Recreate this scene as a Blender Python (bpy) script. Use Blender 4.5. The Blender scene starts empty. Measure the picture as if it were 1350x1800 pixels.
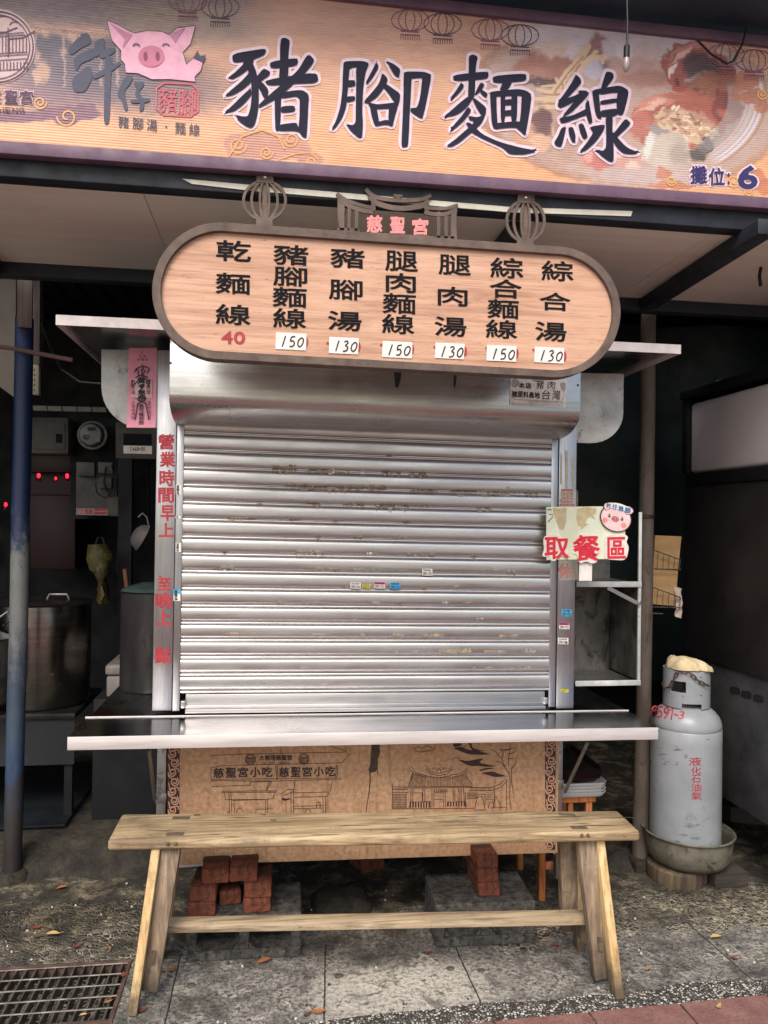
import bpy, bmesh, math, random
from mathutils import Vector, Matrix, noise as mnoise
random.seed(7)
SC = bpy.context.scene
COL = SC.collection
R_ = math.radians

# ------------------------------------------------------------------ camera
FPX, CAM_H = 1352.0, 1.5
YAW, PITCH, ROLL = R_(8.0), R_(0.6), R_(0.84)
cf = Vector((math.sin(YAW)*math.cos(PITCH), math.cos(YAW)*math.cos(PITCH), math.sin(PITCH)))
r0 = Vector((math.cos(YAW), -math.sin(YAW), 0)); u0 = r0.cross(cf)
cr = r0*math.cos(ROLL) + u0*math.sin(ROLL); cu = -r0*math.sin(ROLL) + u0*math.cos(ROLL)
CP = Vector((0, 0, CAM_H))
cam = bpy.data.cameras.new('camera'); co = bpy.data.objects.new('camera', cam); COL.objects.link(co)
cam.sensor_fit = 'VERTICAL'; cam.sensor_height = 36; cam.lens = 36*FPX/1800
cam.clip_start = 0.05; cam.clip_end = 500
co.matrix_world = Matrix(((cr.x, cu.x, -cf.x, 0), (cr.y, cu.y, -cf.y, 0), (cr.z, cu.z, -cf.z, CAM_H), (0, 0, 0, 1)))
SC.camera = co

# ------------------------------------------------------------------ light
SUN_EL, SUN_AZ = 48, 200          # sun high behind the photographer, a little to the left
w = bpy.data.worlds.new('World'); SC.world = w; w.use_nodes = True
nt = w.node_tree; bg = nt.nodes['Background']
sky = nt.nodes.new('ShaderNodeTexSky'); sky.sky_type = 'NISHITA'; sky.sun_disc = False
sky.sun_elevation = R_(SUN_EL); sky.sun_rotation = R_(SUN_AZ); sky.dust_density = 4.0; sky.air_density = 1.0; sky.ozone_density = 0.6
nt.links.new(sky.outputs[0], bg.inputs[0]); bg.inputs[1].default_value = 0.13
sd = Vector((math.sin(R_(SUN_AZ))*math.cos(R_(SUN_EL)), math.cos(R_(SUN_AZ))*math.cos(R_(SUN_EL)), math.sin(R_(SUN_EL))))
sl = bpy.data.lights.new('sun', 'SUN'); sl.energy = 1.4; sl.angle = R_(30); sl.color = (1, .95, .88)
so = bpy.data.objects.new('sun', sl); COL.objects.link(so); so.rotation_euler = sd.to_track_quat('Z', 'Y').to_euler()
SC.view_settings.view_transform = 'Standard'; SC.view_settings.look = 'None'
SC.view_settings.exposure = 0.65; SC.view_settings.gamma = 1
SC.view_settings.use_curve_mapping = False

# ------------------------------------------------------------------ pixel <-> world
def ray(x, y): return cf + cr*((x-675)/FPX) - cu*((y-900)/FPX)
def aY(x, y, Y):
    d = ray(x, y); return CP + d*(Y/d.y)
def aZ(x, y, Z):
    d = ray(x, y); return CP + d*((Z-CAM_H)/d.z)
def aX(x, y, X):
    d = ray(x, y); return CP + d*(X/d.x)
def proj(p):
    v = Vector(p)-CP; z = v.dot(cf); return 675+FPX*v.dot(cr)/z, 900-FPX*v.dot(cu)/z
def s2l(v):
    v /= 255.0
    return v/12.92 if v <= .04045 else ((v+.055)/1.055)**2.4
def S(r, g, b): return (s2l(r), s2l(g), s2l(b), 1)

# ------------------------------------------------------------------ materials
class NT:
    def __init__(s, name):
        m = bpy.data.materials.new(name); m.use_nodes = True; s.m = m; s.t = m.node_tree
        s.b = s.t.nodes['Principled BSDF']
    def n(s, typ, **kw):
        x = s.t.nodes.new(typ)
        for k, v in kw.items():
            if k in x.inputs.keys() if hasattr(x.inputs, 'keys') else False: x.inputs[k].default_value = v
            else: setattr(x, k, v)
        return x
    def l(s, a, b): s.t.links.new(a, b)
    def coords(s, scale=(1, 1, 1), kind='Object', rot=(0, 0, 0)):
        tc = s.n('ShaderNodeTexCoord'); mp = s.n('ShaderNodeMapping')
        mp.inputs['Scale'].default_value = scale; mp.inputs['Rotation'].default_value = rot
        s.l(tc.outputs[kind], mp.inputs[0]); return mp.outputs[0]
    def noise(s, vec, scale, detail=4, rough=.6, dist=0):
        x = s.n('ShaderNodeTexNoise'); x.inputs['Scale'].default_value = scale; x.inputs['Detail'].default_value = detail
        x.inputs['Roughness'].default_value = rough; x.inputs['Distortion'].default_value = dist
        s.l(vec, x.inputs['Vector']); return x.outputs[0]
    def voro(s, vec, scale, feature='F1', out=0):
        x = s.n('ShaderNodeTexVoronoi'); x.feature = feature; x.inputs['Scale'].default_value = scale
        s.l(vec, x.inputs['Vector']); return x.outputs[out]
    def ramp(s, fac, stops, interp='LINEAR'):
        x = s.n('ShaderNodeValToRGB'); e = x.color_ramp; e.interpolation = interp
        while len(e.elements) < len(stops): e.elements.new(.5)
        for q, (p, c) in zip(e.elements, stops): q.position = p; q.color = c if len(c) == 4 else (*c, 1)
        s.l(fac, x.inputs[0]); return x.outputs[0]
    def mix(s, fac, a, b, mode='MIX'):
        x = s.n('ShaderNodeMix'); x.data_type = 'RGBA'; x.blend_type = mode
        for v, i in ((fac, 0), (a, 6), (b, 7)):
            if hasattr(v, 'is_output'): s.l(v, x.inputs[i])
            else: x.inputs[i].default_value = v
        return x.outputs[2]
    def math(s, op, a, b=0.0, c=None):
        x = s.n('ShaderNodeMath'); x.operation = op
        for v, i in ((a, 0), (b, 1), (c, 2)):
            if v is None: continue
            if hasattr(v, 'is_output'): s.l(v, x.inputs[i])
            else: x.inputs[i].default_value = v
        return x.outputs[0]
    def mapr(s, v, a, b, c=0, d=1):
        x = s.n('ShaderNodeMapRange'); x.interpolation_type = 'SMOOTHSTEP'
        s.l(v, x.inputs[0])
        for i, q in enumerate((a, b, c, d)): x.inputs[i+1].default_value = q
        return x.outputs[0]
    def bump(s, h, strength=.3, dist=.005):
        x = s.n('ShaderNodeBump'); x.inputs['Strength'].default_value = strength; x.inputs['Distance'].default_value = dist
        s.l(h, x.inputs['Height']); s.l(x.outputs[0], s.b.inputs['Normal'])
    def set(s, col=None, rough=None, metal=None, spec=None):
        for v, k in ((col, 'Base Color'), (rough, 'Roughness'), (metal, 'Metallic'), (spec, 'Specular IOR Level')):
            if v is None: continue
            if hasattr(v, 'is_output'): s.l(v, s.b.inputs[k])
            else: s.b.inputs[k].default_value = v
        return s.m

def worn(name, c1, c2, scale=8, rough=.6, metal=0, bump=.15, stretch=(1, 1, 1), dirt=None, dirt_amt=.5, bdist=.003, spec=.5, fine=60):
    """two colours broken up by noise, dirt specks on top, a little bump"""
    t = NT(name); v = t.coords(stretch)
    c = t.ramp(t.noise(v, scale, 6, .65), [(.35, c1), (.65, c2)])
    if dirt:
        d = t.ramp(t.noise(v, scale*2.3, 8, .75, .6), [(dirt_amt, (0, 0, 0, 1)), (dirt_amt+.12, (1, 1, 1, 1))])
        c = t.mix(d, c, dirt)
    rr = t.mapr(t.noise(v, scale*1.7, 4), .3, .7, max(rough-.1, .05), min(rough+.12, 1))
    t.bump(t.noise(v, fine, 5, .6), bump, bdist)
    return t.set(c, rr, metal, spec)
def flat(name, c, rough=.6, metal=0, spec=.4):
    t = NT(name); v = t.coords()
    n = t.noise(v, 35, 4, .6)
    c2 = tuple(x*.82 for x in c[:3])+(1,)
    return t.set(t.ramp(n, [(.35, c2), (.65, c)]), rough, metal, spec)
def emis(name, c, st):
    t = NT(name); t.set(c, .5); t.b.inputs['Emission Color'].default_value = c; t.b.inputs['Emission Strength'].default_value = st
    return t.m
def steel(name, c=(.62, .61, .60, 1), rough=.28, streak=(2, 60, 60), grime=.62, gcol=(.30, .27, .22, 1), bump=.06):
    t = NT(name); v = t.coords(streak); v2 = t.coords((1, 1, 1))
    st = t.noise(v, 3, 5, .6); big = t.noise(v2, 4, 5, .6, .4); sm = t.noise(v2, 22, 8, .75, .5)
    dark = tuple(x*.72 for x in c[:3])+(1,)
    col = t.ramp(st, [(.3, dark), (.62, c)])
    col = t.mix(t.mapr(big, .35, .7, 0, .35), col, tuple(x*.75 for x in c[:3])+(1,))
    gm = t.ramp(sm, [(grime, (0, 0, 0, 1)), (grime+.07, (1, 1, 1, 1))])
    col = t.mix(t.math('MULTIPLY', gm, .7), col, gcol)
    rr = t.math('ADD', t.mapr(big, .3, .7, rough-.06, rough+.1), t.math('MULTIPLY', gm, .25))
    t.bump(t.noise(v2, 9, 3, .5), bump, .004)
    me = t.math('SUBTRACT', 1.0, t.math('MULTIPLY', gm, .6))
    return t.set(col, rr, me)
def wood(name, c1, c2, c3, axis=0, scale=1.0, rough=.62, bump=.25, stain=None, foot=0):
    t = NT(name); st = [14, 14, 14]; st[axis] = 1.1
    v = t.coords(tuple(x*scale for x in st)); v2 = t.coords((1, 1, 1))
    st2 = [52, 52, 52]; st2[axis] = 2
    g = t.noise(v, 2.2, 6, .6, 1.2); fib = t.noise(t.coords(tuple(x*scale for x in st2)), 2, 4, .6)
    col = t.ramp(g, [(.36, c1), (.5, c2), (.64, c3)])
    col = t.mix(t.mapr(fib, .48, .7, 0, .6), col, tuple(x*.42 for x in c1[:3])+(1,))
    if stain:
        sm = t.noise(v2, 5, 6, .7, .3)
        col = t.mix(t.mapr(sm, .5, .75, 0, .8), col, stain)
        sp = t.noise(v2, 42, 5, .7); col = t.mix(t.mapr(sp, .62, .7, 0, .55), col, tuple(x*.35 for x in stain[:3])+(1,))
        if foot:        # ground-in dirt on the feet
            geo = t.n('ShaderNodeNewGeometry'); sx = t.n('ShaderNodeSeparateXYZ'); t.l(geo.outputs['Position'], sx.inputs[0])
            zz = t.math('ADD', sx.outputs[2], t.math('MULTIPLY', t.math('SUBTRACT', t.noise(v2, 12, 5, .7), .5), .22))
            col = t.mix(t.mapr(zz, .02, foot, .85, 0), col, S(66, 60, 54))
    t.bump(fib, bump, .002)
    return t.set(col, rough)

# ------------------------------------------------------------------ mesh helpers
ORG = {}
class MB:
    def __init__(s): s.v = []; s.f = []; s.mi = []; s.c = None; s.k = 0
    def add(s, pts, faces, mi=0):
        o = len(s.v); s.v += [Vector(p) for p in pts]
        for f in faces: s.f.append([o+i for i in f]); s.mi.append(mi)
        return s
    def box(s, x0, x1, y0, y1, z0, z1, mi=0):
        p = [(x, y, z) for z in (z0, z1) for y in (y0, y1) for x in (x0, x1)]
        return s.add(p, [(0, 1, 3, 2), (4, 6, 7, 5), (0, 4, 5, 1), (2, 3, 7, 6), (0, 2, 6, 4), (1, 5, 7, 3)], mi)
    def hexa(s, p, mi=0):       # 4 bottom + 4 top points
        return s.add(p, [(3, 2, 1, 0), (4, 5, 6, 7), (0, 1, 5, 4), (1, 2, 6, 5), (2, 3, 7, 6), (3, 0, 4, 7)], mi)
    def bar(s, a, b, w, h, up=(0, 0, 1), mi=0, taper=1.0):
        a, b = Vector(a), Vector(b); d = (b-a).normalized(); x = d.cross(Vector(up)).normalized(); z = x.cross(d)
        q = []
        for p, k in ((a, 1.0), (b, taper)):
            for sx, sz in ((-1, -1), (1, -1), (1, 1), (-1, 1)): q.append(p+x*(sx*w*k/2)+z*(sz*h*k/2))
        return s.add(q, [(0, 1, 2, 3), (7, 6, 5, 4), (0, 4, 5, 1), (1, 5, 6, 2), (2, 6, 7, 3), (3, 7, 4, 0)], mi)
    def tube(s, path, r, n=10, mi=0, cap=True):
        path = [Vector(p) for p in path]; o = len(s.v); m = len(path); ref = None
        for i, p in enumerate(path):
            d = (path[min(i+1, m-1)]-path[max(i-1, 0)]).normalized()
            if ref is None: ref = Vector((0, 0, 1)) if abs(d.z) < .9 else Vector((1, 0, 0))
            x = d.cross(ref).normalized(); y = x.cross(d); rr = r[i] if isinstance(r, (list, tuple)) else r
            if abs(d.dot(ref)) < .95: ref = y
            for k in range(n):
                a = 2*math.pi*k/n; s.v.append(p+x*(rr*math.cos(a))+y*(rr*math.sin(a)))
        for i in range(m-1):
            for k in range(n):
                s.f.append([o+i*n+k, o+i*n+(k+1) % n, o+(i+1)*n+(k+1) % n, o+(i+1)*n+k]); s.mi.append(mi)
        if cap:
            s.f.append([o+k for k in range(n)]); s.mi.append(mi)
            s.f.append([o+(m-1)*n+k for k in reversed(range(n))]); s.mi.append(mi)
        return s
    def lathe(s, c, prof, n=32, mi=0, wob=0):
        c = Vector(c); o = len(s.v); m = len(prof)
        for r, z in prof:
            for k in range(n):
                a = 2*math.pi*k/n; q = 1+wob*math.sin(3*a+1)
                s.v.append(c+Vector((r*q*math.cos(a), r*q*math.sin(a), z)))
        for i in range(m-1):
            for k in range(n):
                s.f.append([o+i*n+k, o+i*n+(k+1) % n, o+(i+1)*n+(k+1) % n, o+(i+1)*n+k]); s.mi.append(mi)
        return s
    def prism(s, poly, vec, mi=0):
        poly = [Vector(p) for p in poly]; n = len(poly); vec = Vector(vec)
        return s.add(poly+[p+vec for p in poly], [list(range(n)), list(range(2*n-1, n-1, -1))]+[(i, i+n, (i+1) % n+n, (i+1) % n) for i in range(n)], mi)
    def poly_px(s, pts, Y, mi=0):   # one flat polygon traced on the plane y = Y
        s.k += 1
        P = [aY(x, y, Y-(s.k % 12)*.00004) for x, y in pts]
        return s.add(P, [list(range(len(P)))], mi)
    def slab_px(s, pts, Y, d, mi=0): return s.prism([aY(x, y, Y) for x, y in pts], (0, d, 0), mi)
    def ring_px(s, outer, inner, Y, d, mi=0):
        n = len(outer); A = [aY(x, y, Y) for x, y in outer]; B = [aY(x, y, Y) for x, y in inner]; v = Vector((0, d, 0))
        P = A+B+[p+v for p in A]+[p+v for p in B]; F = []
        for i in range(n):
            j = (i+1) % n
            F += [(i, j, n+j, n+i), (2*n+i, 3*n+i, 3*n+j, 2*n+j), (i, 2*n+i, 2*n+j, j), (n+i, n+j, 3*n+j, 3*n+i)]
        return s.add(P, F, mi)
    def ribbon_px(s, pts, w, Y, closed=False, mi=0, d=0):   # mitred line of width w (px) on plane y = Y
        n = len(pts); s.k += 1; Yk = Y-(s.k % 12)*.00004; L = []; Rr = []
        for i in range(n):
            if closed: a, b, c = pts[i-1], pts[i], pts[(i+1) % n]
            else: a, b, c = pts[max(i-1, 0)], pts[i], pts[min(i+1, n-1)]
            d1 = Vector((b[0]-a[0], b[1]-a[1])); d2 = Vector((c[0]-b[0], c[1]-b[1]))
            if d1.length < 1e-6: d1 = d2
            if d2.length < 1e-6: d2 = d1
            if d1.length < 1e-6: d1 = d2 = Vector((1, 0))
            d1.normalize(); d2.normalize(); t = d1+d2
            t = d1 if t.length < .3 else t.normalized()
            k = 1/max(.45, abs(t.dot(d1))); ww = (w[i] if isinstance(w, (list, tuple)) else w)*.5*k
            L.append((b[0]-t.y*ww, b[1]+t.x*ww)); Rr.append((b[0]+t.y*ww, b[1]-t.x*ww))
        P = [aY(*p, Yk) for p in L]+[aY(*p, Yk) for p in Rr]; m = n if closed else n-1
        F = [(i, (i+1) % n, n+(i+1) % n, n+i) for i in range(m)]
        if not d: return s.add(P, F, mi)
        v = Vector((0, d, 0)); N = 2*n; Q = P+[p+v for p in P]; G = list(F)
        for i in range(m):
            j = (i+1) % n
            G += [(N+n+i, N+n+j, N+j, N+i), (i, N+i, N+j, j), (n+j, N+n+j, N+n+i, n+i)]
        if not closed: G += [(0, n, N+n, N), (n-1, N+n-1, N+2*n-1, 2*n-1)]
        return s.add(Q, G, mi)
    def build(s, name, mat, parent=None, smooth=False, bevel=0, seg=2, base=None, fix=True, angle=35):
        me = bpy.data.meshes.new(name)
        if parent is not None: org = ORG[parent.as_pointer()]
        elif base is not None: org = Vector(base)
        else: org = Vector((0, 0, 0))
        me.from_pydata([tuple(p-org) for p in s.v], [], s.f); me.update()
        for m in (mat if isinstance(mat, (list, tuple)) else [mat]): me.materials.append(m)
        for p, i in zip(me.polygons, s.mi): p.material_index = i
        if bevel or fix:
            bm = bmesh.new(); bm.from_mesh(me)
            if fix: bmesh.ops.recalc_face_normals(bm, faces=bm.faces)
            if bevel:
                es = [e for e in bm.edges if len(e.link_faces) == 2 and e.calc_face_angle(0) > R_(30)]
                bmesh.ops.bevel(bm, geom=es, offset=bevel, segments=seg, affect='EDGES', profile=.5, clamp_overlap=True)
            bm.to_mesh(me); bm.free()
        if smooth or bevel:
            for p in me.polygons: p.use_smooth = True
            me.set_sharp_from_angle(angle=R_(angle))
        o = bpy.data.objects.new(name, me); COL.objects.link(o)
        if parent is not None: o.parent = parent
        else: o.location = org
        ORG[o.as_pointer()] = org
        return o

def thing(name, label, cat, loc, group=None):
    o = bpy.data.objects.new(name, None); COL.objects.link(o); o.location = loc; o.empty_display_size = .1
    ORG[o.as_pointer()] = Vector(loc)
    return tag(o, label, cat, group)
def tag(o, label, cat, group=None, kind=None):
    if label: o['label'] = label
    if cat: o['category'] = cat
    if group: o['group'] = group
    if kind: o['kind'] = kind
    return o
def struct(o): o['kind'] = 'structure'; return o
def dup(o, loc, rot=None, label=None, scale=None):
    r = o.copy(); COL.objects.link(r); r.location = loc
    if rot is not None: r.rotation_euler = rot
    if scale is not None: r.scale = scale
    if label: r['label'] = label
    for ch in o.children:
        c = ch.copy(); COL.objects.link(c); c.parent = r
    return r

# glyph outlines come from Blender's built-in font (its CJK fallback)
_fc = bpy.data.curves.new('lettering_source', 'FONT'); _fo = bpy.data.objects.new('lettering_source', _fc); COL.objects.link(_fo)
_gc = {}
def glyph(ch):
    if ch not in _gc:
        _fc.body = ch; _fc.resolution_u = 3; _fc.fill_mode = 'FRONT'
        bpy.context.view_layer.update()
        m = bpy.data.meshes.new_from_object(_fo.evaluated_get(bpy.context.evaluated_depsgraph_get()))
        vs = [(v.co.x, v.co.y) for v in m.vertices]; fs = [list(p.vertices) for p in m.polygons]
        bpy.data.meshes.remove(m); loops = []; nxt = {}
        cnt = {}
        for f in fs:
            for i in range(len(f)):
                e = (f[i], f[(i+1) % len(f)]); cnt[tuple(sorted(e))] = cnt.get(tuple(sorted(e)), 0)+1
        for f in fs:
            for i in range(len(f)):
                e = (f[i], f[(i+1) % len(f)])
                if cnt[tuple(sorted(e))] == 1: nxt[e[0]] = e[1]
        while nxt:
            a = next(iter(nxt)); L = [a]
            while L[-1] in nxt:
                n = nxt.pop(L[-1])
                if n == L[0]: break
                L.append(n)
            loops.append(L)
        if vs:
            x0 = min(v[0] for v in vs); x1 = max(v[0] for v in vs); y0 = min(v[1] for v in vs); y1 = max(v[1] for v in vs)
            vs = [((a-x0)/max(x1-x0, 1e-6), (b-y0)/max(y1-y0, 1e-6)) for a, b in vs]
        _gc[ch] = (vs, fs, loops)
    return _gc[ch]
def put(mb, ch, rect, Y, off=.012, slope=0, shear=0, mi=0, fn=None):
    """one character fitted to a rectangle (photo pixels) on plane y = Y; off thickens the strokes"""
    vs, fs, loops = glyph(ch); x0, y0, x1, y1 = rect
    e = off*.8*max(x1-x0, (y1-y0)*.8)
    x0, y0, x1, y1 = x0+e, y0+e, x1-e, y1-e
    mb.k += 1; Yk = Y-(mb.k % 6)*.00004
    P2 = [(x0+a*(x1-x0)+(b-.5)*shear, y1-b*(y1-y0)+slope*(a-.5)*(x1-x0)) for a, b in vs]
    mb.add([fn(x, y) if fn else aY(x, y, Yk) for x, y in P2], fs, mi)
    if off > 0:
        for L in loops:
            Q = []
            for i in L:
                if not Q or math.dist(P2[i], Q[-1]) > e*.15: Q.append(P2[i])
            if len(Q) < 3: continue
            if fn:
                t = MB(); n = len(Q)
                for i in range(n):
                    a, b, c = Vector(Q[i-1]), Vector(Q[i]), Vector(Q[(i+1) % n]); d1 = (b-a).normalized(); d2 = (c-b).normalized(); d = d1+d2
                    d = d1 if d.length < .3 else d.normalized(); k = e/max(.5, abs(d.dot(d1)))
                    t.v += [fn(b.x-d.y*k, b.y+d.x*k), fn(b.x+d.y*k, b.y-d.x*k)]
                mb.add(t.v, [(2*i, 2*i+1, (2*i+3) % (2*n), (2*i+2) % (2*n)) for i in range(n)], mi)
            else: mb.ribbon_px(Q, 2*e, Yk-.00003, True, mi)
def dot(mb, cx, cy, r, Y, mi=0): mb.poly_px([(cx+r*math.cos(k*.7854), cy+r*math.sin(k*.7854)) for k in range(8)], Y, mi)
def row(mb, s, x0, y0, x1, y1, Y, off=.012, slope=0, gap=.12, mi=0, widths=None, fn=None, shear=0):
    n = len(s); W = widths or [1]*n; tot = sum(W)+gap*(n-1); u = (x1-x0)/tot; x = x0
    for ch, wd in zip(s, W):
        if ch == '·': dot(mb, x+u*wd/2, (y0+y1)/2+slope*((x+u*wd/2)-x0)*(1), (y1-y0)*.09, Y, mi)
        elif ch != ' ':
            dy = slope*((x+u*wd/2)-x0)
            a, b = (y0, y1) if ch not in '·-~:' else (y0+(y1-y0)*.4, y0+(y1-y0)*.6)
            put(mb, ch, (x, a+dy, x+u*wd, b+dy), Y, off, slope, shear, mi, fn)
        x += u*(wd+gap)

# ------------------------------------------------------------------ shared materials
M = {}
M['steel'] = steel('brushed_steel', rough=.27)
M['slat'] = steel('shutter_steel', c=(.60, .59, .585, 1), rough=.35, streak=(1.2, 30, 30), grime=.67, gcol=(.25, .21, .16, 1), bump=.035)
M['post'] = steel('post_steel', c=(.46, .47, .49, 1), rough=.36, streak=(50, 50, 2), grime=.7)
M['counter'] = steel('counter_steel', c=(.52, .51, .52, 1), rough=.2, streak=(1, 60, 60), grime=.68, bump=.03)
M['lip'] = worn('counter_lip_steel', S(196, 192, 190), S(222, 218, 216), 6, .4, .35, .04, stretch=(.5, 8, 8), dirt=S(150, 146, 140), dirt_amt=.68)
M['dullsteel'] = steel('dull_steel', c=(.40, .39, .38, 1), rough=.45, streak=(3, 3, 3), grime=.55, gcol=(.12, .11, .1, 1))
M['galv'] = worn('galvanised_sheet', S(156, 160, 158), S(204, 206, 202), 6, .5, .2, .1, dirt=S(92, 90, 84), dirt_amt=.58)
M['darksteel'] = worn('dark_greasy_steel', S(34, 33, 34), S(70, 68, 68), 5, .4, .6, .1, stretch=(1, 1, .3), dirt=S(20, 19, 18), dirt_amt=.55)
M['rustframe'] = worn('rusty_brown_steel', S(84, 71, 64), S(112, 96, 87), 14, .7, .15, .2, dirt=S(72, 52, 44), dirt_amt=.6)
M['purple'] = worn('purple_painted_steel', S(92, 70, 92), S(112, 88, 106), 10, .6, 0, .1, dirt=S(60, 46, 58), dirt_amt=.62)
M['navy'] = worn('dark_navy_paint', S(22, 28, 38), S(40, 46, 56), 9, .6, 0, .1, dirt=S(80, 78, 74), dirt_amt=.68)
M['cream'] = worn('cream_ceiling_sheet', S(234, 226, 212), S(242, 236, 224), 2.5, .55, 0, .05, stretch=(.4, 9, 1), dirt=S(150, 134, 112), dirt_amt=.7)
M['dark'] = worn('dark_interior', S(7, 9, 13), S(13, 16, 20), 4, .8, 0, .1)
M['tarp'] = worn('dark_green_tarp', S(8, 26, 28), S(14, 38, 36), 3, .6, 0, .3, bdist=.03, fine=6)
M['blackpaint'] = flat('black_paint', S(26, 26, 30), .8, 0, .15)
M['redpaint'] = worn('faded_red_paint', S(150, 34, 44), S(176, 58, 66), 25, .6, 0, .05, dirt=S(160, 120, 120), dirt_amt=.66)
M['paper'] = flat('white_paper', S(236, 232, 226), .8)
M['ink'] = flat('black_ink', S(38, 36, 40), .6)
M['oldwood'] = wood('weathered_bench_wood', S(128, 109, 82), S(164, 142, 108), S(190, 169, 134), 0, 1, .7, .3, stain=S(98, 86, 70))
M['legwood'] = wood('weathered_leg_wood', S(104, 90, 74), S(134, 116, 96), S(158, 138, 114), 2, 1, .72, .4, stain=S(72, 64, 56), foot=.16)
M['newwood'] = wood('yellow_batten_wood', S(186, 154, 104), S(204, 174, 124), S(214, 188, 140), 2, 1, .65, .2, stain=S(136, 114, 82), foot=.14)
M['brown'] = flat('dark_brown', S(60, 46, 40), .7)
M['blackrub'] = flat('black_rubber', S(22, 22, 24), .5)

# ------------------------------------------------------------------ ground
def ground_material():
    t = NT('worn_concrete_ground'); geo = t.n('ShaderNodeNewGeometry'); P = geo.outputs['Position']
    sx = t.n('ShaderNodeSeparateXYZ'); t.l(P, sx.inputs[0]); X, Y = sx.outputs[0], sx.outputs[1]
    big = t.noise(P, 2.2, 6, .65, .5); mid = t.noise(P, 9, 8, .7, .3); fin = t.noise(P, 70, 6, .7)
    conc = t.ramp(mid, [(.3, S(76, 75, 72)), (.48, S(134, 131, 125)), (.66, S(188, 184, 175))])
    conc = t.mix(t.mapr(fin, .42, .62, 0, .8), conc, S(58, 56, 52))
    sp1 = t.voro(P, 170); sp2 = t.voro(P, 110)
    conc = t.mix(t.mapr(sp1, .12, .2, .75, 0), conc, S(196, 190, 176)); conc = t.mix(t.mapr(sp2, .12, .22, .8, 0), conc, S(46, 44, 42))
    conc = t.mix(t.mapr(big, .52, .66, 0, .75), conc, S(66, 64, 60))
    # pale patch mid-slab: the bright light there is painted into the colour
    dx = t.math('DIVIDE', t.math('SUBTRACT', X, .42), .30); dy = t.math('DIVIDE', t.math('SUBTRACT', Y, 2.42), .16)
    rr = t.math('ADD', t.math('ADD', t.math('POWER', dx, 2), t.math('POWER', dy, 2)), t.math('MULTIPLY', t.math('SUBTRACT', mid, .5), 2.4))
    conc = t.mix(t.math('MULTIPLY', t.mapr(rr, .2, 1.8, .8, 0), t.mapr(fin, .66, .42, .35, 1)), conc, S(206, 201, 188))
    # sharp-edged damp and oily stains, hairline cracks
    dm = t.noise(P, 5.5, 9, .72, .9)
    conc = t.mix(t.mapr(dm, .545, .585, 0, .55), conc, S(58, 55, 50)); conc = t.mix(t.mapr(dm, .40, .36, 0, .5), conc, S(176, 171, 158))
    cv = t.n('ShaderNodeTexVoronoi'); cv.feature = 'DISTANCE_TO_EDGE'; cv.inputs['Scale'].default_value = 2.1
    wp = t.n('ShaderNodeVectorMath'); wp.operation = 'ADD'; nz_ = t.n('ShaderNodeTexNoise'); nz_.inputs['Scale'].default_value = 9; nz_.inputs['Detail'].default_value = 6
    t.l(P, nz_.inputs['Vector']); sc_ = t.n('ShaderNodeVectorMath'); sc_.operation = 'SCALE'; sc_.inputs['Scale'].default_value = .22; t.l(nz_.outputs['Color'], sc_.inputs[0])
    t.l(P, wp.inputs[0]); t.l(sc_.outputs[0], wp.inputs[1]); t.l(wp.outputs[0], cv.inputs['Vector'])
    conc = t.mix(t.math('MULTIPLY', t.mapr(cv.outputs[0], .002, .008, .7, 0), t.mapr(mid, .45, .55)), conc, S(44, 42, 38))
    # exposed pebbles
    vo = t.n('ShaderNodeTexVoronoi'); vo.inputs['Scale'].default_value = 52; t.l(P, vo.inputs['Vector'])
    ve = t.n('ShaderNodeTexVoronoi'); ve.feature = 'DISTANCE_TO_EDGE'; ve.inputs['Scale'].default_value = 52; t.l(P, ve.inputs['Vector'])
    hs = t.n('ShaderNodeSeparateColor'); t.l(vo.outputs['Color'], hs.inputs[0])
    peb = t.ramp(hs.outputs[0], [(0, S(46, 46, 46)), (.45, S(80, 78, 72)), (.75, S(120, 112, 98)), (1, S(186, 180, 166))])
    edge = t.mapr(ve.outputs[0], .0, .16)
    peb = t.mix(edge, S(206, 196, 172), peb)
    wob = t.math('MULTIPLY', t.math('SUBTRACT', t.noise(P, 7, 5, .6), .5), .35)
    xe = t.math('ADD', X, wob); ye = t.math('ADD', Y, wob)
    left = t.math('MULTIPLY', t.mapr(xe, -.44, -.38, 1, 0), t.math('ADD', t.math('MULTIPLY', t.mapr(ye, 2.64, 2.68), t.mapr(ye, 3.05, 3.15, 1, 0)), t.mapr(ye, 2.33, 2.37, 1, 0)))
    right = t.math('MULTIPLY', t.mapr(xe, .80, .9), t.math('MULTIPLY', t.mapr(ye, 2.62, 2.68), t.mapr(ye, 2.9, 3.05, 1, 0)))
    pm = t.math('MAXIMUM', left, right)
    scat = t.math('MULTIPLY', t.mapr(mid, .5, .62), .55)
    pm = t.math('MAXIMUM', pm, t.math('MULTIPLY', scat, t.mapr(hs.outputs[1], .5, .6)))
    pm = t.math('MULTIPLY', pm, t.mapr(big, .62, .5, .25, 1))
    col = t.mix(pm, conc, peb)
    # mossy dirt further under the stall, darkened to paint in the shade there
    shaded_dirt = t.mapr(t.math('ADD', Y, t.math('MULTIPLY', t.math('SUBTRACT', big, .5), 1.2)), 2.66, 3.0)
    col = t.mix(t.math('MULTIPLY', shaded_dirt, .82), col, t.ramp(mid, [(.34, S(24, 22, 20)), (.5, S(48, 43, 34)), (.66, S(138, 126, 98))]))
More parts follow.
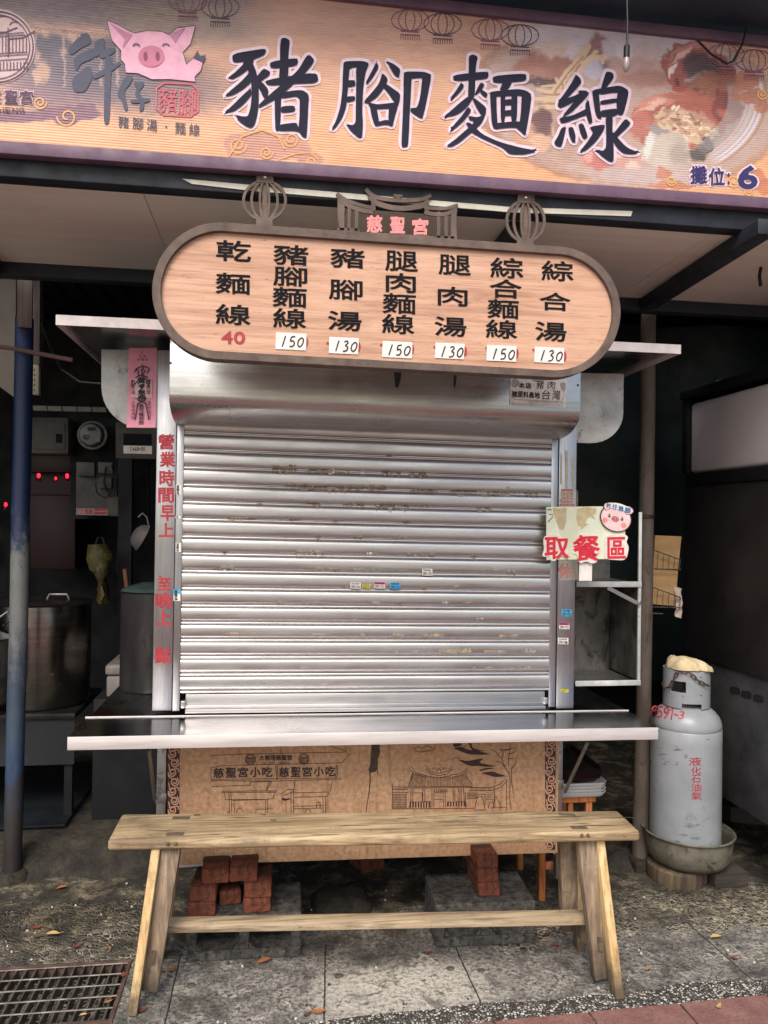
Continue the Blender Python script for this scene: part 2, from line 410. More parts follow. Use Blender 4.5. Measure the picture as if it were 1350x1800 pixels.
    # joints between the slabs
    def joint(px0, px1):
        a = aZ(*px0, 0); b = aZ(*px1, 0); d = (b-a).normalized()
        k = t.math('ADD', t.math('MULTIPLY', t.math('SUBTRACT', X, a.x), d.y), t.math('MULTIPLY', t.math('SUBTRACT', Y, a.y), -d.x))
        k = t.math('ADD', k, t.math('MULTIPLY', t.math('SUBTRACT', mid, .5), .012))
        return t.mapr(t.math('ABSOLUTE', k), .0008, .003, 1, 0)
    J = None
    for q in (((570, 1780), (572, 1690)), ((290, 1800), (305, 1735)), ((1240, 1650), (1340, 1738)), ((812, 1690), (835, 1740))):
        j = joint(*q); J = j if J is None else t.math('MAXIMUM', J, j)
    J = t.math('MULTIPLY', J, t.mapr(Y, 2.75, 2.7, 0, 1))
    col = t.mix(t.math('MULTIPLY', J, .85), col, S(36, 34, 30))
    h = t.math('ADD', t.math('MULTIPLY', edge, t.math('MULTIPLY', pm, .9)), t.math('ADD', t.math('MULTIPLY', fin, .5), t.math('MULTIPLY', mid, 1.2)))
    h = t.math('SUBTRACT', h, t.math('MULTIPLY', J, 1.5))
    t.bump(h, 1.0, .012)
    return t.set(col, t.mapr(mid, .3, .7, .65, .9), 0, .35)
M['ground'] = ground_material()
hx0, hx1, hy0, hy1 = -1.35, -.455, 2.375, 2.705
g = MB(); B = 120
def gq(x0, x1, y0, y1): g.add([(x0, y0, 0), (x1, y0, 0), (x1, y1, 0), (x0, y1, 0)], [(0, 1, 2, 3)])
gq(-B, hx0, -B, B); gq(hx1, B, -B, B); gq(hx0, hx1, -B, hy0); gq(hx0, hx1, hy1, B)
for a, b in (((hx0, hy0), (hx1, hy0)), ((hx1, hy0), (hx1, hy1)), ((hx1, hy1), (hx0, hy1)), ((hx0, hy1), (hx0, hy0))):
    g.add([(*a, 0), (*b, 0), (*b, -.22), (*a, -.22)], [(0, 1, 2, 3)])
g.add([(hx0, hy0, -.22), (hx1, hy0, -.22), (hx1, hy1, -.22), (hx0, hy1, -.22)], [(0, 1, 2, 3)])
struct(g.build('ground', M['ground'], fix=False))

# red-brown paving in front, with its washed-pebble border
tl = NT('red_paving_tile'); v = tl.coords()
n1 = tl.noise(v, 14, 6, .7); n2 = tl.noise(v, 120, 4, .7)
tl.bump(n2, .4, .004)
M['tile'] = tl.set(tl.mix(tl.mapr(n2, .4, .7, 0, .5), tl.ramp(n1, [(.3, S(118, 82, 78)), (.7, S(150, 114, 106))]), S(88, 62, 60)), .8, 0, .3)
pb = NT('washed_pebble_strip'); v = pb.coords()
vo = pb.n('ShaderNodeTexVoronoi'); vo.inputs['Scale'].default_value = 95; pb.l(v, vo.inputs['Vector'])
ve = pb.voro(v, 95, 'DISTANCE_TO_EDGE'); hs = pb.n('ShaderNodeSeparateColor'); pb.l(vo.outputs['Color'], hs.inputs[0])
e_ = pb.mapr(ve, .02, .2)
pc = pb.ramp(hs.outputs[0], [(0, S(66, 64, 62)), (.4, S(120, 116, 108)), (.62, S(176, 172, 162)), (1, S(222, 218, 208))])
pb.bump(e_, .9, .005)
M['strip'] = pb.set(pb.mix(e_, S(50, 48, 44), pc), .7, 0, .4)
a = aZ(850, 1801, 0); b = aZ(1350, 1752, 0); d = (b-a).normalized(); nrm = Vector((d.y, -d.x, 0))
A0 = a-d*3; A1 = b+d*3
st = MB(); wv = .085
pts1 = []; pts2 = []
for i in range(81):
    p = A0+(A1-A0)*(i/80); pts1.append(p+Vector((0, 0, .004))); pts2.append(p-nrm*(wv*(1+.35*mnoise.noise(p*4)))+Vector((0, 0, .004)))
st.add(pts1+pts2, [(i, i+1, 82+i, 81+i) for i in range(80)])
struct(st.build('pebble_strip', M['strip'], fix=False))
pv = MB(); tw = .30; L = (A1-A0).length; nt_ = int(L/tw)
jx = aZ(1197, 1772, 0); ofs = ((jx-A0).dot(d)) % tw
for r in range(15):
    for i in range(-1, nt_+1):
        u0_ = ofs+i*tw+.004+(r % 2)*tw*.5; u1_ = u0_+tw-.008; v0_ = r*tw+.003; v1_ = v0_+tw-.008
        q = [A0+d*u0_+nrm*v0_, A0+d*u1_+nrm*v0_, A0+d*u1_+nrm*v1_, A0+d*u0_+nrm*v1_]
        pv.prism([p+Vector((0, 0, .0105)) for p in q], (0, 0, -.008))
struct(pv.build('pavement', M['tile'], bevel=.002, seg=1))

# raised inner floor on the left with a crumbled front edge
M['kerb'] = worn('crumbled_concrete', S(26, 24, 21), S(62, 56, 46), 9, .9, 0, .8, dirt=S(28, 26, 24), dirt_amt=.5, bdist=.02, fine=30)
fl = MB(); xs = [-4+i*.05 for i in range(int((3.62)/.05)+1)]
top = []; bot = []; low = []
for x in xs:
    n = mnoise.noise((x*3, 1, 0))*.06
    top.append((x, 3.46+n, .10+.01*mnoise.noise((x*6, 2, 0)))); low.append((x, 3.38+n+.03*mnoise.noise((x*9, 5, 0)), .05)); bot.append((x, 3.33+n+.04*mnoise.noise((x*7, 3, 0)), -.01))
nx = len(xs); back = [(x, 8, .10) for x in xs]
fl.add(bot+low+top+back, [(k*nx+i, k*nx+i+1, (k+1)*nx+i+1, (k+1)*nx+i) for k in range(3) for i in range(nx-1)])
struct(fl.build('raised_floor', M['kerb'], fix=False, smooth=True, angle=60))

# ------------------------------------------------------------------ shed: walls, roof, ceiling, poles
def one(name, mb, mat, label, cat, group=None, base=None, **kw):
    c = base if base is not None else Vector((sum(p.x for p in mb.v)/len(mb.v), sum(p.y for p in mb.v)/len(mb.v), min(p.z for p in mb.v)))
    return tag(mb.build(name, mat, base=c, **kw), label, cat, group)
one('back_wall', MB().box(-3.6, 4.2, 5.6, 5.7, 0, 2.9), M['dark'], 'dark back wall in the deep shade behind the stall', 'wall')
one('shade_wall', MB().box(-3.6, -3.5, 3.1, 5.598, .1, 2.9), M['dark'], 'dark unseen left-hand wall added to keep the kitchen dark', 'wall')  # unseen side walls, added to shut light out of the interior
one('shade_wall', MB().box(4.1, 4.2, 2.4, 5.598, 0, 2.9), M['dark'], 'dark unseen right-hand wall added to keep the interior dark', 'wall')
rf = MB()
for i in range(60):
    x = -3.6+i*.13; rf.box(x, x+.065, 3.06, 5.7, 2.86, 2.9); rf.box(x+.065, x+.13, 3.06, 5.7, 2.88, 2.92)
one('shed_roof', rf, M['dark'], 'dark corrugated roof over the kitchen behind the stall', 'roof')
aw = thing('awning', 'cream-lined awning ceiling with dark steel beams over the stall', 'awning', (0.3, 2.7, 2.44))
cl = MB(); 
for i in range(8): cl.box(-1.6+i*.6, -1.6+i*.6+.597, 2.332, 3.05, 2.45, 2.462)
cl.build('ceiling_panel', M['cream'], aw)
MB().box(-1.8, 3.4, 2.272, 2.33, 2.447, 2.56).build('front_beam', M['navy'], aw, bevel=.004)
MB().box(-3.5, 4.0, 3.052, 3.11, 2.40, 2.50).build('rear_beam', M['navy'], aw, bevel=.004)
xb = aZ(1150, 520, 2.43).x
pa_, pb_ = aZ(1150, 527, 2.424), aZ(1352, 396, 2.424); pd_ = (pb_-pa_)/(pb_.y-pa_.y); pa_ = pa_+pd_*(3.05-pa_.y); pb_ = pb_+pd_*(2.18-pb_.y)
MB().bar(pa_, pb_, .06, .048).build('cross_beam', M['navy'], aw, bevel=.003)
for xq in (.745, -1.06): MB().box(xq-.03, xq+.03, 2.335, 3.05, 2.40, 2.448).build('cross_beam', M['navy'], aw, bevel=.003)
# lean-to over the banner
one('lean_to_roof', MB().box(-2.4, 3.6, 2.02, 2.6, 3.085, 3.12), worn('dark_blue_tarpaulin', S(40, 54, 70), S(56, 70, 84), 3, .6, 0, .2, bdist=.02, fine=8), 'dark blue tarpaulin roof edge above the food banner', 'roof')
pl = MB(); X0 = aY(41, 900, 3.36)
def pole_path(px_pts, Y): return [aY(x, y, Y) for x, y in px_pts]
bm_ = NT('blue_peeling_paint'); geo = bm_.n('ShaderNodeNewGeometry'); sp = bm_.n('ShaderNodeSeparateXYZ'); bm_.l(geo.outputs[0], sp.inputs[0])
v = bm_.coords((1, 1, .5)); nz = bm_.noise(v, 22, 8, .75, .3)
zz = bm_.math('ADD', sp.outputs[2], bm_.math('MULTIPLY', bm_.math('SUBTRACT', nz, .5), .9))
c_ = bm_.ramp(zz, [(.0, S(40, 34, 34)), (.32, S(52, 50, 52)), (.5, S(44, 66, 96)), (.62, S(62, 76, 92))])
c2_ = bm_.ramp(bm_.mapr(zz, .7, 2.2), [(0, S(52, 66, 84)), (.10, S(104, 106, 106)), (.38, S(120, 122, 120)), (.48, S(56, 70, 92)), (.56, S(22, 42, 78)), (1, S(22, 42, 82))])
cc = bm_.mix(bm_.mapr(zz, .62, .75), c_, c2_)
cc = bm_.mix(bm_.mapr(bm_.noise(v, 60, 6, .7), .58, .68, 0, .6), cc, S(46, 42, 42))
bm_.bump(nz, .3, .003); M['bluepole'] = bm_.set(cc, .5)
bp = thing('roof_pole', 'round blue pole with peeling paint at the left edge', 'pole', aY(22, 1545, 3.36))
MB().tube(pole_path([(43, 560), (40, 760), (36, 900), (33, 1100), (28, 1250), (25, 1400), (21, 1548)], 3.36), .036, 16).build('shaft', M['bluepole'], bp, smooth=True)
MB().hexa([aY(30, 575, 3.30), aY(56, 577, 3.30), aY(56, 577, 3.37), aY(30, 575, 3.37), aY(30, 462, 3.30), aY(58, 464, 3.30), aY(58, 464, 3.37), aY(30, 462, 3.37)]).build('wooden_sleeve', wood('dark_old_timber', S(62, 52, 48), S(80, 68, 62), S(96, 84, 76), 2), bp, bevel=.004)
fb = aY(22, 1540, 3.36)
MB().lathe((fb.x, fb.y, -.005), [(0.0, .045), (.045, .045), (.06, .03), (.068, 0)], 14, wob=.1).build('footing', M['kerb'], bp, smooth=True)
rp = thing('roof_pole', 'rusty brown pole at the right end of the stall', 'pole', aY(1125, 1522, 3.19))
M['rustpole'] = worn('rusty_brown_pole', S(70, 62, 56), S(104, 94, 86), 7, .75, .1, .3, stretch=(1, 1, .3), dirt=S(54, 38, 30), dirt_amt=.56)
MB().tube(pole_path([(1140, 528), (1138, 760), (1135, 1000), (1131, 1250), (1127, 1420), (1125, 1525)], 3.19), [.032]*4+[.036, .038], 16).build('shaft', M['rustpole'], rp, smooth=True)
wr = MB()
for k in range(3):
    c = aY(1137, 905+k*3, 3.19); wr.tube([c+Vector((.035*math.cos(a), .035*math.sin(a), .002*math.sin(a+k))) for a in [i*math.pi/8 for i in range(17)]], .0015, 5)
wr.build('wire_wrap', M['blackrub'], rp, smooth=True)
MB().box(aY(1118, 1525, 3.13).x, aY(1136, 1525, 3.13).x+.02, 3.13, 3.26, -.005, .05).build('footing', M['kerb'], rp, bevel=.012)

# ------------------------------------------------------------------ banner
YB = 2.25
def lines(pts): return pts
TOPL = lambda x: -58+(x+40)*.1015       # upper and lower edge of the print, photo pixels
ztop = aY(1000, 47, YB).z; 
bn = thing('shop_banner', 'wide orange printed banner with big black brush characters above the stall', 'banner', (0.35, YB, 2.53))
bx0, bx1 = aY(-60, 100, YB).x, aY(1420, 200, YB).x
zlow = lambda x: aY(0, 250, YB).z+(x-aY(0, 250, YB).x)*((aY(1350, 350, YB).z-aY(0, 250, YB).z)/(aY(1350, 350, YB).x-aY(0, 250, YB).x))
zhi = lambda x: ztop
import numpy as np
LIN = np.array([s2l(i) for i in range(256)])
def vnoise(x, y, seed):
    xi = np.floor(x); yi = np.floor(y); fx = x-xi; fy = y-yi; fx = fx*fx*(3-2*fx); fy = fy*fy*(3-2*fy)
    def h(a, b):
        q = np.sin(a*127.1+b*311.7+seed*74.7)*43758.5453; return q-np.floor(q)
    return (h(xi, yi)*(1-fx)+h(xi+1, yi)*fx)*(1-fy)+(h(xi, yi+1)*(1-fx)+h(xi+1, yi+1)*fx)*fy-.5
def fbm(x, y, seed, o=4):
    r = 0
    for i in range(o): r = r+vnoise(x*2**i, y*2**i, seed+i*13)*.55**i
    return r
F_ = lambda x, y: (774+x/2.344, y/2.344)
def paint(px, py):
    n1 = fbm(px*.008, py*.013, 1); n2 = fbm(px*.03, py*.15, 2, 3); n5 = fbm(px*.09, py*.11, 5, 3)
    v = np.clip((py-20)/260, 0, 1); C = np.stack([204+v*16+n1*18+n2*11, 162+v*2+n1*18+n2*11, 146-v*24+n1*14+n2*9], -1)
    def lay(d, col, soft, al=1.0, tex=10):    # d: signed distance in pixels, negative inside
        nonlocal C
        a = np.clip(.5-d/max(soft, .8), 0, 1); a = (a*a*(3-2*a)*al)[..., None]
        k = (n5*tex+n1*tex*.7)[..., None]
        C = C*(1-a)+(np.array(col, float)+k)*a
    def E(cx, cy, rx, ry, col, soft=8, rot=0, al=1.0, warp=5, food=True, tex=10):
        if food: cx, cy = F_(cx, cy); rx /= 2.344; ry /= 2.344; soft /= 2.344
        c, s_ = math.cos(R_(rot)), math.sin(R_(rot)); dx = px-cx+n5*warp*1.6+n1*warp; dy = py-cy+n5[::-1]*warp*1.6+n1*warp
        u = (dx*c+dy*s_)/rx; q = (-dx*s_+dy*c)/ry; lay((np.hypot(u, q)-1)*min(rx, ry), col, soft, al, tex)
    def K(x1, y1, x2, y2, r, col, soft=4, al=1.0, warp=2, food=True):
        if food: (x1, y1), (x2, y2) = F_(x1, y1), F_(x2, y2); r /= 2.344; soft /= 2.344
        dx, dy = x2-x1, y2-y1; X = px+n5*warp*2; Y_ = py+n1*warp*2
        t = np.clip(((X-x1)*dx+(Y_-y1)*dy)/(dx*dx+dy*dy+1e-9), 0, 1); lay(np.hypot(X-x1-t*dx, Y_-y1-t*dy)-r, col, soft, al)
    # printed temple roofs on the left
    L = lambda *a, **k: E(*a, food=False, **k)
    L(150, -20, 300, 66, (140, 126, 132), soft=30, rot=4); L(330, 40, 130, 34, (160, 140, 132), soft=34, rot=6)
    L(130, 104, 190, 40, (80, 80, 100), soft=22, rot=5); L(250, 150, 150, 46, (122, 102, 108), soft=50, rot=3); L(95, 152, 90, 46, (134, 106, 118), soft=40); L(180, 120, 120, 46, (96, 88, 104), soft=40)
    for x, y, r in ((68, 132, 9), (128, 66, 8), (75, 126, 14), (66, 100, 5), (112, 88, 4)): L(x, y, r, r*1.4, (186, 150, 132), soft=8)
    for x in (112, 62, 176, 205): K(x, 55+x*.1, x+2, 150, 1.6, (172, 150, 150), food=False)
    roof = (py < 40+px*.115+3*np.abs(np.sin(px*.33)))*(px < 345)
    st_ = .5+.5*np.sin((py-px*.115)*1.5); C[...] = np.where((roof*(st_ > .55))[..., None], C*.84, C)
    sc_ = 40+px*.115+3*np.abs(np.sin(px*.33)); lay(np.abs(py-sc_)-.9, (96, 84, 98), 1.6, .8*(px < 300))
    for x, y, rx, ry in ((120, 200, 58, 13), (118, 204, 26, 18), (150, 192, 20, 12), (30, 205, 60, 10), (486, 262, 62, 20), (450, 246, 40, 14), (430, 264, 30, 20), (545, 280, 24, 12), (415, 252, 22, 16), (512, 244, 16, 12)): L(x, y, rx, ry, (118, 82, 104) if x < 200 else (186, 134, 118), soft=3, warp=2)
    # printed bowl of braised trotter
    E(770, 430, 650, 345, (150, 106, 86), 20, 6, .75); E(780, 425, 635, 328, (184, 158, 148), 40, 6)
    E(600, 130, 330, 70, (206, 192, 204), 60); E(900, 170, 260, 70, (196, 184, 196), 70); E(470, 560, 160, 120, (176, 146, 134), 70)
    E(450, 270, 150, 78, (166, 116, 106), 22, -8); E(470, 200, 80, 36, (212, 184, 178), 30); E(540, 205, 30, 40, (214, 196, 204), 24); E(420, 340, 140, 16, (92, 72, 78), 16, 6); E(390, 300, 70, 24, (178, 132, 116), 24)
    E(650, 200, 42, 58, (148, 104, 110), 18, 8); E(700, 200, 40, 40, (196, 180, 192), 24); E(650, 290, 60, 40, (188, 180, 196), 18); E(690, 270, 26, 16, (112, 92, 100), 14)
    E(850, 240, 70, 66, (198, 176, 178), 26); E(800, 290, 120, 52, (186, 150, 144), 34); E(850, 330, 110, 34, (166, 122, 112), 30); E(760, 215, 36, 40, (206, 194, 200), 20)
    for x1, y1, x2, y2, r in ((430, 440, 610, 190, 15), (470, 420, 640, 215, 9), (590, 265, 625, 240, 12), (625, 240, 680, 236, 12), (672, 236, 672, 258, 8), (400, 372, 520, 400, 7), (390, 410, 560, 415, 7), (380, 448, 560, 440, 7), (480, 330, 500, 420, 8), (420, 360, 560, 350, 5), (440, 480, 470, 560, 8), (500, 450, 540, 500, 7)): K(x1, y1, x2, y2, r, (212, 184, 152))
    for x1, y1, x2, y2, r in ((420, 392, 560, 396, 3), (400, 430, 540, 428, 3), (470, 385, 590, 230, 3), (500, 340, 512, 410, 3)): K(x1, y1, x2, y2, r, (158, 116, 96))
    E(420, 510, 46, 60, (104, 70, 74), 20); E(350, 560, 50, 60, (196, 150, 124), 30); E(420, 590, 40, 36, (206, 166, 140), 18); E(560, 540, 80, 60, (150, 110, 104), 40)
    # upper trotter
    E(1055, 285, 140, 108, (146, 80, 76), 8, 12); E(1040, 225, 110, 44, (196, 138, 132), 14, -14, .9); E(1020, 250, 98, 40, (158, 86, 80), 12, -18); E(1080, 275, 78, 50, (78, 58, 66), 18, 16); E(1060, 318, 62, 16, (146, 162, 178), 12, -14); E(1000, 230, 60, 10, (222, 178, 172), 8, -32); E(960, 290, 9, 31, (232, 212, 206), 5, 22)
    E(972, 338, 32, 28, (160, 78, 68), 8); E(975, 335, 14, 12, (92, 50, 50), 8); E(1110, 350, 84, 50, (150, 96, 78), 14, 10); E(1068, 374, 24, 16, (112, 66, 58), 6); E(1072, 372, 14, 8, (160, 104, 86), 6); E(1160, 380, 34, 26, (108, 54, 52), 10); E(1180, 330, 40, 60, (142, 82, 70), 16)
    # lower trotter with its shredded meat
    E(985, 500, 200, 126, (168, 92, 82), 8, -6); E(910, 412, 110, 22, (206, 138, 122), 18, -18); E(870, 440, 70, 10, (228, 182, 168), 10, -30); E(1010, 396, 90, 18, (178, 104, 86), 12, 4); E(1180, 440, 62, 70, (124, 60, 58), 14, 10); E(1170, 470, 40, 20, (172, 96, 84), 12, 30); E(830, 520, 40, 60, (186, 112, 102), 20, 20)
    E(1010, 520, 128, 72, (190, 152, 130), 14, 14)
    rn = random.Random(11)
    for i in range(90):
        a, q = rn.uniform(0, 6.28), math.sqrt(rn.random()); cx = 1010+125*q*math.cos(a)+20*q*math.sin(a); cy = 515+66*q*math.sin(a)+24*q*math.cos(a); ln = rn.uniform(10, 34); an = rn.choice((-.7, -.5, .5, .9, .2))+rn.uniform(-.3, .3)
        K(cx, cy, cx+ln*math.cos(an), cy+ln*math.sin(an), rn.uniform(3, 9), rn.choice(((226, 204, 178), (212, 184, 156), (236, 220, 200), (176, 138, 114), (148, 106, 88), (204, 168, 140))), 4)
    E(935, 625, 106, 78, (192, 180, 168), 10, 8); E(862, 600, 18, 52, (212, 212, 206), 12, 14); E(900, 540, 50, 14, (150, 140, 140), 10, 14); E(985, 640, 40, 50, (168, 154, 144), 30); E(1095, 595, 32, 36, (48, 42, 46), 12); E(1060, 640, 36, 26, (84, 76, 76), 14); E(1050, 575, 30, 12, (206, 176, 146), 8, 30)
    E(650, 660, 66, 42, (190, 114, 108), 12, 14); E(610, 640, 24, 34, (214, 160, 150), 12); E(770, 660, 72, 42, (198, 150, 138), 16); E(740, 640, 24, 12, (226, 200, 188), 8); E(800, 690, 30, 16, (224, 196, 184), 10); E(700, 620, 20, 26, (156, 92, 88), 10); E(880, 735, 260, 40, (186, 166, 164), 50)
    # porcelain rim
    u = (px-F_(790, 0)[0])/(545/2.344); q = (py-F_(0, 400)[1])/(360/2.344); r = np.hypot(u, q); an = np.degrees(np.arctan2(q, u)); ok = (an > -14)*(an < 52)
    for lo, hi, col in ((.72, .86, (160, 154, 152)), (.86, .885, (206, 178, 200)), (.885, .93, (190, 186, 186)), (.93, 1.0, (214, 208, 212)), (.955, .972, (132, 88, 136)), (1.0, 1.03, (170, 130, 110))):
        m_ = np.clip((r-lo)/.012, 0, 1)*np.clip((hi-r)/.012, 0, 1)*np.clip((an+14)/6, 0, 1)*np.clip((52-an)/6, 0, 1)*(.9 if lo > .8 else .7); C = C*(1-m_[..., None])+np.array(col, float)*m_[..., None]
    for x, y, rx, ry in ((1265, 330, 60, 40), (1290, 400, 50, 34), (1330, 440, 30, 22), (1220, 380, 22, 40)): E(x, y, rx, ry, (172, 104, 80), 5, 0, .8)
    for x, y, rx, ry in ((960, 770, 90, 16), (930, 720, 30, 24), (1290, 740, 60, 40), (1340, 770, 40, 30)): E(x, y, rx, ry, (184, 116, 84), 6, 0, .8)
    return LIN[np.clip(C, 0, 255).astype(int)]
nxg, nzg = 760, 175
art = MB(); colr = []
for j in range(nzg+1):
    for i in range(nxg+1):
        x = bx0+(bx1-bx0)*i/nxg; z0 = zlow(x); z = z0+(zhi(x)-z0)*j/nzg
        art.v.append(Vector((x, YB, z)))
art.f = [[j*(nxg+1)+i, j*(nxg+1)+i+1, (j+1)*(nxg+1)+i+1, (j+1)*(nxg+1)+i] for j in range(nzg) for i in range(nxg)]; art.mi = [0]*len(art.f)
pt = NT('printed_banner'); at_ = pt.n('ShaderNodeAttribute'); at_.attribute_name = 'print'
wv_ = pt.n('ShaderNodeTexWave'); wv_.wave_type = 'BANDS'; wv_.bands_direction = 'Z'; wv_.inputs['Scale'].default_value = 42; wv_.inputs['Distortion'].default_value = .15
pt.l(pt.coords(), wv_.inputs['Vector'])
gr_ = pt.noise(pt.coords((1, 1, 4)), 18, 7, .7)
pc_ = pt.mix(pt.mapr(gr_, .52, .72, 0, .22), at_.outputs['Color'], S(120, 92, 80))
pc_ = pt.mix(pt.math('MULTIPLY', wv_.outputs['Fac'], .10), pc_, S(236, 214, 196))
pt.bump(wv_.outputs['Fac'], .35, .002)
M['print'] = pt.set(pc_, .48, 0, .4)
ao = art.build('print', M['print'], bn, fix=False)
ca = ao.data.color_attributes.new('print', 'FLOAT_COLOR', 'POINT')
uvp = np.array([proj(p) for p in art.v]).reshape(nzg+1, nxg+1, 2); col_ = paint(uvp[..., 0], uvp[..., 1]).reshape(-1, 3)
ca.data.foreach_set('color', np.concatenate([col_, np.ones((len(col_), 1))], 1).astype(np.float32).ravel())
fr = MB()
def edge_bar(za, zb, ya, yb):
    P = []
    for x in (bx0, bx1): P += [(x, ya, zlow(x)+za), (x, yb, zlow(x)+za), (x, ya, zlow(x)+zb), (x, yb, zlow(x)+zb)]
    fr.add(P, [(0, 1, 3, 2), (4, 6, 7, 5), (0, 4, 5, 1), (2, 3, 7, 6), (0, 2, 6, 4), (1, 5, 7, 3)])
edge_bar(-.036, 0, 2.236, 2.271); 
fr.box(bx0, bx1, 2.236, 2.271, ztop, ztop+.032)
fr.build('frame', M['purple'], bn, bevel=.003)
MB().box(bx0, bx1, 2.2535, 2.268, zlow(bx0)+.02, ztop-.001).build('backing_board', M['navy'], bn)

Z6 = lambda x, y: (370+x/3.375, 40+y/3.375)
Z7 = lambda x, y: (750+x/3.375, 70+y/3.375)
Z5 = lambda x, y: (x/3.375, y/3.375)
zhu = [[(128,183),(320,152),(331,165),(318,192),(240,222),(132,238)], [(200,225),(262,215),(240,262),(185,305),(130,335),(103,325),(150,290),(190,250)],
 [(215,245),(250,235),(275,300),(285,370),(287,480),(275,560),(262,605),(240,625),(205,610),(165,580),(148,545),(185,555),(222,555),(238,500),(245,420),(240,330),(225,290)],
 [(235,290),(245,350),(190,395),(130,430),(82,437),(120,400),(180,350)], [(240,385),(245,425),(200,480),(140,525),(78,535),(130,490),(190,430)],
 [(265,330),(315,268),(355,290),(350,310),(300,345),(275,365)], [(275,365),(300,345),(345,395),(340,440),(318,450),(295,400)],
 [(352,230),(515,207),(520,235),(505,255),(355,272)], [(418,92),(445,88),(472,105),(462,180),(462,330),(405,340),(412,250),(412,150)],
 [(590,190),(620,225),(560,300),(480,375),(400,445),(290,505),(285,485),(380,400),(460,335),(520,280),(570,195)],
 [(318,340),(630,290),(643,355),(480,362),(340,372)], [(380,440),(420,430),(418,480),(415,590),(405,640),(385,640),(382,560)],
 [(405,415),(540,395),(585,425),(580,500),(575,600),(570,685),(545,675),(520,640),(528,560),(530,430),(420,450)], [(418,495),(500,490),(503,525),(418,535)],
 [(400,605),(510,590),(520,615),(535,650),(500,640),(400,642)]]
jiao = [[(790,228),(830,240),(822,300),(815,400),(805,500),(780,570),(735,630),(718,632),(745,580),(770,500),(782,400),(785,300)], [(790,228),(900,225),(940,240),(935,262),(845,262),(825,275),(795,260)],
 [(905,225),(942,240),(918,300),(905,400),(900,520),(905,600),(900,680),(880,683),(830,640),(805,600),(845,608),(862,590),(862,480),(865,350),(862,270)],
 [(812,340),(858,340),(860,375),(812,380)], [(808,435),(858,435),(858,460),(808,472)], [(985,230),(1000,262),(960,330),(925,368),(922,350),(950,300)],
 [(1045,225),(1090,245),(1128,275),(1118,325),(1095,315),(1070,275)], [(1020,295),(1055,335),(1030,385),(990,440),(930,480),(908,468),(960,410),(1000,360)],
 [(1040,360),(1075,385),(1128,420),(1118,485),(1090,470),(1050,410),(1025,385)], [(945,490),(985,500),(1000,580),(1000,610),(975,612),(955,550)],
 [(930,470),(990,485),(1110,470),(1118,490),(1090,505),(985,512),(945,500)], [(1060,490),(1115,485),(1090,570),(1080,615),(1060,610),(1055,560)],
 [(985,590),(1040,575),(1075,580),(1078,612),(1040,602),(990,612)], [(1145,290),(1195,300),(1190,400),(1183,520),(1178,640),(1172,735),(1140,738),(1132,720),(1138,600),(1145,450)],
 [(1145,288),(1270,290),(1312,308),(1300,335),(1250,325),(1195,330),(1150,330)], [(1255,300),(1312,308),(1295,400),(1275,500),(1258,568),(1235,560),(1185,525),(1190,505),(1225,505),(1242,450),(1255,350)]]
mian = [[(155,208),(365,185),(368,215),(355,232),(160,245)], [(250,95),(275,86),(305,100),(292,150),(288,260),(285,340),(245,350),(248,260),(250,160)],
 [(205,250),(225,275),(185,325),(140,360),(145,340),(175,300)], [(245,335),(285,330),(240,400),(180,445),(95,462),(150,415),(200,370)], [(320,250),(345,265),(325,300),(290,330),(285,320)],
 [(320,290),(365,320),(350,345),(318,315)], [(270,340),(290,350),(355,400),(350,445),(330,455),(300,410),(280,370)], [(245,395),(268,420),(220,480),(170,525),(138,540),(160,505),(210,450)],
 [(250,450),(300,460),(350,440),(330,490),(290,530),(240,570),(200,605),(150,635),(115,630),(170,590),(220,545),(270,505),(280,480),(250,475)],
 [(230,490),(260,490),(330,560),(430,605),(560,640),(650,655),(640,665),(580,680),(490,678),(455,640),(330,585),(260,545)], [(390,213),(590,198),(592,235),(575,245),(395,258)],
 [(455,245),(510,245),(490,285),(470,300),(430,300)], [(375,308),(415,305),(415,400),(420,490),(425,530),(395,525),(385,480),(380,400)], [(372,308),(540,290),(590,300),(625,325),(600,335),(540,330),(415,335),(380,335)],
 [(565,300),(625,325),(612,420),(595,520),(585,568),(560,545),(530,520),(550,500),(560,420)], [(395,500),(420,492),(560,480),(560,520),(480,520),(400,530)],
 [(438,315),(468,315),(465,490),(440,490)], [(503,310),(540,310),(535,490),(500,490)], [(462,355),(510,350),(508,385),(462,388)], [(462,418),(508,415),(508,448),(462,452)]]
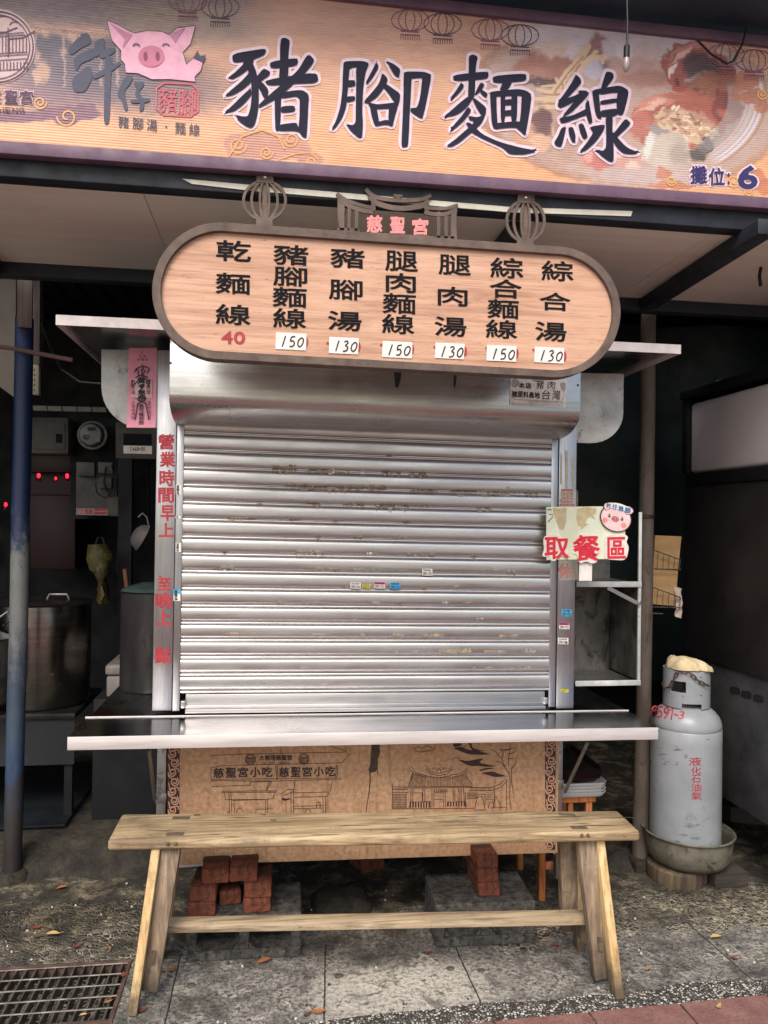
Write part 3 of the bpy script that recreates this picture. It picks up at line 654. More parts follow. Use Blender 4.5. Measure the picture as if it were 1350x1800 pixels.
xian = [[(885,205),(910,225),(920,255),(870,310),(830,350),(780,405),(778,370),(830,300),(868,240)], [(900,300),(945,300),(968,318),(920,370),(860,430),(800,465),(830,420),(880,360),(905,325)],
 [(780,350),(840,345),(905,320),(900,350),(840,385),(785,408)], [(785,462),(860,450),(925,420),(960,400),(968,440),(920,455),(800,500)], [(940,380),(960,350),(975,430),(985,490),(965,500),(945,440)],
 [(800,520),(830,515),(815,580),(800,635),(770,630),(755,610),(780,570)], [(840,520),(868,515),(885,570),(880,610),(862,605),(845,560)], [(900,500),(928,495),(950,550),(955,580),(930,590),(910,545)],
 [(1065,185),(1105,195),(1112,225),(1060,290),(1030,300),(1045,250)], [(980,300),(1020,310),(1025,350),(1030,420),(1040,470),(1015,465),(1000,430),(990,360)],
 [(978,298),(1080,280),(1150,270),(1200,300),(1180,320),(1120,310),(1030,325)], [(1140,280),(1200,300),(1190,360),(1165,450),(1130,440),(1125,360)], [(1030,360),(1130,345),(1130,370),(1030,385)],
 [(1030,418),(1135,405),(1135,440),(1110,455),(1030,455)], [(1062,450),(1105,450),(1102,540),(1110,640),(1110,720),(1090,725),(1040,690),(1000,650),(1045,660),(1065,640),(1065,540)],
 [(965,515),(1060,500),(1050,540),(1000,610),(940,660),(905,665),(950,610),(990,550)], [(1180,465),(1215,495),(1170,540),(1115,590),(1105,560),(1145,510)],
 [(1105,540),(1140,590),(1190,640),(1260,670),(1230,678),(1170,675),(1130,640),(1100,590)]]
def smooth_poly(P, it=2):
    for _ in range(it):
        Q = []
        for i in range(len(P)):
            a, b = P[i], P[(i+1) % len(P)]
            Q += [(a[0]*.82+b[0]*.18, a[1]*.82+b[1]*.18), (a[0]*.18+b[0]*.82, a[1]*.18+b[1]*.82)]
        P = Q
    return P
M['halo'] = flat('pale_pink_print', S(232, 208, 222), .5)
M['bannerblack'] = flat('banner_black_print', S(36, 38, 56), .7, 0, .2)
ink = MB(); halo = MB()
for strokes, Z in ((zhu, Z6), (jiao, Z6), (mian, Z7), (xian, Z7)):
    for P in strokes:
        P = smooth_poly([Z(*p) for p in P])
        ink.poly_px(P, YB-.0042); halo.ribbon_px(P, 10.5, YB-.0015, closed=True)
halo.build('lettering_outline', M['halo'], bn, fix=False); ink.build('lettering', M['bannerblack'], bn, fix=False)
# stall number
M['navyprint'] = flat('navy_print', S(52, 46, 104), .5)
hl = MB(); nb = MB()
for k, (off, mb, yy) in enumerate(((.085, hl, .0012), (.028, nb, .0032))):
    gx = 3 if k == 0 else 0
    put(mb, '攤', (1214-gx, 292-gx, 1243+gx, 323+gx), YB-yy, off); put(mb, '位', (1246-gx, 295-gx, 1274+gx, 326+gx), YB-yy, off)
    put(mb, ':', (1279-gx*.8, 304-gx, 1283+gx*.8, 324+gx), YB-yy, .02); put(mb, '6', (1297-gx, 291-gx, 1332+gx, 332+gx), YB-yy, .06 if k else .12)
hl.build('number_outline', M['halo'], bn, fix=False); nb.build('stall_number', M['navyprint'], bn, fix=False)
# brush name, pig and seal
M['indigo'] = flat('indigo_brush_print', S(62, 66, 92), .5)
br = MB()
for P in [[(400,290),(470,215),(540,215),(535,260),(480,285),(420,330)], [(430,345),(520,295),(585,285),(560,345),(480,375),(450,430)], [(425,470),(530,380),(555,450),(505,545),(450,548),(428,520)],
          [(470,200),(520,195),(540,225),(500,245)], [(560,245),(620,220),(622,290),(560,350)], [(570,300),(680,280),(690,305),(600,355)], [(540,450),(712,360),(715,385),(650,430),(560,472)], [(620,335),(668,330),(655,500),(650,735),(614,738),(620,500)],
          [(740,450),(792,455),(770,500),(735,540),(762,650),(740,658),(720,590),(693,560)], [(790,490),(852,480),(852,510),(822,540),(858,600),(850,655),(825,664),(832,600),(800,560),(812,528)], [(772,592),(892,580),(886,605),(780,614)]]:
    br.poly_px(smooth_poly([Z5(*p) for p in P]), YB-.002)
row(br, '豬腳湯·麵線', 208, 203, 351, 224, YB-.002, .006, .11, .35)
br.build('brush_name', M['indigo'], bn, fix=False)
M['seal'] = flat('red_seal_print', S(206, 92, 112), .5)
se = MB(); se.ribbon_px(smooth_poly([Z5(*p) for p in [(930,490),(1180,500),(1175,695),(925,680)]], 1), 3, YB-.002, closed=True)
put(se, '豬', Z5(945, 520)+Z5(1050, 665), YB-.002, .008); put(se, '腳', Z5(1055, 530)+Z5(1165, 680), YB-.002, .008); se.build('seal', M['seal'], bn, fix=False)
pk = [flat('pink_pig_print', S(238, 176, 200), .5), flat('deep_pink_print', S(196, 128, 160), .5), flat('nose_pink_print', S(206, 120, 150), .5), M['indigo'], flat('nostril_print', S(134, 62, 94), .5)]
pg = MB()
face = [(635,120),(700,145),(760,180),(800,195),(870,180),(960,185),(1000,205),(1050,165),(1160,150),(1130,260),(1085,310),(1105,380),(1150,340),(1205,365),(1190,420),(1155,455),(1160,485),(1010,470),(900,470),(820,435),(745,430),(740,380),(715,350),(718,300),(665,240),(650,190)]
pg.poly_px([Z5(*p) for p in face], YB-.0022, 0); pg.ribbon_px([Z5(*p) for p in face], .8, YB-.0032, True, 3)
for P in ([(650,135),(740,185),(785,205),(740,270),(725,290),(740,230)], [(1005,205),(1050,180),(1100,165),(1060,220),(1040,255)]): pg.poly_px([Z5(*p) for p in P], YB-.0034, 1)
ell = lambda cx, cy, rx, ry, n=28, a0=0, a1=360: [(cx+rx*math.cos(R_(a0+(a1-a0)*i/n)), cy+ry*math.sin(R_(a0+(a1-a0)*i/n))) for i in range(n if a1-a0 == 360 else n+1)]
pg.poly_px([Z5(*p) for p in ell(898, 334, 78, 64)], YB-.0034, 2)
for cx in (863, 935): pg.poly_px([Z5(*p) for p in ell(cx, 332, 12, 26)], YB-.0046, 4)
for cx in (808, 984): pg.ribbon_px([Z5(*p) for p in ell(cx, 275, 20, 16, 10, 190, 350)], 2, YB-.0046, mi=3)
pg.poly_px([Z5(*p) for p in [(1148,340),(1172,300),(1186,330),(1222,328),(1206,368)]], YB-.0046, 3)
pg.build('pig_logo', pk, bn, fix=False)
# round temple emblem (cut by the left edge of the picture)
M['emblem'] = flat('plum_emblem_print', S(92, 62, 92), .5)
em = MB(); eh = MB(); ec = (-4, 82)
for r, wd in ((62, 2.2), (56, 1.6)): em.ribbon_px(ell(*ec, r, r, 56), wd, YB-.003, True)
eh.poly_px(ell(*ec, 66, 66, 48), YB-.0012)
for x in range(-44, 52, 6):
    em.ribbon_px([(x, 64), (x, 92)], 1.4, YB-.003); em.ribbon_px([(x+2, 108), (x+2, 122)], 1.6, YB-.003)
for y, a_ in ((60, 46), (64, 48), (94, 52), (98, 52), (106, 50), (124, 42)): em.ribbon_px([(ec[0]-a_, y-2), (ec[0], y), (ec[0]+a_, y-3)], 1.4, YB-.003)
em.ribbon_px([(-60, 52), (-30, 58), (10, 56), (30, 48)], 2, YB-.003); em.ribbon_px([(16, 68), (40, 66), (62, 54)], 2, YB-.003); em.ribbon_px([(14, 48), (14, 100)], 1.6, YB-.003)
em.ribbon_px(ell(6, 36, 16, 8, 12, 180, 360), 1.6, YB-.003); em.ribbon_px(ell(26, 44, 9, 6, 10, 180, 360), 1.6, YB-.003)
for ch, x in (('慈', -22), ('聖', 8), ('宮', 35)):
    put(eh, ch, (x-2, 157, x+25, 184), YB-.0012, .09); put(em, ch, (x, 159, x+23, 182), YB-.003, .035)
row(em, 'CHENG', -14, 188, 42, 197, YB-.003, .02, .02, .25)
eh.build('emblem_halo', flat('pale_emblem_print', S(214, 186, 186), .5), bn, fix=False); em.build('temple_emblem', M['emblem'], bn, fix=False)
# printed lantern outlines along the top
ltm = [flat('mauve_line_print', S(140, 92, 116), .5), flat('slate_line_print', S(92, 78, 96), .5)]
def lantern(cx, cy, rx, ry, mi):
    lt = MB(); lm = ltm[mi]; mi = 0
    for k in (1, .62, .25): lt.ribbon_px(ell(cx, cy, rx*k, ry, 28), 1.3, YB-.002, True, mi)
    lt.ribbon_px([(cx-rx*.5, cy+ry), (cx+rx*.5, cy+ry+2)], 1.6, YB-.002, mi=mi); lt.ribbon_px([(cx-rx*.5, cy+ry+6), (cx+rx*.5, cy+ry+8)], 1.3, YB-.002, mi=mi)
    for i in range(9):
        x = cx-rx*.5+rx*i/8; lt.ribbon_px([(x, cy+ry+6), (x, cy+ry+16)], 1.1, YB-.002, mi=mi)
    lt.build('printed_lantern', lm, bn, fix=False)
for cx, cy, mi in ((330, 2, 0), (387, 12, 1), (721, 35, 0), (778, 42, 1), (862, 52, 0), (914, 62, 1), (1276, 96, 0), (1326, 106, 0)): lantern(cx, cy, 33, 19, mi)
cd = MB()
def curl(cx, cy, r, turns=1.6, flip=1, w=3.2):
    pts = [(cx+flip*r*(1-i/40*.8)*math.cos(i/40*turns*6.28), cy+r*(1-i/40*.8)*math.sin(i/40*turns*6.28)) for i in range(41)]
    cd.ribbon_px(pts, w, YB-.0013)
curl(418, 255, 16); curl(512, 245, 14, flip=-1); curl(468, 268, 12); curl(548, 284, 10); curl(70, 180, 12); curl(118, 205, 18, 1.3, -1); curl(1340, 165, 10); curl(1290, 318, 12); curl(1316, 335, 9); curl(1180, 318, 9)
cd.ribbon_px([(402, 275), (425, 240), (460, 228), (490, 240), (500, 262)], 3, YB-.0013); cd.ribbon_px([(490, 280), (520, 270), (545, 268), (560, 280)], 3, YB-.0013)
cd.build('printed_clouds', flat('light_cloud_print', S(224, 166, 112), .5), bn, fix=False)

# ------------------------------------------------------------------ light batten on the beam
one('light_batten', MB().slab_px([(320,314),(452,326),(900,364),(1112,371),(1109,380),(900,373),(440,335),(337,323)], 2.2685, .003), worn('yellowed_white_plastic', S(190, 188, 172), S(208, 206, 192), 12, .6, 0, .1, dirt=S(120, 116, 104), dirt_amt=.62), 'long pale batten along the dark beam under the banner', 'batten')

# ------------------------------------------------------------------ menu board
YS = 2.245
mb_ = thing('menu_board', 'long oval wooden menu board with black dish names and taped prices', 'menu board', aY(680, 650, YS))
def stadium(cL, rL, cR, rR, n=28):
    P = []
    for i in range(n+1):
        a = R_(90+180*i/n); P.append((cL[0]+rL*math.cos(a), cL[1]-rL*math.sin(a)))
    for i in range(n+1):
        a = R_(-90+180*i/n); P.append((cR[0]+rR*math.cos(a), cR[1]-rR*math.sin(a)))
    return P
out = stadium((388, 511), 121, (976, 548), 115.5); inn = stadium((388, 511.5), 105.5, (976, 548.5), 102)
MB().ring_px(out, inn, YS, .05).build('frame', M['rustframe'], mb_, bevel=.0015, seg=1, angle=40)
M['board'] = wood('pink_grained_board', S(196, 150, 122), S(222, 182, 152), S(236, 202, 172), 0, 1, .5, .2, stain=S(206, 168, 144))
def board_mat():
    t = NT('pink_grained_board'); v = t.coords((.9, 1, 13)); v2 = t.coords((1, 1, 1))
    g = t.noise(v, 2.1, 8, .68, 1.1); fib = t.noise(t.coords((4, 4, 130)), 1.6, 5, .65)
    c = t.ramp(g, [(.3, S(164, 122, 98)), (.5, S(200, 158, 132)), (.7, S(216, 180, 154))])
    c = t.mix(t.mapr(fib, .48, .72, 0, .5), c, S(140, 96, 76))
    c = t.mix(t.mapr(t.noise(v2, 1.6, 4), .4, .65, 0, .5), c, S(212, 170, 146))
    cr_ = t.noise(t.coords((1.2, 1, 26)), 2.6, 3, .5, .6)
    c = t.mix(t.mapr(t.math('ABSOLUTE', t.math('SUBTRACT', cr_, .43)), 0, .006, .65, 0), c, S(110, 72, 54))
    t.bump(fib, .15, .002); return t.set(c, .5, 0, .35)
M['board'] = board_mat()
YF = YS+.014
bp_ = MB(); P = [aY(*p, YF) for p in stadium((388, 511.5), 107, (976, 548.5), 103.5)]; bp_.prism(P, (0, .03, 0)); bp_.build('face', M['board'], mb_)
YL = YF-.0015
MENU = [('乾', 380, 422.6, 441, 459.5), ('麵', 379, 480, 440, 516.6), ('線', 379, 535, 440, 571), ('豬', 481, 430.6, 542, 466), ('腳', 480, 469, 540, 503), ('麵', 479, 505, 539, 540), ('線', 480, 542, 538, 577),
 ('豬', 581, 436.5, 641, 471), ('腳', 578, 491.5, 637.5, 527), ('湯', 576.6, 547, 635.5, 581), ('腿', 677, 441, 734.6, 477), ('肉', 678, 480, 731, 514), ('麵', 672.6, 515.7, 731, 551.5), ('線', 671.6, 552.6, 728, 587),
 ('腿', 771, 448, 827.6, 483.6), ('肉', 769.4, 504, 822, 537.6), ('湯', 764, 557, 820, 591), ('綜', 862, 453, 920, 489), ('合', 861, 490.6, 917, 524), ('麵', 857, 526, 912, 560), ('線', 854, 562, 909, 595),
 ('綜', 952, 458.6, 1008, 494), ('合', 948.7, 514, 1002.7, 546), ('湯', 941, 566, 996, 599.6)]
k_ = 0
for n in (3, 4, 3, 4, 3, 4, 3):
    menu = MB(); word = MENU[k_:k_+n]; k_ += n
    for ch, *r in word: put(menu, ch, r, YL, .015, .05)
    menu.build('dish_name', M['blackpaint'], mb_, fix=False)
pr = MB(); row(pr, '40', 389, 581.5, 431, 604, YL, .05, .03, .08)
for x, y in ((538, 600), (630, 609), (577, 603), (671, 606), (724, 613), (765, 610), (817, 617), (908, 621), (856, 612), (992, 626), (939, 615)):
    pr.poly_px([(x-1.5, y-8), (x+2.5, y-7), (x+4, y), (x+2.5, y+8), (x-1.5, y+9)] if x in (538, 724, 908, 992, 630, 817) else [(x-3, y-2), (x+2, y-2), (x+2, y+2), (x-3, y+2)], YL)
pr.build('red_prices', M['redpaint'], mb_, fix=False)
num = {'1': [[(.75, .02), (.25, 1)]], '5': [[(.95, .05), (.42, .1), (.28, .48), (.62, .42), (.82, .62), (.62, .92), (.1, .95)]], '3': [[(.3, .12), (.7, .02), (.85, .2), (.5, .45), (.8, .6), (.65, .9), (.08, .98)]], '0': [[(.7, .1), (.25, .35), (.12, .75), (.4, .95), (.8, .7), (.95, .3), (.7, .1)]]}
def curve_pts(P, n=8):
    Q = []
    for i in range(len(P)-1):
        p0 = P[max(i-1, 0)]; p1 = P[i]; p2 = P[i+1]; p3 = P[min(i+2, len(P)-1)]
        for k in range(n):
            t = k/n; Q.append(tuple(.5*((2*p1[j])+(-p0[j]+p2[j])*t+(2*p0[j]-5*p1[j]+4*p2[j]-p3[j])*t*t+(-p0[j]+3*p1[j]-3*p2[j]+p3[j])*t**3) for j in (0, 1)))
    return Q+[P[-1]]
for x0, y0, x1, y1, s in ((485, 584, 539, 616, '150'), (579, 592, 631, 623, '130'), (672.6, 599, 725, 630, '150'), (765.6, 602, 817, 631.6, '130'), (856, 606, 908, 636, '150'), (940, 609, 992, 639, '130')):
    m = MB(); sk = random.uniform(-1, 1)
    m.slab_px([(x0, y0), (x1, y0+2.5), (x1-1+sk, y1), (x0-1, y1-2.5)], YL-.0012, .0006)
    sl_ = m.build('price_slip', M['paper'], mb_)
    q = MB()
    for i, ch in enumerate(s):
        cx = x0+8+i*14.5; 
        for stq in num[ch]: q.ribbon_px([(cx+px*12, y0+6+py*19+i*.7) for px, py in curve_pts(stq)], 2.3, YL-.0024)
    q.build('handwritten_price', M['ink'], sl_, fix=False)
# two lantern-shaped hangers
for cx, cy, rx, ry, x0, y0 in ((465, 352, 37, 34, 452, 303), (924, 388, 33, 36, 911, 339)):
    h = MB()
    h.slab_px([(x0, y0), (x0+28, y0+2), (x0+29, y0+19), (x0-2, y0+17)], YS+.012, .006)
    h.slab_px([(cx-15, cy+ry-2), (cx+14, cy+ry-1), (cx+14, cy+ry+16), (cx-15, cy+ry+14)], YS+.012, .006)
    h.slab_px([(cx-4, y0+12), (cx+5, y0+12), (cx+5, cy+ry+6), (cx-4, cy+ry+6)], YS+.018, .005)
    for k, wd in ((1, 5), (.62, 4.5), (.22, 4)):
        h.ribbon_px(ell(cx, cy, rx*k, ry, 36), wd, YS+.013+.001*k, True, d=.006)
    ho = h.build('lantern_hanger', M['rustframe'], mb_)
    c = aY(cx+1, y0+8, YS+.011); b = MB().lathe((0, 0, 0), [(0, .003), (.004, .002), (.006, 0)], 10)
    b.v = [Vector((p.x+c.x, c.y-p.z, p.y+c.z)) for p in b.v]; b.build('bolt', M['steel'], ho)
# temple-shaped crest
c = MB(); YC_ = YS+.014
def rib(p, wd): c.ribbon_px(curve_pts(p, 6), wd, YC_, d=.006)
for p, wd in (([(643, 332), (660, 346), (700, 352), (740, 350), (758, 343)], 7), ([(650, 345), (665, 358), (700, 366), (735, 363), (752, 357)], 9), ([(592, 340), (610, 352), (640, 362), (655, 364)], 6), ([(597, 349), (615, 362), (640, 370), (656, 372)], 8), ([(805, 360), (785, 366), (760, 366), (746, 364)], 6), ([(803, 368), (782, 376), (762, 376), (746, 373)], 7)): rib(p, wd)
for P in ([(593, 345), (606, 348), (605, 405), (597, 404), (594, 385)], [(611, 358), (617, 359), (616, 405), (611, 405)], [(624, 362), (630, 363), (629, 407), (623, 406)], [(768, 372), (774, 372), (774, 418), (768, 418)], [(781, 372), (787, 372), (787, 419), (781, 419)], [(793, 370), (804, 366), (802, 385), (803, 420), (792, 419)], [(652, 340), (660, 345), (660, 370), (653, 370)], [(746, 352), (754, 350), (754, 375), (747, 374)], [(692, 341), (708, 342), (707, 347), (703, 347), (703, 352), (697, 352), (697, 347), (692, 346)], [(593, 400), (632, 402), (632, 408), (593, 405)], [(766, 414), (804, 416), (804, 421), (766, 419)]): c.slab_px(P, YC_+.0005, .005)
co_ = c.build('temple_crest', M['rustframe'], mb_)
q = MB()
for ch, r in (('慈', (645, 378, 672, 409)), ('聖', (686, 381, 712, 410)), ('宮', (725, 384, 753, 413))): put(q, ch, r, YC_, .045)
me_ = MB(); n = len(q.v); me_.v = q.v+[p+Vector((0, .005, 0)) for p in q.v]; me_.f = q.f+[[i+n for i in f] for f in q.f]; me_.mi = [0]*len(me_.f)
me_.build('crest_lettering', flat('salmon_pink_letters', S(238, 150, 150), .5), co_, fix=False)
c2 = MB(); c2.slab_px([(636, 407), (764, 415), (764, 424), (636, 416)], YC_+.001, .005); c2.build('crest_rail', M['rustframe'], co_)

# ------------------------------------------------------------------ food stall
YC = 2.80
fs = thing('food_stall', 'steel street-food stall with closed roller shutter and steel counter', 'food stall', (0.36, 3.0, 0.14))
def px_box(x0, y0, x1, y1, Y, d): # front rect traced, world-vertical box
    a = aY(x0, y0, Y); b = aY(x1, y1, Y); return (min(a.x, b.x), max(a.x, b.x), Y, Y+d, min(a.z, b.z), max(a.z, b.z))
# posts
post_txt = {}
for side, (xa, xb_) in (('l', ((275.9, 266.6), (310.4, 301.7))), ('r', ((981.5, 978.5), (1013.4, 1008.5)))):
    ty, by = (760, 1250) if side == 'l' else (840, 1246)
    a0 = aY(xa[0], ty, YC); a1 = aY(xa[1], by, YC); b0_ = aY(xb_[0], ty, YC); b1 = aY(xb_[1], by, YC)
    x0 = (a0.x+a1.x)/2; x1 = (b0_.x+b1.x)/2
    po = MB().box(x0, x1, YC, YC+.06, a1.z, 2.09).build('post', M['post'], fs, bevel=.003)
    t = MB()
    if side == 'l':
        for ch, r in (('營', (278, 763, 306, 790)), ('業', (281, 794, 308, 821)), ('時', (280, 826, 307, 855)), ('間', (278, 857, 306, 884)), ('早', (282, 888, 307, 916)), ('上', (279, 919, 306, 944)), ('至', (277, 1016, 301, 1038)), ('晚', (273, 1042, 303, 1069)), ('上', (273, 1072, 302, 1099)), ('點', (272, 1137, 301, 1166))): put(t, ch, r, YC-.001, .04, 0)
        bl = MB().ribbon_px([(279, 1012), (284, 1016)], 3, YC-.001)
        t.v += bl.v; o_ = len(t.v)-len(bl.v); t.f += [[i+o_ for i in f] for f in bl.f]; t.mi += [0]*len(bl.f)
    else:
        for ch, r in (('星', (983, 860, 1010, 890)), ('休', (980, 990, 1008, 1016))): put(t, ch, r, YC-.001, .045, 0)
    t.build('lettering', M['redpaint'], po, fix=False)
    post_txt[side] = po
# guide rails
lx0 = aY(311, 900, YC).x; lx1 = aY(322, 900, YC).x; rx0 = aY(966.5, 1000, YC).x; rx1 = aY(979.5, 1000, YC).x
for x0, x1, zb in ((lx0-.004, lx1, .815), (rx0, rx1-.003, .803)):
    MB().box(x0, x1, YC-.004, YC+.03, zb, 1.95).build('guide_rail', M['post'], fs, bevel=.002)
# roller shutter: 17 slats of one curtain
sx0, sx1 = lx1, rx0
pitch = .0612
def slat_y(u):     # u in 0..1 from the lower edge of a slat up; negative = towards the viewer
    if u < .17: k = (u-.085)/.085; return -.0065*math.sqrt(max(0, 1-k*k))
    if u < .215: return .002
    k = abs(2*min(1, max(0, (u-.215)/.785))-1); return -.0085*(1-k**8)**.8-.0022*(1-k*k)
us = [0, .012, .04, .085, .13, .158, .17, .18, .205, .215, .225, .24, .26, .29, .34, .41, .5, .6, .7, .79, .86, .91, .945, .97, .985, .996]
zb0 = aY(640, 1217, YC).z; xm = aY(640, 1217, YC).x
tilt = (aY(960, 1216, YC).z-aY(330, 1221, YC).z)/(sx1-sx0)
sh = MB(); NX = 24; rows = []
for k in range(17):
    for u in us: rows.append((zb0+(k+u)*pitch, YC+.006+slat_y(u)))
wobx = [sx0+(sx1-sx0)*i/NX for i in range(NX+1)]
for z, y in rows:
    for x in wobx: sh.v.append(Vector((x, y+.0006*mnoise.noise((x*3, z*6, 1)), z+tilt*(x-xm))))
sh.f = [[j*(NX+1)+i, j*(NX+1)+i+1, (j+1)*(NX+1)+i+1, (j+1)*(NX+1)+i] for j in range(len(rows)-1) for i in range(NX)]; sh.mi = [0]*len(sh.f)
sht = sh.build('shutter', M['slat'], fs, smooth=True, fix=False, angle=50)
bb = MB()
for za, zc, yy in ((-.058, -.0015, .0), (-.047, -.04, -.006), (-.066, -.052, -.012)):
    P = []
    for x in (sx0+.02, sx1-.015):
        dz = tilt*(x-xm)
        P += [(x, YC-.004+yy, zb0+za+dz), (x, YC+.02, zb0+za+dz), (x, YC-.004+yy, zb0+zc+dz), (x, YC+.02, zb0+zc+dz)]
    bb.add(P, [(0, 1, 3, 2), (4, 6, 7, 5), (0, 4, 5, 1), (2, 3, 7, 6), (0, 2, 6, 4), (1, 5, 7, 3)])
bb.build('bottom_bar', M['slat'], sht, bevel=.002)
for x in (sx0+.004, sx1-.022):
    z = zb0-.048+tilt*(x-xm); MB().box(x, x+.017, YC-.014, YC+.01, z, z+.026).build('lock_bolt', M['steel'], sht, bevel=.003)
# torn paper and glue on the slats
M['glue'] = worn('old_glue_residue', S(132, 120, 102), S(172, 160, 140), 40, .7, .2, .2, dirt=S(84, 70, 54), dirt_amt=.56)
M['glue2'] = worn('grey_tape_residue', S(150, 146, 136), S(178, 172, 160), 30, .5, .4, .1)
def on_slat(px, py):
    p = aY(px, py, YC); z = p.z-tilt*(p.x-xm); u = ((z-zb0)/pitch) % 1
    return Vector((p.x, YC+.006+slat_y(u)+.0006*mnoise.noise((p.x*3, z*6, 1))-.0009, p.z)), u
rnd = random.Random(3)
def residue(mb, cx, cy, wd, hh, jag=.5):
    n = max(6, int(wd/2.5)); st = rnd.random()*50; cols = []
    for i in range(n+1):
        x = cx-wd/2+wd*i/n; e = math.sin(math.pi*min(1, max(.04, i/n)))**.35
        e = min(1, e*1.6)*(1 if abs(mnoise.noise((x*.22, st+4, 0))) > .08 else .2); a = hh*.5*e*(1+1.5*jag*mnoise.noise((x*.3, st, 0))); b_ = hh*.5*e*(1+1.5*jag*mnoise.noise((x*.3, st+9, 0)))
        cols.append([on_slat(x, cy-a+(a+b_)*q/5)[0] for q in range(6)])
    P = [p for c_ in cols for p in c_]
    mb.add(P, [(i*6+q, i*6+q+1, i*6+q+7, i*6+q+6) for i in range(n) for q in range(5)])
rows_y = lambda x, k: 779+29.4*k+(x-330)*(.040-.0027*k)-18   # middle of slat k at column x
g1 = MB(); g2 = MB()
for x, k, wd, hh in ((500,2,44,16),(560,2,50,12),(575,2,20,10),(600,2,30,8),(688,2,34,17),(735,2,34,12),(545,3,44,14),(590,3,60,14),(650,3,60,14),(745,3,50,8),(815,3,20,14),(815,3,50,6),(545,4,30,8),(556,4,16,13),(612,4,18,10),(634,4,16,12),(672,4,26,13),(700,4,40,16),(735,4,40,8),(852,4,26,9),(495,5,12,6),(525,5,16,6),(590,5,10,8),(715,5,14,8),(425,5,50,5),(560,6,10,12),(630,6,14,12),(695,6,10,5),(575,8,60,7),(592,8,10,12),(650,8,60,6),(700,8,40,5),(740,7,50,13),(835,7,14,10),(900,8,16,14),(605,9,8,8),(618,9,10,8),(745,9,10,8),(495,10,14,9),(555,10,50,5),(660,10,16,8),(700,10,16,8),(420,12,60,5),(560,12,24,5),(635,12,14,6),(700,12,20,9),(760,12,40,12),(890,12,26,5),(800,13,60,12),(870,13,40,6),(930,13,26,12),(765,15,6,10),(450,15,40,4)):
    residue(g1 if rnd.random() < .6 else g2, x, rows_y(x, k)+rnd.uniform(-2, 3), wd, hh*.8, .75)
for k in range(34): residue(g1 if rnd.random() < .4 else g2, rnd.uniform(350, 940), rows_y(600, rnd.randint(1, 15)), rnd.uniform(5, 18), rnd.uniform(2, 6), .9)
for x, k, wd, hh in ((880,3,70,13),(935,3,24,13),(510,3,24,10),(620,8,40,6),(545,7,50,13),(400,8,24,11)): residue(g2, x, rows_y(x, k), wd, hh, .3)
g1.build('glue_residue', M['glue'], sht, fix=False); g2.build('tape_residue', M['glue2'], sht, fix=False)
wt = MB()
for x, k, wd, hh in ((583,2,11,9),(637,2,8,9),(650,7,11,5),(425,5,40,3),(695,2,6,6)): residue(wt, x, rows_y(x, k), wd, hh, .5)
wt.build('torn_paper', M['paper'], sht, fix=False)
# small phone-number stickers
stk = {'w': flat('white_sticker', S(232, 230, 222), .5), 'y': flat('yellow_sticker', S(214, 206, 60), .5), 'p': flat('pink_sticker', S(214, 60, 130), .5), 'b': flat('blue_sticker', S(74, 172, 222), .5)}
def sticker(cx, cy, wd, hh, Y, parent, col, label, text, band=None, vert=False):
    m = MB(); m.poly_px([(cx-wd/2, cy-hh/2), (cx+wd/2, cy-hh/2+.5), (cx+wd/2, cy+hh/2+.5), (cx-wd/2, cy+hh/2)], Y)
    if band: m.poly_px([(cx-wd/2, cy-hh/2), (cx+wd/2, cy-hh/2+.5), (cx+wd/2, cy-hh*.1), (cx-wd/2, cy-hh*.1)], Y-.0005, 1)
    if vert:
        for i, ch in enumerate(text): put(m, ch, (cx-wd*.42, cy-hh*.46+hh*.92*i/len(text), cx+wd*.1, cy-hh*.46+hh*.92*(i+.85)/len(text)), Y-.001, .02, 0, 0, 2)
    else:
        row(m, text, cx-wd*.44, cy-hh*.02, cx+wd*.44, cy+hh*.42, Y-.001, .03, .02, .1, 2)
        row(m, '電話專線服務', cx-wd*.4, cy-hh*.42, cx+wd*.4, cy-hh*.14, Y-.001, .01, .02, .1, 2)
    o = m.build('sticker', [stk[col], stk[band or col], M['ink']], parent, fix=False); o['label'] = label
    return o
Ysk = YC-.0085
sticker(625, 1029, 18, 11, Ysk, sht, 'w', 'white phone number sticker on the shutter', '2595-2344')
sticker(644, 1030, 14, 7, Ysk, sht, 'y', 'small yellow sticker on the shutter', '2595-27')
sticker(667.5, 1028.5, 19, 11, Ysk, sht, 'w', 'white sticker with a pink band', '2595-2723', 'p')
sticker(694.5, 1029.5, 18, 12, Ysk, sht, 'b', 'light blue sticker on the shutter', '2595-2723')
sticker(751, 1005.5, 18, 12, Ysk, sht, 'w', 'white sticker partly torn away', '2595-2723')
sticker(996, 1077, 17, 12, YC-.0014, post_txt['r'], 'b', 'light blue sticker', '2595-2723'); sticker(992, 1100, 18, 11, YC-.0014, post_txt['r'], 'w', 'white sticker with a pink band', '2595-2723', 'p')
sticker(990, 1126.5, 18, 11, YC-.0014, post_txt['r'], 'w', 'white phone number sticker', '2595-5216'); sticker(992.5, 1213.5, 13, 6, YC-.0014, post_txt['r'], 'y', 'small yellow sticker', '2595-27')
for cx, cy, wd, hh, lb in ((314, 861, 10, 18, 'upper white sticker on the left rail'), (313.5, 962, 9, 16, 'middle white sticker on the left rail'), (311, 1046, 12, 20, 'white and blue sticker on the left rail'), (313, 909, 9, 4, 'torn strip of white sticker')):
    sticker(cx, cy, wd, hh, YC-.0055, post_txt['l'], 'w', lb, '2595-2723' if hh > 5 else '2', None if cy != 1046 else 'b', True)
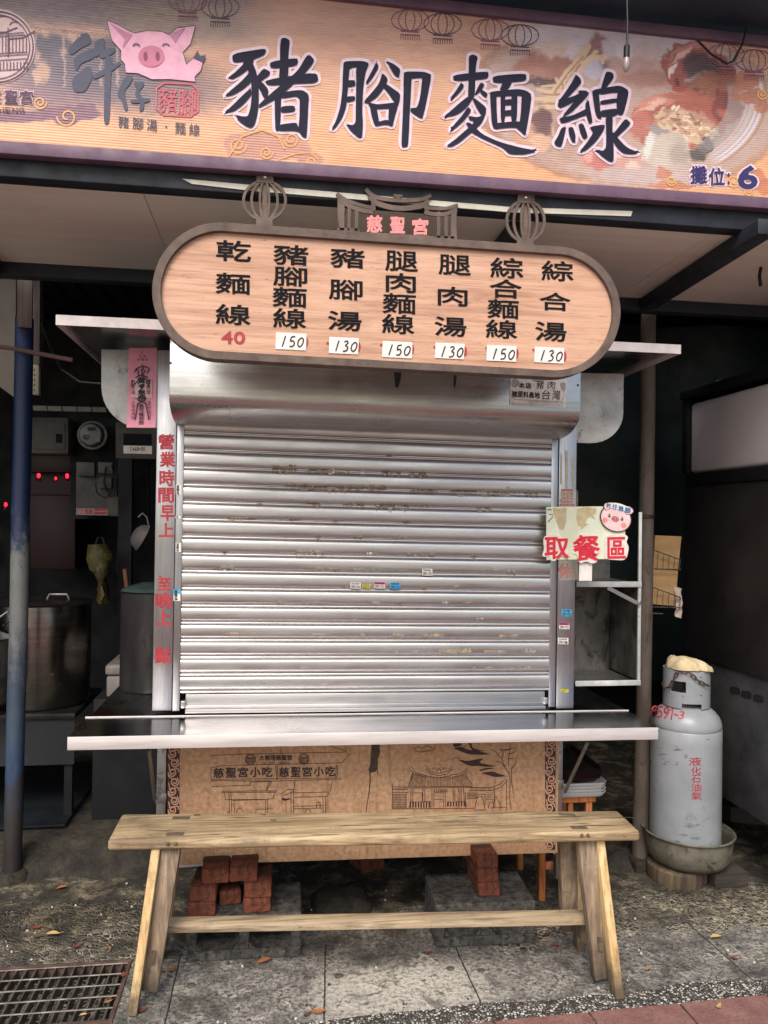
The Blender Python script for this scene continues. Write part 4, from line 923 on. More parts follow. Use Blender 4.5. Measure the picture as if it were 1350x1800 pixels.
# yellowed clear tape on the right post
M['tape'] = worn('yellowed_tape', S(150, 148, 136), S(170, 166, 150), 20, .3, .2, .3)
tp = MB()
for P in ([(985, 795), (988, 800), (988, 850), (984, 852)], [(993, 790), (998, 795), (998, 858), (993, 860)], [(1005, 805), (1010, 802), (1010, 858), (1005, 858)]): tp.poly_px(P, YC-.0004)
for i in range(4): tp.ribbon_px([(984, 866+i*6.4), (1010, 865+i*6.4)], 1.4, YC-.0016)
for i in range(3): tp.ribbon_px([(989+i*6, 859), (989+i*6, 890)], 1.2, YC-.0022)
tp.build('tape_marks', M['tape'], post_txt['r'], fix=False)
# curved shutter box
zt, zf, zbx = 2.09, 1.90, 1.822
prof = [(2.60, zt), (2.60, zf+.0)]
for i in range(1, 15):
    a = R_(90*i/14); prof.append((2.79-.19*math.cos(a), zf-(zf-zbx)*math.sin(a)))
prof += [(2.795, zbx), (2.795, zt)]
bxl, bxr = aY(297.5, 660, 2.60).x, aY(1021, 690, 2.60).x
sb = MB(); N = len(prof)
tb = .0055
for x, dz in ((bxl, tb), (bxr, -tb)): sb.v += [Vector((x, y, z+(dz if z < 2 else 0))) for y, z in prof]
sb.f = [list(range(N)), list(range(2*N-1, N-1, -1))]+[[i, i+N, (i+1) % N+N, (i+1) % N] for i in range(N)]; sb.mi = [0]*len(sb.f)
M['box'] = steel('shutter_box_steel', c=(.60, .60, .59, 1), rough=.30, streak=(1.5, 30, 30), grime=.64, gcol=(.22, .20, .18, 1), bump=.1)
sbo = sb.build('shutter_box', M['box'], fs, bevel=.003, angle=40)
mk = MB()
for P in ([(692, 650), (706, 652), (704, 668), (700, 682), (695, 680)], [(798, 655), (803, 655), (802, 672), (799, 684), (797, 672)]): mk.poly_px(P, 2.5992)
for cx, cy in ((300, 638), (1016, 677)): mk.poly_px(ell(cx, cy, 2, 2, 10), 2.5992)
mk.build('stains', M['ink'], sbo, fix=False)
# rounded side wings
def wing(pts): MB().slab_px(pts, 2.825, .012).build('side_wing', M['galv'], fs, bevel=.002)
wing([(178, 614), (280, 616), (281, 752), (250, 752)]+[(250-72*math.sin(R_(a)), 680+72*math.cos(R_(a))) for a in range(8, 90, 9)]+[(178, 676)])
wing([(1008, 655), (1097, 657), (1096, 712)]+[(1040+56*math.cos(R_(a)), 725+54*math.sin(R_(a))) for a in range(0, 86, 10)]+[(1035, 779), (1008, 778)])
# steel canopy under the awning
cyf, cyb = 2.56, 3.40
cx0 = aY(98, 560, cyf).x; cx1 = aY(1197, 615, cyf).x
zL = aY(98, 553, cyf).z; zR = aY(1197, 606, cyf).z; lipL = zL-aY(99, 571, cyf).z
cn = MB()
def tray(x0, x1, y0, y1, za, zb, th): cn.hexa([(x0, y0, za-th), (x1, y0, zb-th), (x1, y1, zb-th), (x0, y1, za-th), (x0, y0, za), (x1, y0, zb), (x1, y1, zb), (x0, y1, za)])
tray(cx0+.004, cx1-.004, cyf+.004, cyb, zL-.012, zR-.012, .004)
cno = cn.build('canopy', M['counter'], fs, bevel=.001, seg=1)
cn = MB(); tray(cx0, cx1, cyf, cyf+.003, zL, zR, lipL); tray(cx0, cx0+.003, cyf+.003, cyb, zL, zL, lipL); tray(cx1-.003, cx1, cyf+.003, cyb, zR, zR, lipL)
cn.build('lip', worn('scuffed_pale_steel', S(198, 190, 190), S(222, 214, 212), 14, .5, .15, .1, dirt=S(110, 96, 88), dirt_amt=.62), cno)
# front counter leaf
fl0 = aZ(120, 1295.6, .797); fr0 = aZ(1160, 1280.5, .784)
cyF = (fl0.y+fr0.y)/2; xl, xr_ = fl0.x, fr0.x; zl, zr = .800, .7845
ct = MB(); ct.hexa([(xl, cyF, zl-.042), (xr_, cyF, zr-.042), (xr_, cyF+.003, zr-.042), (xl, cyF+.003, zl-.042), (xl, cyF, zl), (xr_, cyF, zr), (xr_, cyF+.003, zr), (xl, cyF+.003, zl)])
cto = MB().hexa([(xl+.001, cyF+.0035, zl-.004), (xr_-.001, cyF+.0035, zr-.004), (xr_-.001, YC-.022, zr-.002), (xl+.001, YC-.022, zl-.002), (xl+.001, cyF+.0035, zl-.001), (xr_-.001, cyF+.0035, zr-.001), (xr_-.001, YC-.022, zr+.002), (xl+.001, YC-.022, zl+.002)]).build('counter_leaf', M['counter'], fs, bevel=.001, seg=1)
ct.build('lip', M['lip'], cto, bevel=.0012, seg=2)
for xx, zz in ((xl, zl), (xr_-.003, zr)): MB().box(xx, xx+.003, cyF+.004, YC-.022, zz-.04, zz-.005).build('end_lip', M['lip'], cto)
MB().tube([(xl, YC-.017, zl+.003), (xr_, YC-.017, zr+.003)], .0026, 10).build('hinge', M['lip'], cto, smooth=True)
# worktop reaching back on both sides
wx0 = aY(157, 1257, YC-.01).x; wx1 = aY(1103, 1249, YC-.01).x
wt_ = MB().hexa([(wx0, YC-.008, zl-.03), (wx1, YC-.008, zr-.03), (wx1, 3.36, zr-.03), (wx0, 3.36, zl-.03), (wx0, YC-.008, zl+.001), (wx1, YC-.008, zr+.001), (wx1, 3.36, zr+.001), (wx0, 3.36, zl+.001)])
wt_.build('worktop', steel('dark_worktop_steel', c=(.30, .30, .31, 1), rough=.22, streak=(60, 2, 60), grime=.7, gcol=(.08, .08, .08, 1)), fs, bevel=.002)
# printed front panel
pL0, pL1, pR0, pR1 = (293, 1300), (303, 1519), (987, 1296), (976, 1496)
xl_p = (aY(293, 1315, YC).x+aY(300, 1500, YC).x)/2; xr_p = (aY(986, 1308, YC).x+aY(976, 1490, YC).x)/2
zb_l = aY(303, 1521, YC).z; zb_r = aY(975, 1499, YC).z
def panel_mat():
    t = NT('stained_brown_print_panel'); v = t.coords((1, 1, 1)); a = t.noise(v, 60, 6, .7); b_ = t.noise(v, 2.2, 5, .6, .3); dr = t.noise(t.coords((14, 14, .9)), 2.5, 6, .65); sp = t.noise(v, 95, 3, .6)
    c = t.ramp(a, [(.3, S(148, 114, 86)), (.5, S(184, 148, 114)), (.7, S(206, 174, 140))])
    c = t.mix(t.mapr(b_, .35, .65, 0, .35), c, S(150, 104, 74)); c = t.mix(t.mapr(dr, .52, .7, 0, .5), c, S(122, 84, 56))
    c = t.mix(t.mapr(sp, .66, .72, 0, .7), c, S(84, 56, 40)); t.bump(a, .1, .001); return t.set(c, .6, 0, .3)
M['panel'] = panel_mat()
pnl = MB().hexa([(xl_p, YC, zb_l), (xr_p, YC, zb_r), (xr_p, YC+.012, zb_r), (xl_p, YC+.012, zb_l), (xl_p, YC, .765), (xr_p, YC, .755), (xr_p, YC+.012, .755), (xl_p, YC+.012, .765)]).build('front_panel', M['panel'], fs)
ZA = lambda x, y: (260+x/3.375, 1290+y/3.375)
ZB = lambda x, y: (620+x/3.375, 1290+y/3.375)
M['plum'] = flat('plum_black_print', S(58, 42, 44), .6)
YP = YC-.001; pbp = flat('pink_brown_print', S(196, 150, 122), .6)
for xa, xb2, yt, yb in ((294, 316, 1300, 1500), (958, 977, 1296, 1494)):
    sw = MB(); sc = MB(); sw.poly_px([(xa, yt), (xb2, yt), (xb2-1, yb), (xa+1, yb)], YP)
    y = yt+8; fl_ = 1; xc = (xa+xb2)/2
    while y < yb-6:
        cx = xc+fl_*2; r = 7.5
        sc.ribbon_px([(cx+fl_*r*(1-i/26*.75)*math.cos(i/26*9.2), y+r*1.1*(1-i/26*.75)*math.sin(i/26*9.2)) for i in range(27)], 2.3, YP-.0008)
        sc.ribbon_px(curve_pts([(xa+2, y+2), (xa+4, y+9), (xc-fl_*6, y+13), (xb2-4, y+10), (xb2-2, y+16)], 5), 2.0, YP-.0008)
        y += 16.5; fl_ = -fl_
    bs_ = sw.build('border_strip', M['plum'], pnl, fix=False); sc.build('scroll_print', pbp, pnl, fix=False)
lw = MB()
for s_, r, e in (('大稻埕慈聖宮', ZA(660, 126)+ZA(857, 158), .04), ('DADAOCHENG', ZA(676, 166)+ZA(838, 179), .03)):
    if s_ == 'DADAOCHENG': row(lw, 'DA DAO CHENG', r[0], r[1], r[2], r[3], YP, .03, -.008, .25)
    else: row(lw, s_, r[0], r[1], r[2], r[3], YP, e, -.01, .06)
for s_, r in (('慈聖宮小吃', ZA(388, 202)+ZA(740, 262)), ('慈聖宮小吃', ZA(778, 198)+ZA(1112, 258))): row(lw, s_, *r, YP, .035, -.02, .16)
for cx, cy in (ZA(608, 152), ZA(925, 150)):
    lw.ribbon_px(ell(cx, cy, 9.2, 9.2, 28), 1.2, YP, True); lw.ribbon_px(ell(cx, cy, 7.4, 7.4, 24), .7, YP, True)
    for k in range(-3, 4): lw.ribbon_px([(cx+k*2, cy-2), (cx+k*2, cy+3)], .9, YP)
    for k in (-3.5, -2, 3.5, 5.5): lw.ribbon_px([(cx-6.5, cy+k), (cx+6.5, cy+k)], 1.0, YP)
lw.build('lettering', M['plum'], pnl, fix=False)
dw = MB()
def dl(Z, *P, w_=1.0): dw.ribbon_px([Z(*p) for p in P], w_, YP)
for P in ([(375,128),(560,120),(1180,108),(1190,130),(1150,172),(900,178),(440,188),(375,202)], [(1050,62),(1185,105)], [(375,202),(375,270),(1120,262),(1126,182)], [(757,190),(765,272)], [(768,190),(770,272)], [(1118,182),(1112,262)], [(375,278),(760,280),(1150,268)], [(378,312),(608,304),(608,286),(730,282)], [(735,282),(706,335)], [(722,282),(700,335)], [(440,340),(760,338),(760,346),(440,348),(440,340)], [(455,350),(460,390),(700,388),(745,384),(750,346)], [(480,350),(486,465)], [(492,350),(498,465)], [(510,392),(514,465)], [(698,388),(698,465)], [(710,388),(712,465)], [(635,448),(740,445)], [(640,456),(640,470)], [(500,395),(695,390)],
          [(782,362),(825,330),(865,330),(862,345),(790,372)], [(848,335),(850,470)], [(862,335),(864,470)], [(866,350),(1075,345)], [(866,376),(1060,372),(1075,350)], [(866,430),(1035,425)], [(866,445),(1035,440)], [(1038,380),(1040,470)], [(1052,380),(1052,470)], [(872,280),(866,335)], [(1095,275),(1080,345)], [(818,400),(820,470)], [(1000,440),(1002,408),(1022,406),(1022,438)], [(525,470),(530,448),(545,440),(560,450),(565,470)], [(470,470),(478,460),(490,470)], [(930,470),(940,452),(960,450),(968,468)]): dl(ZA, *P)
dw.poly_px([ZA(*p) for p in [(790,378),(820,384),(845,382),(838,392),(812,398),(796,392)]], YP)
for P in ([(350,195),(375,232),(440,248)], [(345,215),(365,240),(440,258)], [(436,190),(460,222),(510,235),(560,222),(590,195)], [(432,205),(460,235),(510,248),(560,238),(592,210)], [(440,250),(510,262),(580,248)], [(580,245),(640,235),(685,200)], [(585,258),(650,245),(682,215)], [(360,225),(350,262),(328,312)], [(668,222),(680,262),(710,305)], [(328,315),(710,312)], [(325,322),(835,318)], [(470,212),(480,200),(495,214)], [(530,212),(545,200),(558,210)], [(500,225),(505,208),(518,208),(522,225)], [(238,312),(325,316)], [(236,330),(322,332)], [(236,346),(330,348)], [(235,295),(235,445)], [(316,350),(316,445)], [(345,325),(345,405)], [(357,325),(357,405)], [(416,325),(416,405)], [(428,325),(428,405)], [(470,330),(470,435)], [(482,330),(482,435)], [(536,330),(538,435)], [(548,330),(550,435)], [(596,325),(596,400)], [(606,325),(606,400)], [(630,325),(632,400)], [(642,325),(644,400)], [(658,325),(662,400)], [(366,350),(412,350),(412,400)], [(486,350),(532,350)], [(486,390),(532,390)], [(700,318),(815,318)], [(690,338),(830,336)], [(668,345),(670,440)], [(745,358),(785,358),(785,420)], [(840,335),(845,430)], [(815,320),(870,300),(905,268)], [(820,335),(880,318),(908,285)], [(912,270),(912,455)], [(235,445),(720,442)], [(336,440),(340,405),(460,402),(462,440)], [(560,430),(562,405),(672,402),(674,432)], [(725,450),(728,418),(740,375),(765,370),(775,395),(780,420),(785,452),(725,452)], [(805,440),(812,408),(830,402),(842,440)], [(835,440),(840,385),(850,370),(860,388),(875,415),(872,450)], [(820,440),(880,436),(908,436)], [(940,450),(930,380),(935,280),(930,240),(905,200),(885,150),(850,110),(815,90)], [(955,360),(945,300),(942,250),(940,210),(965,180),(968,150)], [(905,200),(880,170),(850,160)], [(885,150),(895,110),(870,85)], [(925,190),(925,140),(935,80),(930,50)], [(920,120),(960,110),(970,80)], [(365,95),(380,75),(410,85),(440,70),(470,85),(495,80),(480,95),(450,100),(400,108),(370,100)], [(585,155),(600,140),(640,145)], [(640,90),(690,60),(695,50)]): dl(ZB, *P)
for i in range(14): dl(ZB, (352+i*6.5, 235+i*.8), (335+i*7.5, 312), w_=.7)
for i in range(17): dl(ZB, (446+i*8.2, 256), (442+i*8.8, 315), w_=.7)
for i in range(12): dl(ZB, (590+i*6.8, 256-i*1.5), (594+i*9.4, 312), w_=.7)
for i in range(14): dl(ZB, (240+i*6.5, 318), (236+i*6.5, 332), w_=.6); dl(ZB, (700+i*9, 320), (694+i*9, 336), w_=.6)
for j in range(9):
    dl(ZB, (236, 358+j*10), (316, 358+j*10), w_=.8)
    for i in range(5): dl(ZB, (242+i*17+(j % 2)*8, 358+j*10), (242+i*17+(j % 2)*8, 368+j*10), w_=.8)
for j in range(5):
    dl(ZB, (676, 350+j*8), (742, 350+j*8), w_=.7); dl(ZB, (790, 350+j*10), (832, 350+j*10), w_=.7)
    for i in range(5): dl(ZB, (680+i*14+(j % 2)*7, 350+j*8), (680+i*14+(j % 2)*7, 358+j*8), w_=.7)
for i in range(8): dl(ZB, (342+i*16, 404), (342+i*16, 438), w_=2.2)
for i in range(7): dl(ZB, (566+i*16, 404), (566+i*16, 430), w_=2.2)
for i in range(6): dw.ribbon_px(ell(*ZB(490+i*13, 338), 1.9, 2, 10), .8, YP, True)
for P in ([(590,55),(640,52),(650,70),(600,80)], [(595,85),(640,75),(690,95),(780,110),(820,122),(760,124),(690,122),(650,108)], [(690,55),(705,55),(712,85),(760,98),(800,100),(720,108),(698,85)], [(622,150),(680,162),(735,150),(778,146),(745,172),(860,192),(790,196),(740,190),(700,192),(660,176)], [(745,215),(800,200),(850,205),(790,212),(760,222)], [(760,232),(830,222),(870,238),(912,250),(850,258),(800,244)], [(850,95),(920,92),(970,76),(920,100)], [(925,145),(970,145),(930,150)]): dw.poly_px(smooth_poly([ZB(*p) for p in P], 1), YP)
dw.build('line_drawing', M['plum'], pnl, fix=False)
drip = MB()
for P in ([(112,58),(160,55),(162,110),(150,150),(148,205),(135,225),(108,230),(92,215),(104,180),(108,120)],): drip.poly_px([ZB(*p) for p in P], YP-.0008)
drip.ribbon_px([ZB(*p) for p in [(102,225),(104,270),(98,340),(84,420),(80,465)]], [2.4, 1.9, 1.6, 1.3, 1.0], YP-.0008); drip.ribbon_px([ZB(*p) for p in [(146,180),(148,242)]], 1.2, YP-.0008)
drip.build('drip_stain', worn('dark_drip_stain', S(40, 30, 26), S(74, 56, 46), 30, .5, 0, .2), pnl, fix=False)
MB().hexa([(xl_p+.03, YC-.004, zb_l-.008), (xl_p+.33, YC-.004, zb_l-.002), (xl_p+.33, YC+.004, zb_l-.002), (xl_p+.03, YC+.004, zb_l-.008), (xl_p+.03, YC-.004, zb_l-.001), (xl_p+.33, YC-.004, zb_l+.004), (xl_p+.33, YC-.001, zb_l+.004), (xl_p+.03, YC-.001, zb_l-.001)]).build('edge_strip', M['lip'], pnl)
# legs, body and prop rods below the counter
for x0, x1 in ((aY(275, 1380, 2.815).x, aY(292, 1380, 2.815).x), (aY(979, 1380, 2.815).x, aY(989, 1380, 2.815).x)):
    MB().box(x0, x1, 2.8145, 2.85, .145, .768).build('leg', M['dullsteel'], fs, bevel=.003)
    MB().box(x0-.003, x1+.003, 2.811, 2.853, aY(280, 1413, 2.81).z, aY(280, 1396, 2.81).z).build('leg_collar', M['dullsteel'], fs, bevel=.002)
    MB().box(x0, x1, 3.30, 3.335, .145, .768).build('leg', M['dullsteel'], fs, bevel=.003)
MB().box(xl_p+.02, xr_p-.03, 2.816, 3.29, .27, .30).build('base_board', M['darksteel'], fs)
MB().box(xl_p+.02, xr_p-.03, 3.28, 3.295, .302, .765).build('back_panel', M['darksteel'], fs)
for a, b_ in (((262, 1318, 2.66), (272, 1405, 2.80)), ((1033, 1305, 2.66), (993, 1392, 2.80))):
    MB().tube([aY(*a), aY(*b_)], .0065, 8).build('prop_rod', M['dullsteel'], fs, smooth=True)
# shelf box on the right side
s0 = aY(1011, 1200, 2.86); s1 = aY(1126, 1205, 2.86); ztop_ = aY(1090, 1022, 2.86).z; zbot = aY(1090, 1205, 2.86).z; zhi_ = aY(1122, 900, 2.86).z
sx_, sX = s0.x, s1.x
su = MB(); su.box(sx_, sX-.014, 3.122, 3.13, zbot, zhi_).box(sX-.013, sX-.008, 2.87, 3.122, zbot+.02, ztop_-.02)
suo = su.build('shelf_unit', worn('smoky_steel', S(58, 58, 56), S(112, 110, 106), 5, .45, .5, .1, stretch=(1, 1, .6), dirt=S(34, 33, 31), dirt_amt=.5), fs)
tr = MB(); tr.box(sx_, sX-.014, 2.862, 3.12, ztop_-.012, ztop_-.006).box(sx_, sX-.014, 2.862, 3.12, zbot+.005, zbot+.011)
tr.build('shelf', M['dullsteel'], suo)
fr_ = MB(); fr_.box(sx_, sX-.0005, 2.8575, 2.861, ztop_-.022, ztop_).box(sx_, sX-.0005, 2.8575, 2.861, zbot, zbot+.021).box(sX-.012, sX, 2.862, 2.872, zbot+.002, zhi_)
fr_.build('frame', M['galv'], suo, bevel=.001)
MB().bar(aY(1068, 1033, 2.868), aY(1120, 1060, 2.868), .006, .015).build('brace', M['dullsteel'], suo)

# ------------------------------------------------------------------ papers and signs fixed to the stall
# pork-origin notice
nt_o = thing('notice', 'white printed pork-origin notice stuck on the shutter box', 'notice', aY(945, 717, 2.597))
YN = 2.5975
MB().slab_px([(898, 661), (996, 667), (994, 717), (896, 712)], YN, .0012).build('sheet', M['paper'], nt_o)
q = MB(); greyp = flat('grey_print', S(168, 166, 166), .6)
for P in ([(899, 668), (906, 664), (914, 672), (908, 682), (899, 680)], [(984, 673), (995, 672), (994, 688), (986, 684)]): q.poly_px(smooth_poly(P), YN-.0006, 1)
q.ribbon_px([(900, 684), (900, 697), (905, 702), (985, 706), (991, 700), (992, 680)], 1, YN-.0006, mi=1)
q.poly_px(ell(946, 668, 11, 3, 16), YN-.0006, 1)
row(q, '本店', 912, 672, 934, 682, YN-.0012, .03, .05, .1); row(q, '豬肉', 943, 669, 976, 683, YN-.0012, .0, .04, .5, shear=1.5)
row(q, '豬原料產地', 900, 687, 949, 698, YN-.0012, .03, .05, .06); row(q, '台灣', 953, 685, 985, 702, YN-.0012, .0, .04, .25, shear=1.5)
row(q, '本產品原料均使用國產豬肉請安心選購', 930, 704, 992, 708, YN-.0012, 0, .04, .1, 1); row(q, '依食品安全衛生管理法規定標示豬肉原料原產地', 899, 708, 990, 711, YN-.0012, 0, .04, .1, 1)
q.build('lettering', [M['ink'], greyp], nt_o, fix=False)
# pink talisman
tm = thing('paper_talisman', 'pink paper temple talisman with black brush script on the left wing', 'talisman', aY(250, 752, 2.82))
YT = 2.8225
pkm = worn('pink_talisman_paper', S(214, 140, 162), S(228, 162, 180), 9, .8, 0, .3, bdist=.006, fine=14)
tp = MB(); W = 6; Hn = 16
for j in range(Hn+1):
    for i in range(W+1):
        px = 226.5-j*.22+(49.5+.1*j)*i/W; py = 612+140*j/Hn
        p = aY(px, py, YT); p.y -= .002+.003*mnoise.noise((i*.6, j*.35, 2))+(.004 if j > 13 else 0)*(j-13)*.4; tp.v.append(p)
tp.f = [[j*(W+1)+i, j*(W+1)+i+1, (j+1)*(W+1)+i+1, (j+1)*(W+1)+i] for j in range(Hn) for i in range(W)]; tp.mi = [0]*len(tp.f)
tp.build('sheet', pkm, tm, smooth=True, fix=False)
q = MB(); Yk = YT-.0085
q.poly_px([(231, 666), (267, 665), (267, 700), (231, 699)], Yk+.002, 1)
for P in ([(249, 640), (252, 648), (247, 652)], [(236, 655), (240, 648), (252, 644), (262, 648), (258, 656)], [(239, 652), (242, 646)], [(243, 650), (243, 660)], [(250, 648), (249, 662)], [(256, 650), (250, 660)], [(238, 664), (246, 660), (258, 662)], [(240, 672), (246, 664), (243, 676)], [(252, 662), (253, 678)], [(258, 662), (258, 676)], [(233, 668), (232, 678), (240, 672)], [(256, 672), (264, 668), (260, 680)], [(245, 680), (252, 676), (246, 688), (254, 690)], [(242, 700), (250, 694), (256, 700), (250, 706), (243, 704), (242, 700)], [(242, 708), (240, 722), (237, 738)], [(256, 708), (259, 724), (262, 738)], [(240, 712), (250, 706), (258, 712)]):
    q.ribbon_px(curve_pts(P, 5), 1.9, Yk)
for s_, x, y0, y1, wd, e in (('雷令煞罡', 249, 664, 706, 13, .03), ('唐咒鎮邪西', 248, 710, 747, 9, .02), ('敕安去', 234, 667, 694, 7, 0), ('雷護財', 261, 667, 694, 7, 0), ('火燒疫病除', 234, 704, 738, 6.5, 0), ('香符祛災', 262, 704, 738, 6.5, 0)):
    n = len(s_)
    for i, ch in enumerate(s_): put(q, ch, (x-wd/2, y0+(y1-y0)*i/n, x+wd/2, y0+(y1-y0)*(i+.9)/n), Yk, e)
row(q, '大', 247, 617, 252, 621, Yk, 0); row(q, '保安', 244, 624, 257, 628, Yk, 0, 0, .5); row(q, '慈聖宮', 241, 630, 261, 634, Yk, 0, 0, .4)
q.build('brush_script', [M['ink'], flat('paler_pink_print', S(226, 188, 192), .8)], tm, fix=False)
# pick-up sign
ZS = lambda x, y: (930+x/7.105, 870+y/7.105)
ps = thing('pickup_sign', 'pale green pick-up sign with red characters and a pig head', 'sign', aY(1030, 1018, 2.75))
YQ = 2.755
greenp = worn('pale_green_board', S(206, 214, 190), S(222, 228, 206), 8, .6, 0, .05, dirt=S(186, 184, 150), dirt_amt=.62)
MB().slab_px([ZS(*p) for p in [(218,150),(1200,140),(1204,800),(222,812)]], YQ, .008).build('board', greenp, ps, bevel=.001, seg=1)
gl = MB()
for P in ([(300,160),(380,170),(470,160),(465,330),(430,440),(375,430),(330,300),(305,230)], [(600,180),(680,150),(755,155),(840,170),(835,240),(800,250),(830,310),(760,270),(720,310),(700,360),(745,360),(690,400),(655,435),(640,390),(610,385),(590,290)]): gl.poly_px([ZS(*p) for p in P], YQ-.001)
for P in ([(225,190),(250,180),(285,190)], [(250,240),(300,250)], [(235,340),(300,270)]): gl.ribbon_px([ZS(*p) for p in P], 1.3, YQ-.0012, mi=1)
gl.build('tape_marks', [worn('brown_tape_mark', S(176, 160, 120), S(198, 186, 150), 30, .4, .0, .2), M['ink']], ps, fix=False)
ct_ = MB(); ct_.slab_px([(984, 862), (1016, 862), (1016, 1020), (983, 1020)], YQ-.0022, .0006)
tt = NT('clear_tape'); tt.set(S(214, 210, 188), .25); tt.b.inputs['Alpha'].default_value = .10; ct_.build('clear_tape', tt.m, ps)
MB().slab_px([ZS(*p) for p in [(632,850),(790,840),(786,1075),(628,1075)]], YQ+.009, .008).build('stick', M['paper'], ps, bevel=.001, seg=1)
def cutout(P, col, d=.004, lift=.004): return MB().slab_px(smooth_poly([ZS(*p) for p in P]), YQ-lift, d)
creamp = flat('cream_cutout', S(232, 222, 212), .5)
for P, ch, r in (([(185,520),(260,500),(330,485),(400,520),(450,560),(450,640),(505,730),(440,760),(350,770),(330,830),(270,820),(260,770),(180,775),(165,740),(190,690),(180,600)], '取', (195, 525, 500, 800)),
                 ([(600,560),(620,495),(690,480),(740,490),(850,490),(860,560),(830,600),(900,680),(880,730),(810,740),(855,800),(845,845),(790,860),(720,830),(640,855),(610,820),(610,750),(550,735),(560,640)], '餐', (552, 500, 885, 825)),
                 ([(945,520),(1000,500),(1210,495),(1240,530),(1215,590),(1250,650),(1225,780),(1180,820),(960,805),(940,770)], '區', (978, 525, 1210, 795))):
    o = cutout(P, None).build('letter_backing', creamp, ps, bevel=.0006, seg=1)
    t = MB(); put(t, ch, ZS(r[0], r[1])+ZS(r[2], r[3]), YQ-.0052, .03, -.02); t.build('red_character', flat('bright_red_print', S(214, 44, 64), .5), o, fix=False)
ph = MB(); 
pigP = ell(1084, 290, 192, 168, 40); pigm = [flat('pig_skin_print', S(240, 208, 208), .5), flat('maroon_outline', S(92, 48, 52), .5), flat('cheek_print', S(236, 150, 146), .5), flat('blue_print', S(58, 118, 178), .5), M['paper'], flat('snout_print', S(232, 128, 128), .5)]
tilt_ = lambda x, y: ZS(x, y+(x-1084)*.12)
back = ph.slab_px([tilt_(*p) for p in ell(1084, 290, 196, 172, 40)], YQ-.0075, .004, 1)
ph.poly_px([tilt_(*p) for p in ell(1084, 292, 184, 160, 40)], YQ-.0082, 0)
for P in ([(930,140),(940,105),(1000,90),(1060,92),(1090,100),(1060,150),(1020,170),(960,200),(935,170)], [(1190,165),(1240,130),(1300,170),(1310,215),(1270,245),(1215,250),(1190,205)]):
    ph.slab_px(smooth_poly([ZS(*p) for p in P]), YQ-.0088, .003, 1); cxp = sum(p[0] for p in P)/len(P); cyp = sum(p[1] for p in P)/len(P)
    ph.poly_px(smooth_poly([ZS(cxp+(p[0]-cxp)*.88, cyp+(p[1]-cyp)*.86) for p in P]), YQ-.0096, 0)
ph.poly_px(smooth_poly([ZS(*p) for p in [(960,110),(1060,95),(1150,110),(1270,165),(1262,228),(1200,205),(1110,180),(1010,160),(962,158)]]), YQ-.0104, 4)
for cx, cy in ((1002, 258), (1162, 300)):
    ph.poly_px([ZS(*p) for p in ell(cx, cy, 15, 26, 18)], YQ-.009, 1); ph.poly_px([ZS(*p) for p in ell(cx-4, cy-9, 6, 9, 12)], YQ-.0098, 4)
ph.poly_px([tilt_(*p) for p in ell(1076, 300, 45, 34, 24)], YQ-.009, 1); ph.poly_px([tilt_(*p) for p in ell(1076, 300, 39, 28, 24)], YQ-.0098, 5)
for cx in (1060, 1090): ph.poly_px([tilt_(*p) for p in ell(cx, 302, 6, 12, 12)], YQ-.0106, 1)
for cx, cy in ((950, 315), (1180, 380)): ph.poly_px([ZS(*p) for p in ell(cx, cy, 33, 33, 20)], YQ-.009, 2)
for ch, r in zip('許仔豬腳', ((965, 103, 1025, 160), (1040, 118, 1105, 180), (1118, 138, 1180, 200), (1195, 158, 1268, 226))): put(ph, ch, ZS(*r[:2])+ZS(*r[2:]), YQ-.0114, .03, .15, mi=3)
ph.build('pig_head', pigm, ps, fix=False)

# ------------------------------------------------------------------ bench
bq = thing('wooden_bench', 'long weathered wooden bench with splayed legs in front of the stall', 'bench', (0.35, 2.52, 0))
ZT = .5; c_ = [aZ(189, 1477, ZT), aZ(1126, 1461, ZT), aZ(1086, 1424, ZT), aZ(214, 1430, ZT)]
st = MB(); nX = 28
for k, dz in ((0, -.034), (1, 0)):
    for i in range(nX+1):
        f_ = i/nX; a = c_[0].lerp(c_[1], f_); b_ = c_[3].lerp(c_[2], f_); w1 = .0035*mnoise.noise((f_*7, k, 0)); w2 = .0035*mnoise.noise((f_*7, k, 7))
        st.v += [a+Vector((0, w1, dz+w2*.5)), b_+Vector((0, w2, dz+w1*.5))]
m2 = 2*(nX+1)
for i in range(nX):
    j = 2*i
    st.f += [[j, j+1, j+3, j+2], [m2+j, m2+j+2, m2+j+3, m2+j+1], [j, j+2, m2+j+2, m2+j], [j+1, m2+j+1, m2+j+3, j+3]]
st.f += [[0, m2, m2+1, 1], [2*nX, 2*nX+1, m2+2*nX+1, m2+2*nX]]; st.mi = [0]*len(st.f)
seat = st.build('seat', M['oldwood'], bq, bevel=.011, seg=4)
tn = MB(); dkw = worn('dark_tenon_wood', S(74, 64, 54), S(104, 92, 76), 30, .8, 0, .2)
for P in ([(305,1435),(334,1435),(331,1439.5),(302,1439.5)], [(294,1463),(324,1462.5),(321,1467.5),(291,1467.5)], [(981,1428.5),(1009,1430),(1012,1433.5),(984,1432)], [(1002,1452),(1030,1452),(1034,1456),(1007,1456)]):
    tn.prism([aZ(x, y, ZT+.0025) for x, y in P], (0, 0, -.006))
for P in ([(340,1431),(352,1431),(350,1433),(341,1433)], [(475,1440),(487,1441),(484,1443),(476,1442)], [(456,1430),(468,1431),(464,1433)]): tn.prism([aZ(x, y, ZT+.0012) for x, y in P], (0, 0, -.004))
tn.build('tenon', dkw, seat, fix=True)
ck = MB(); rc = random.Random(8)
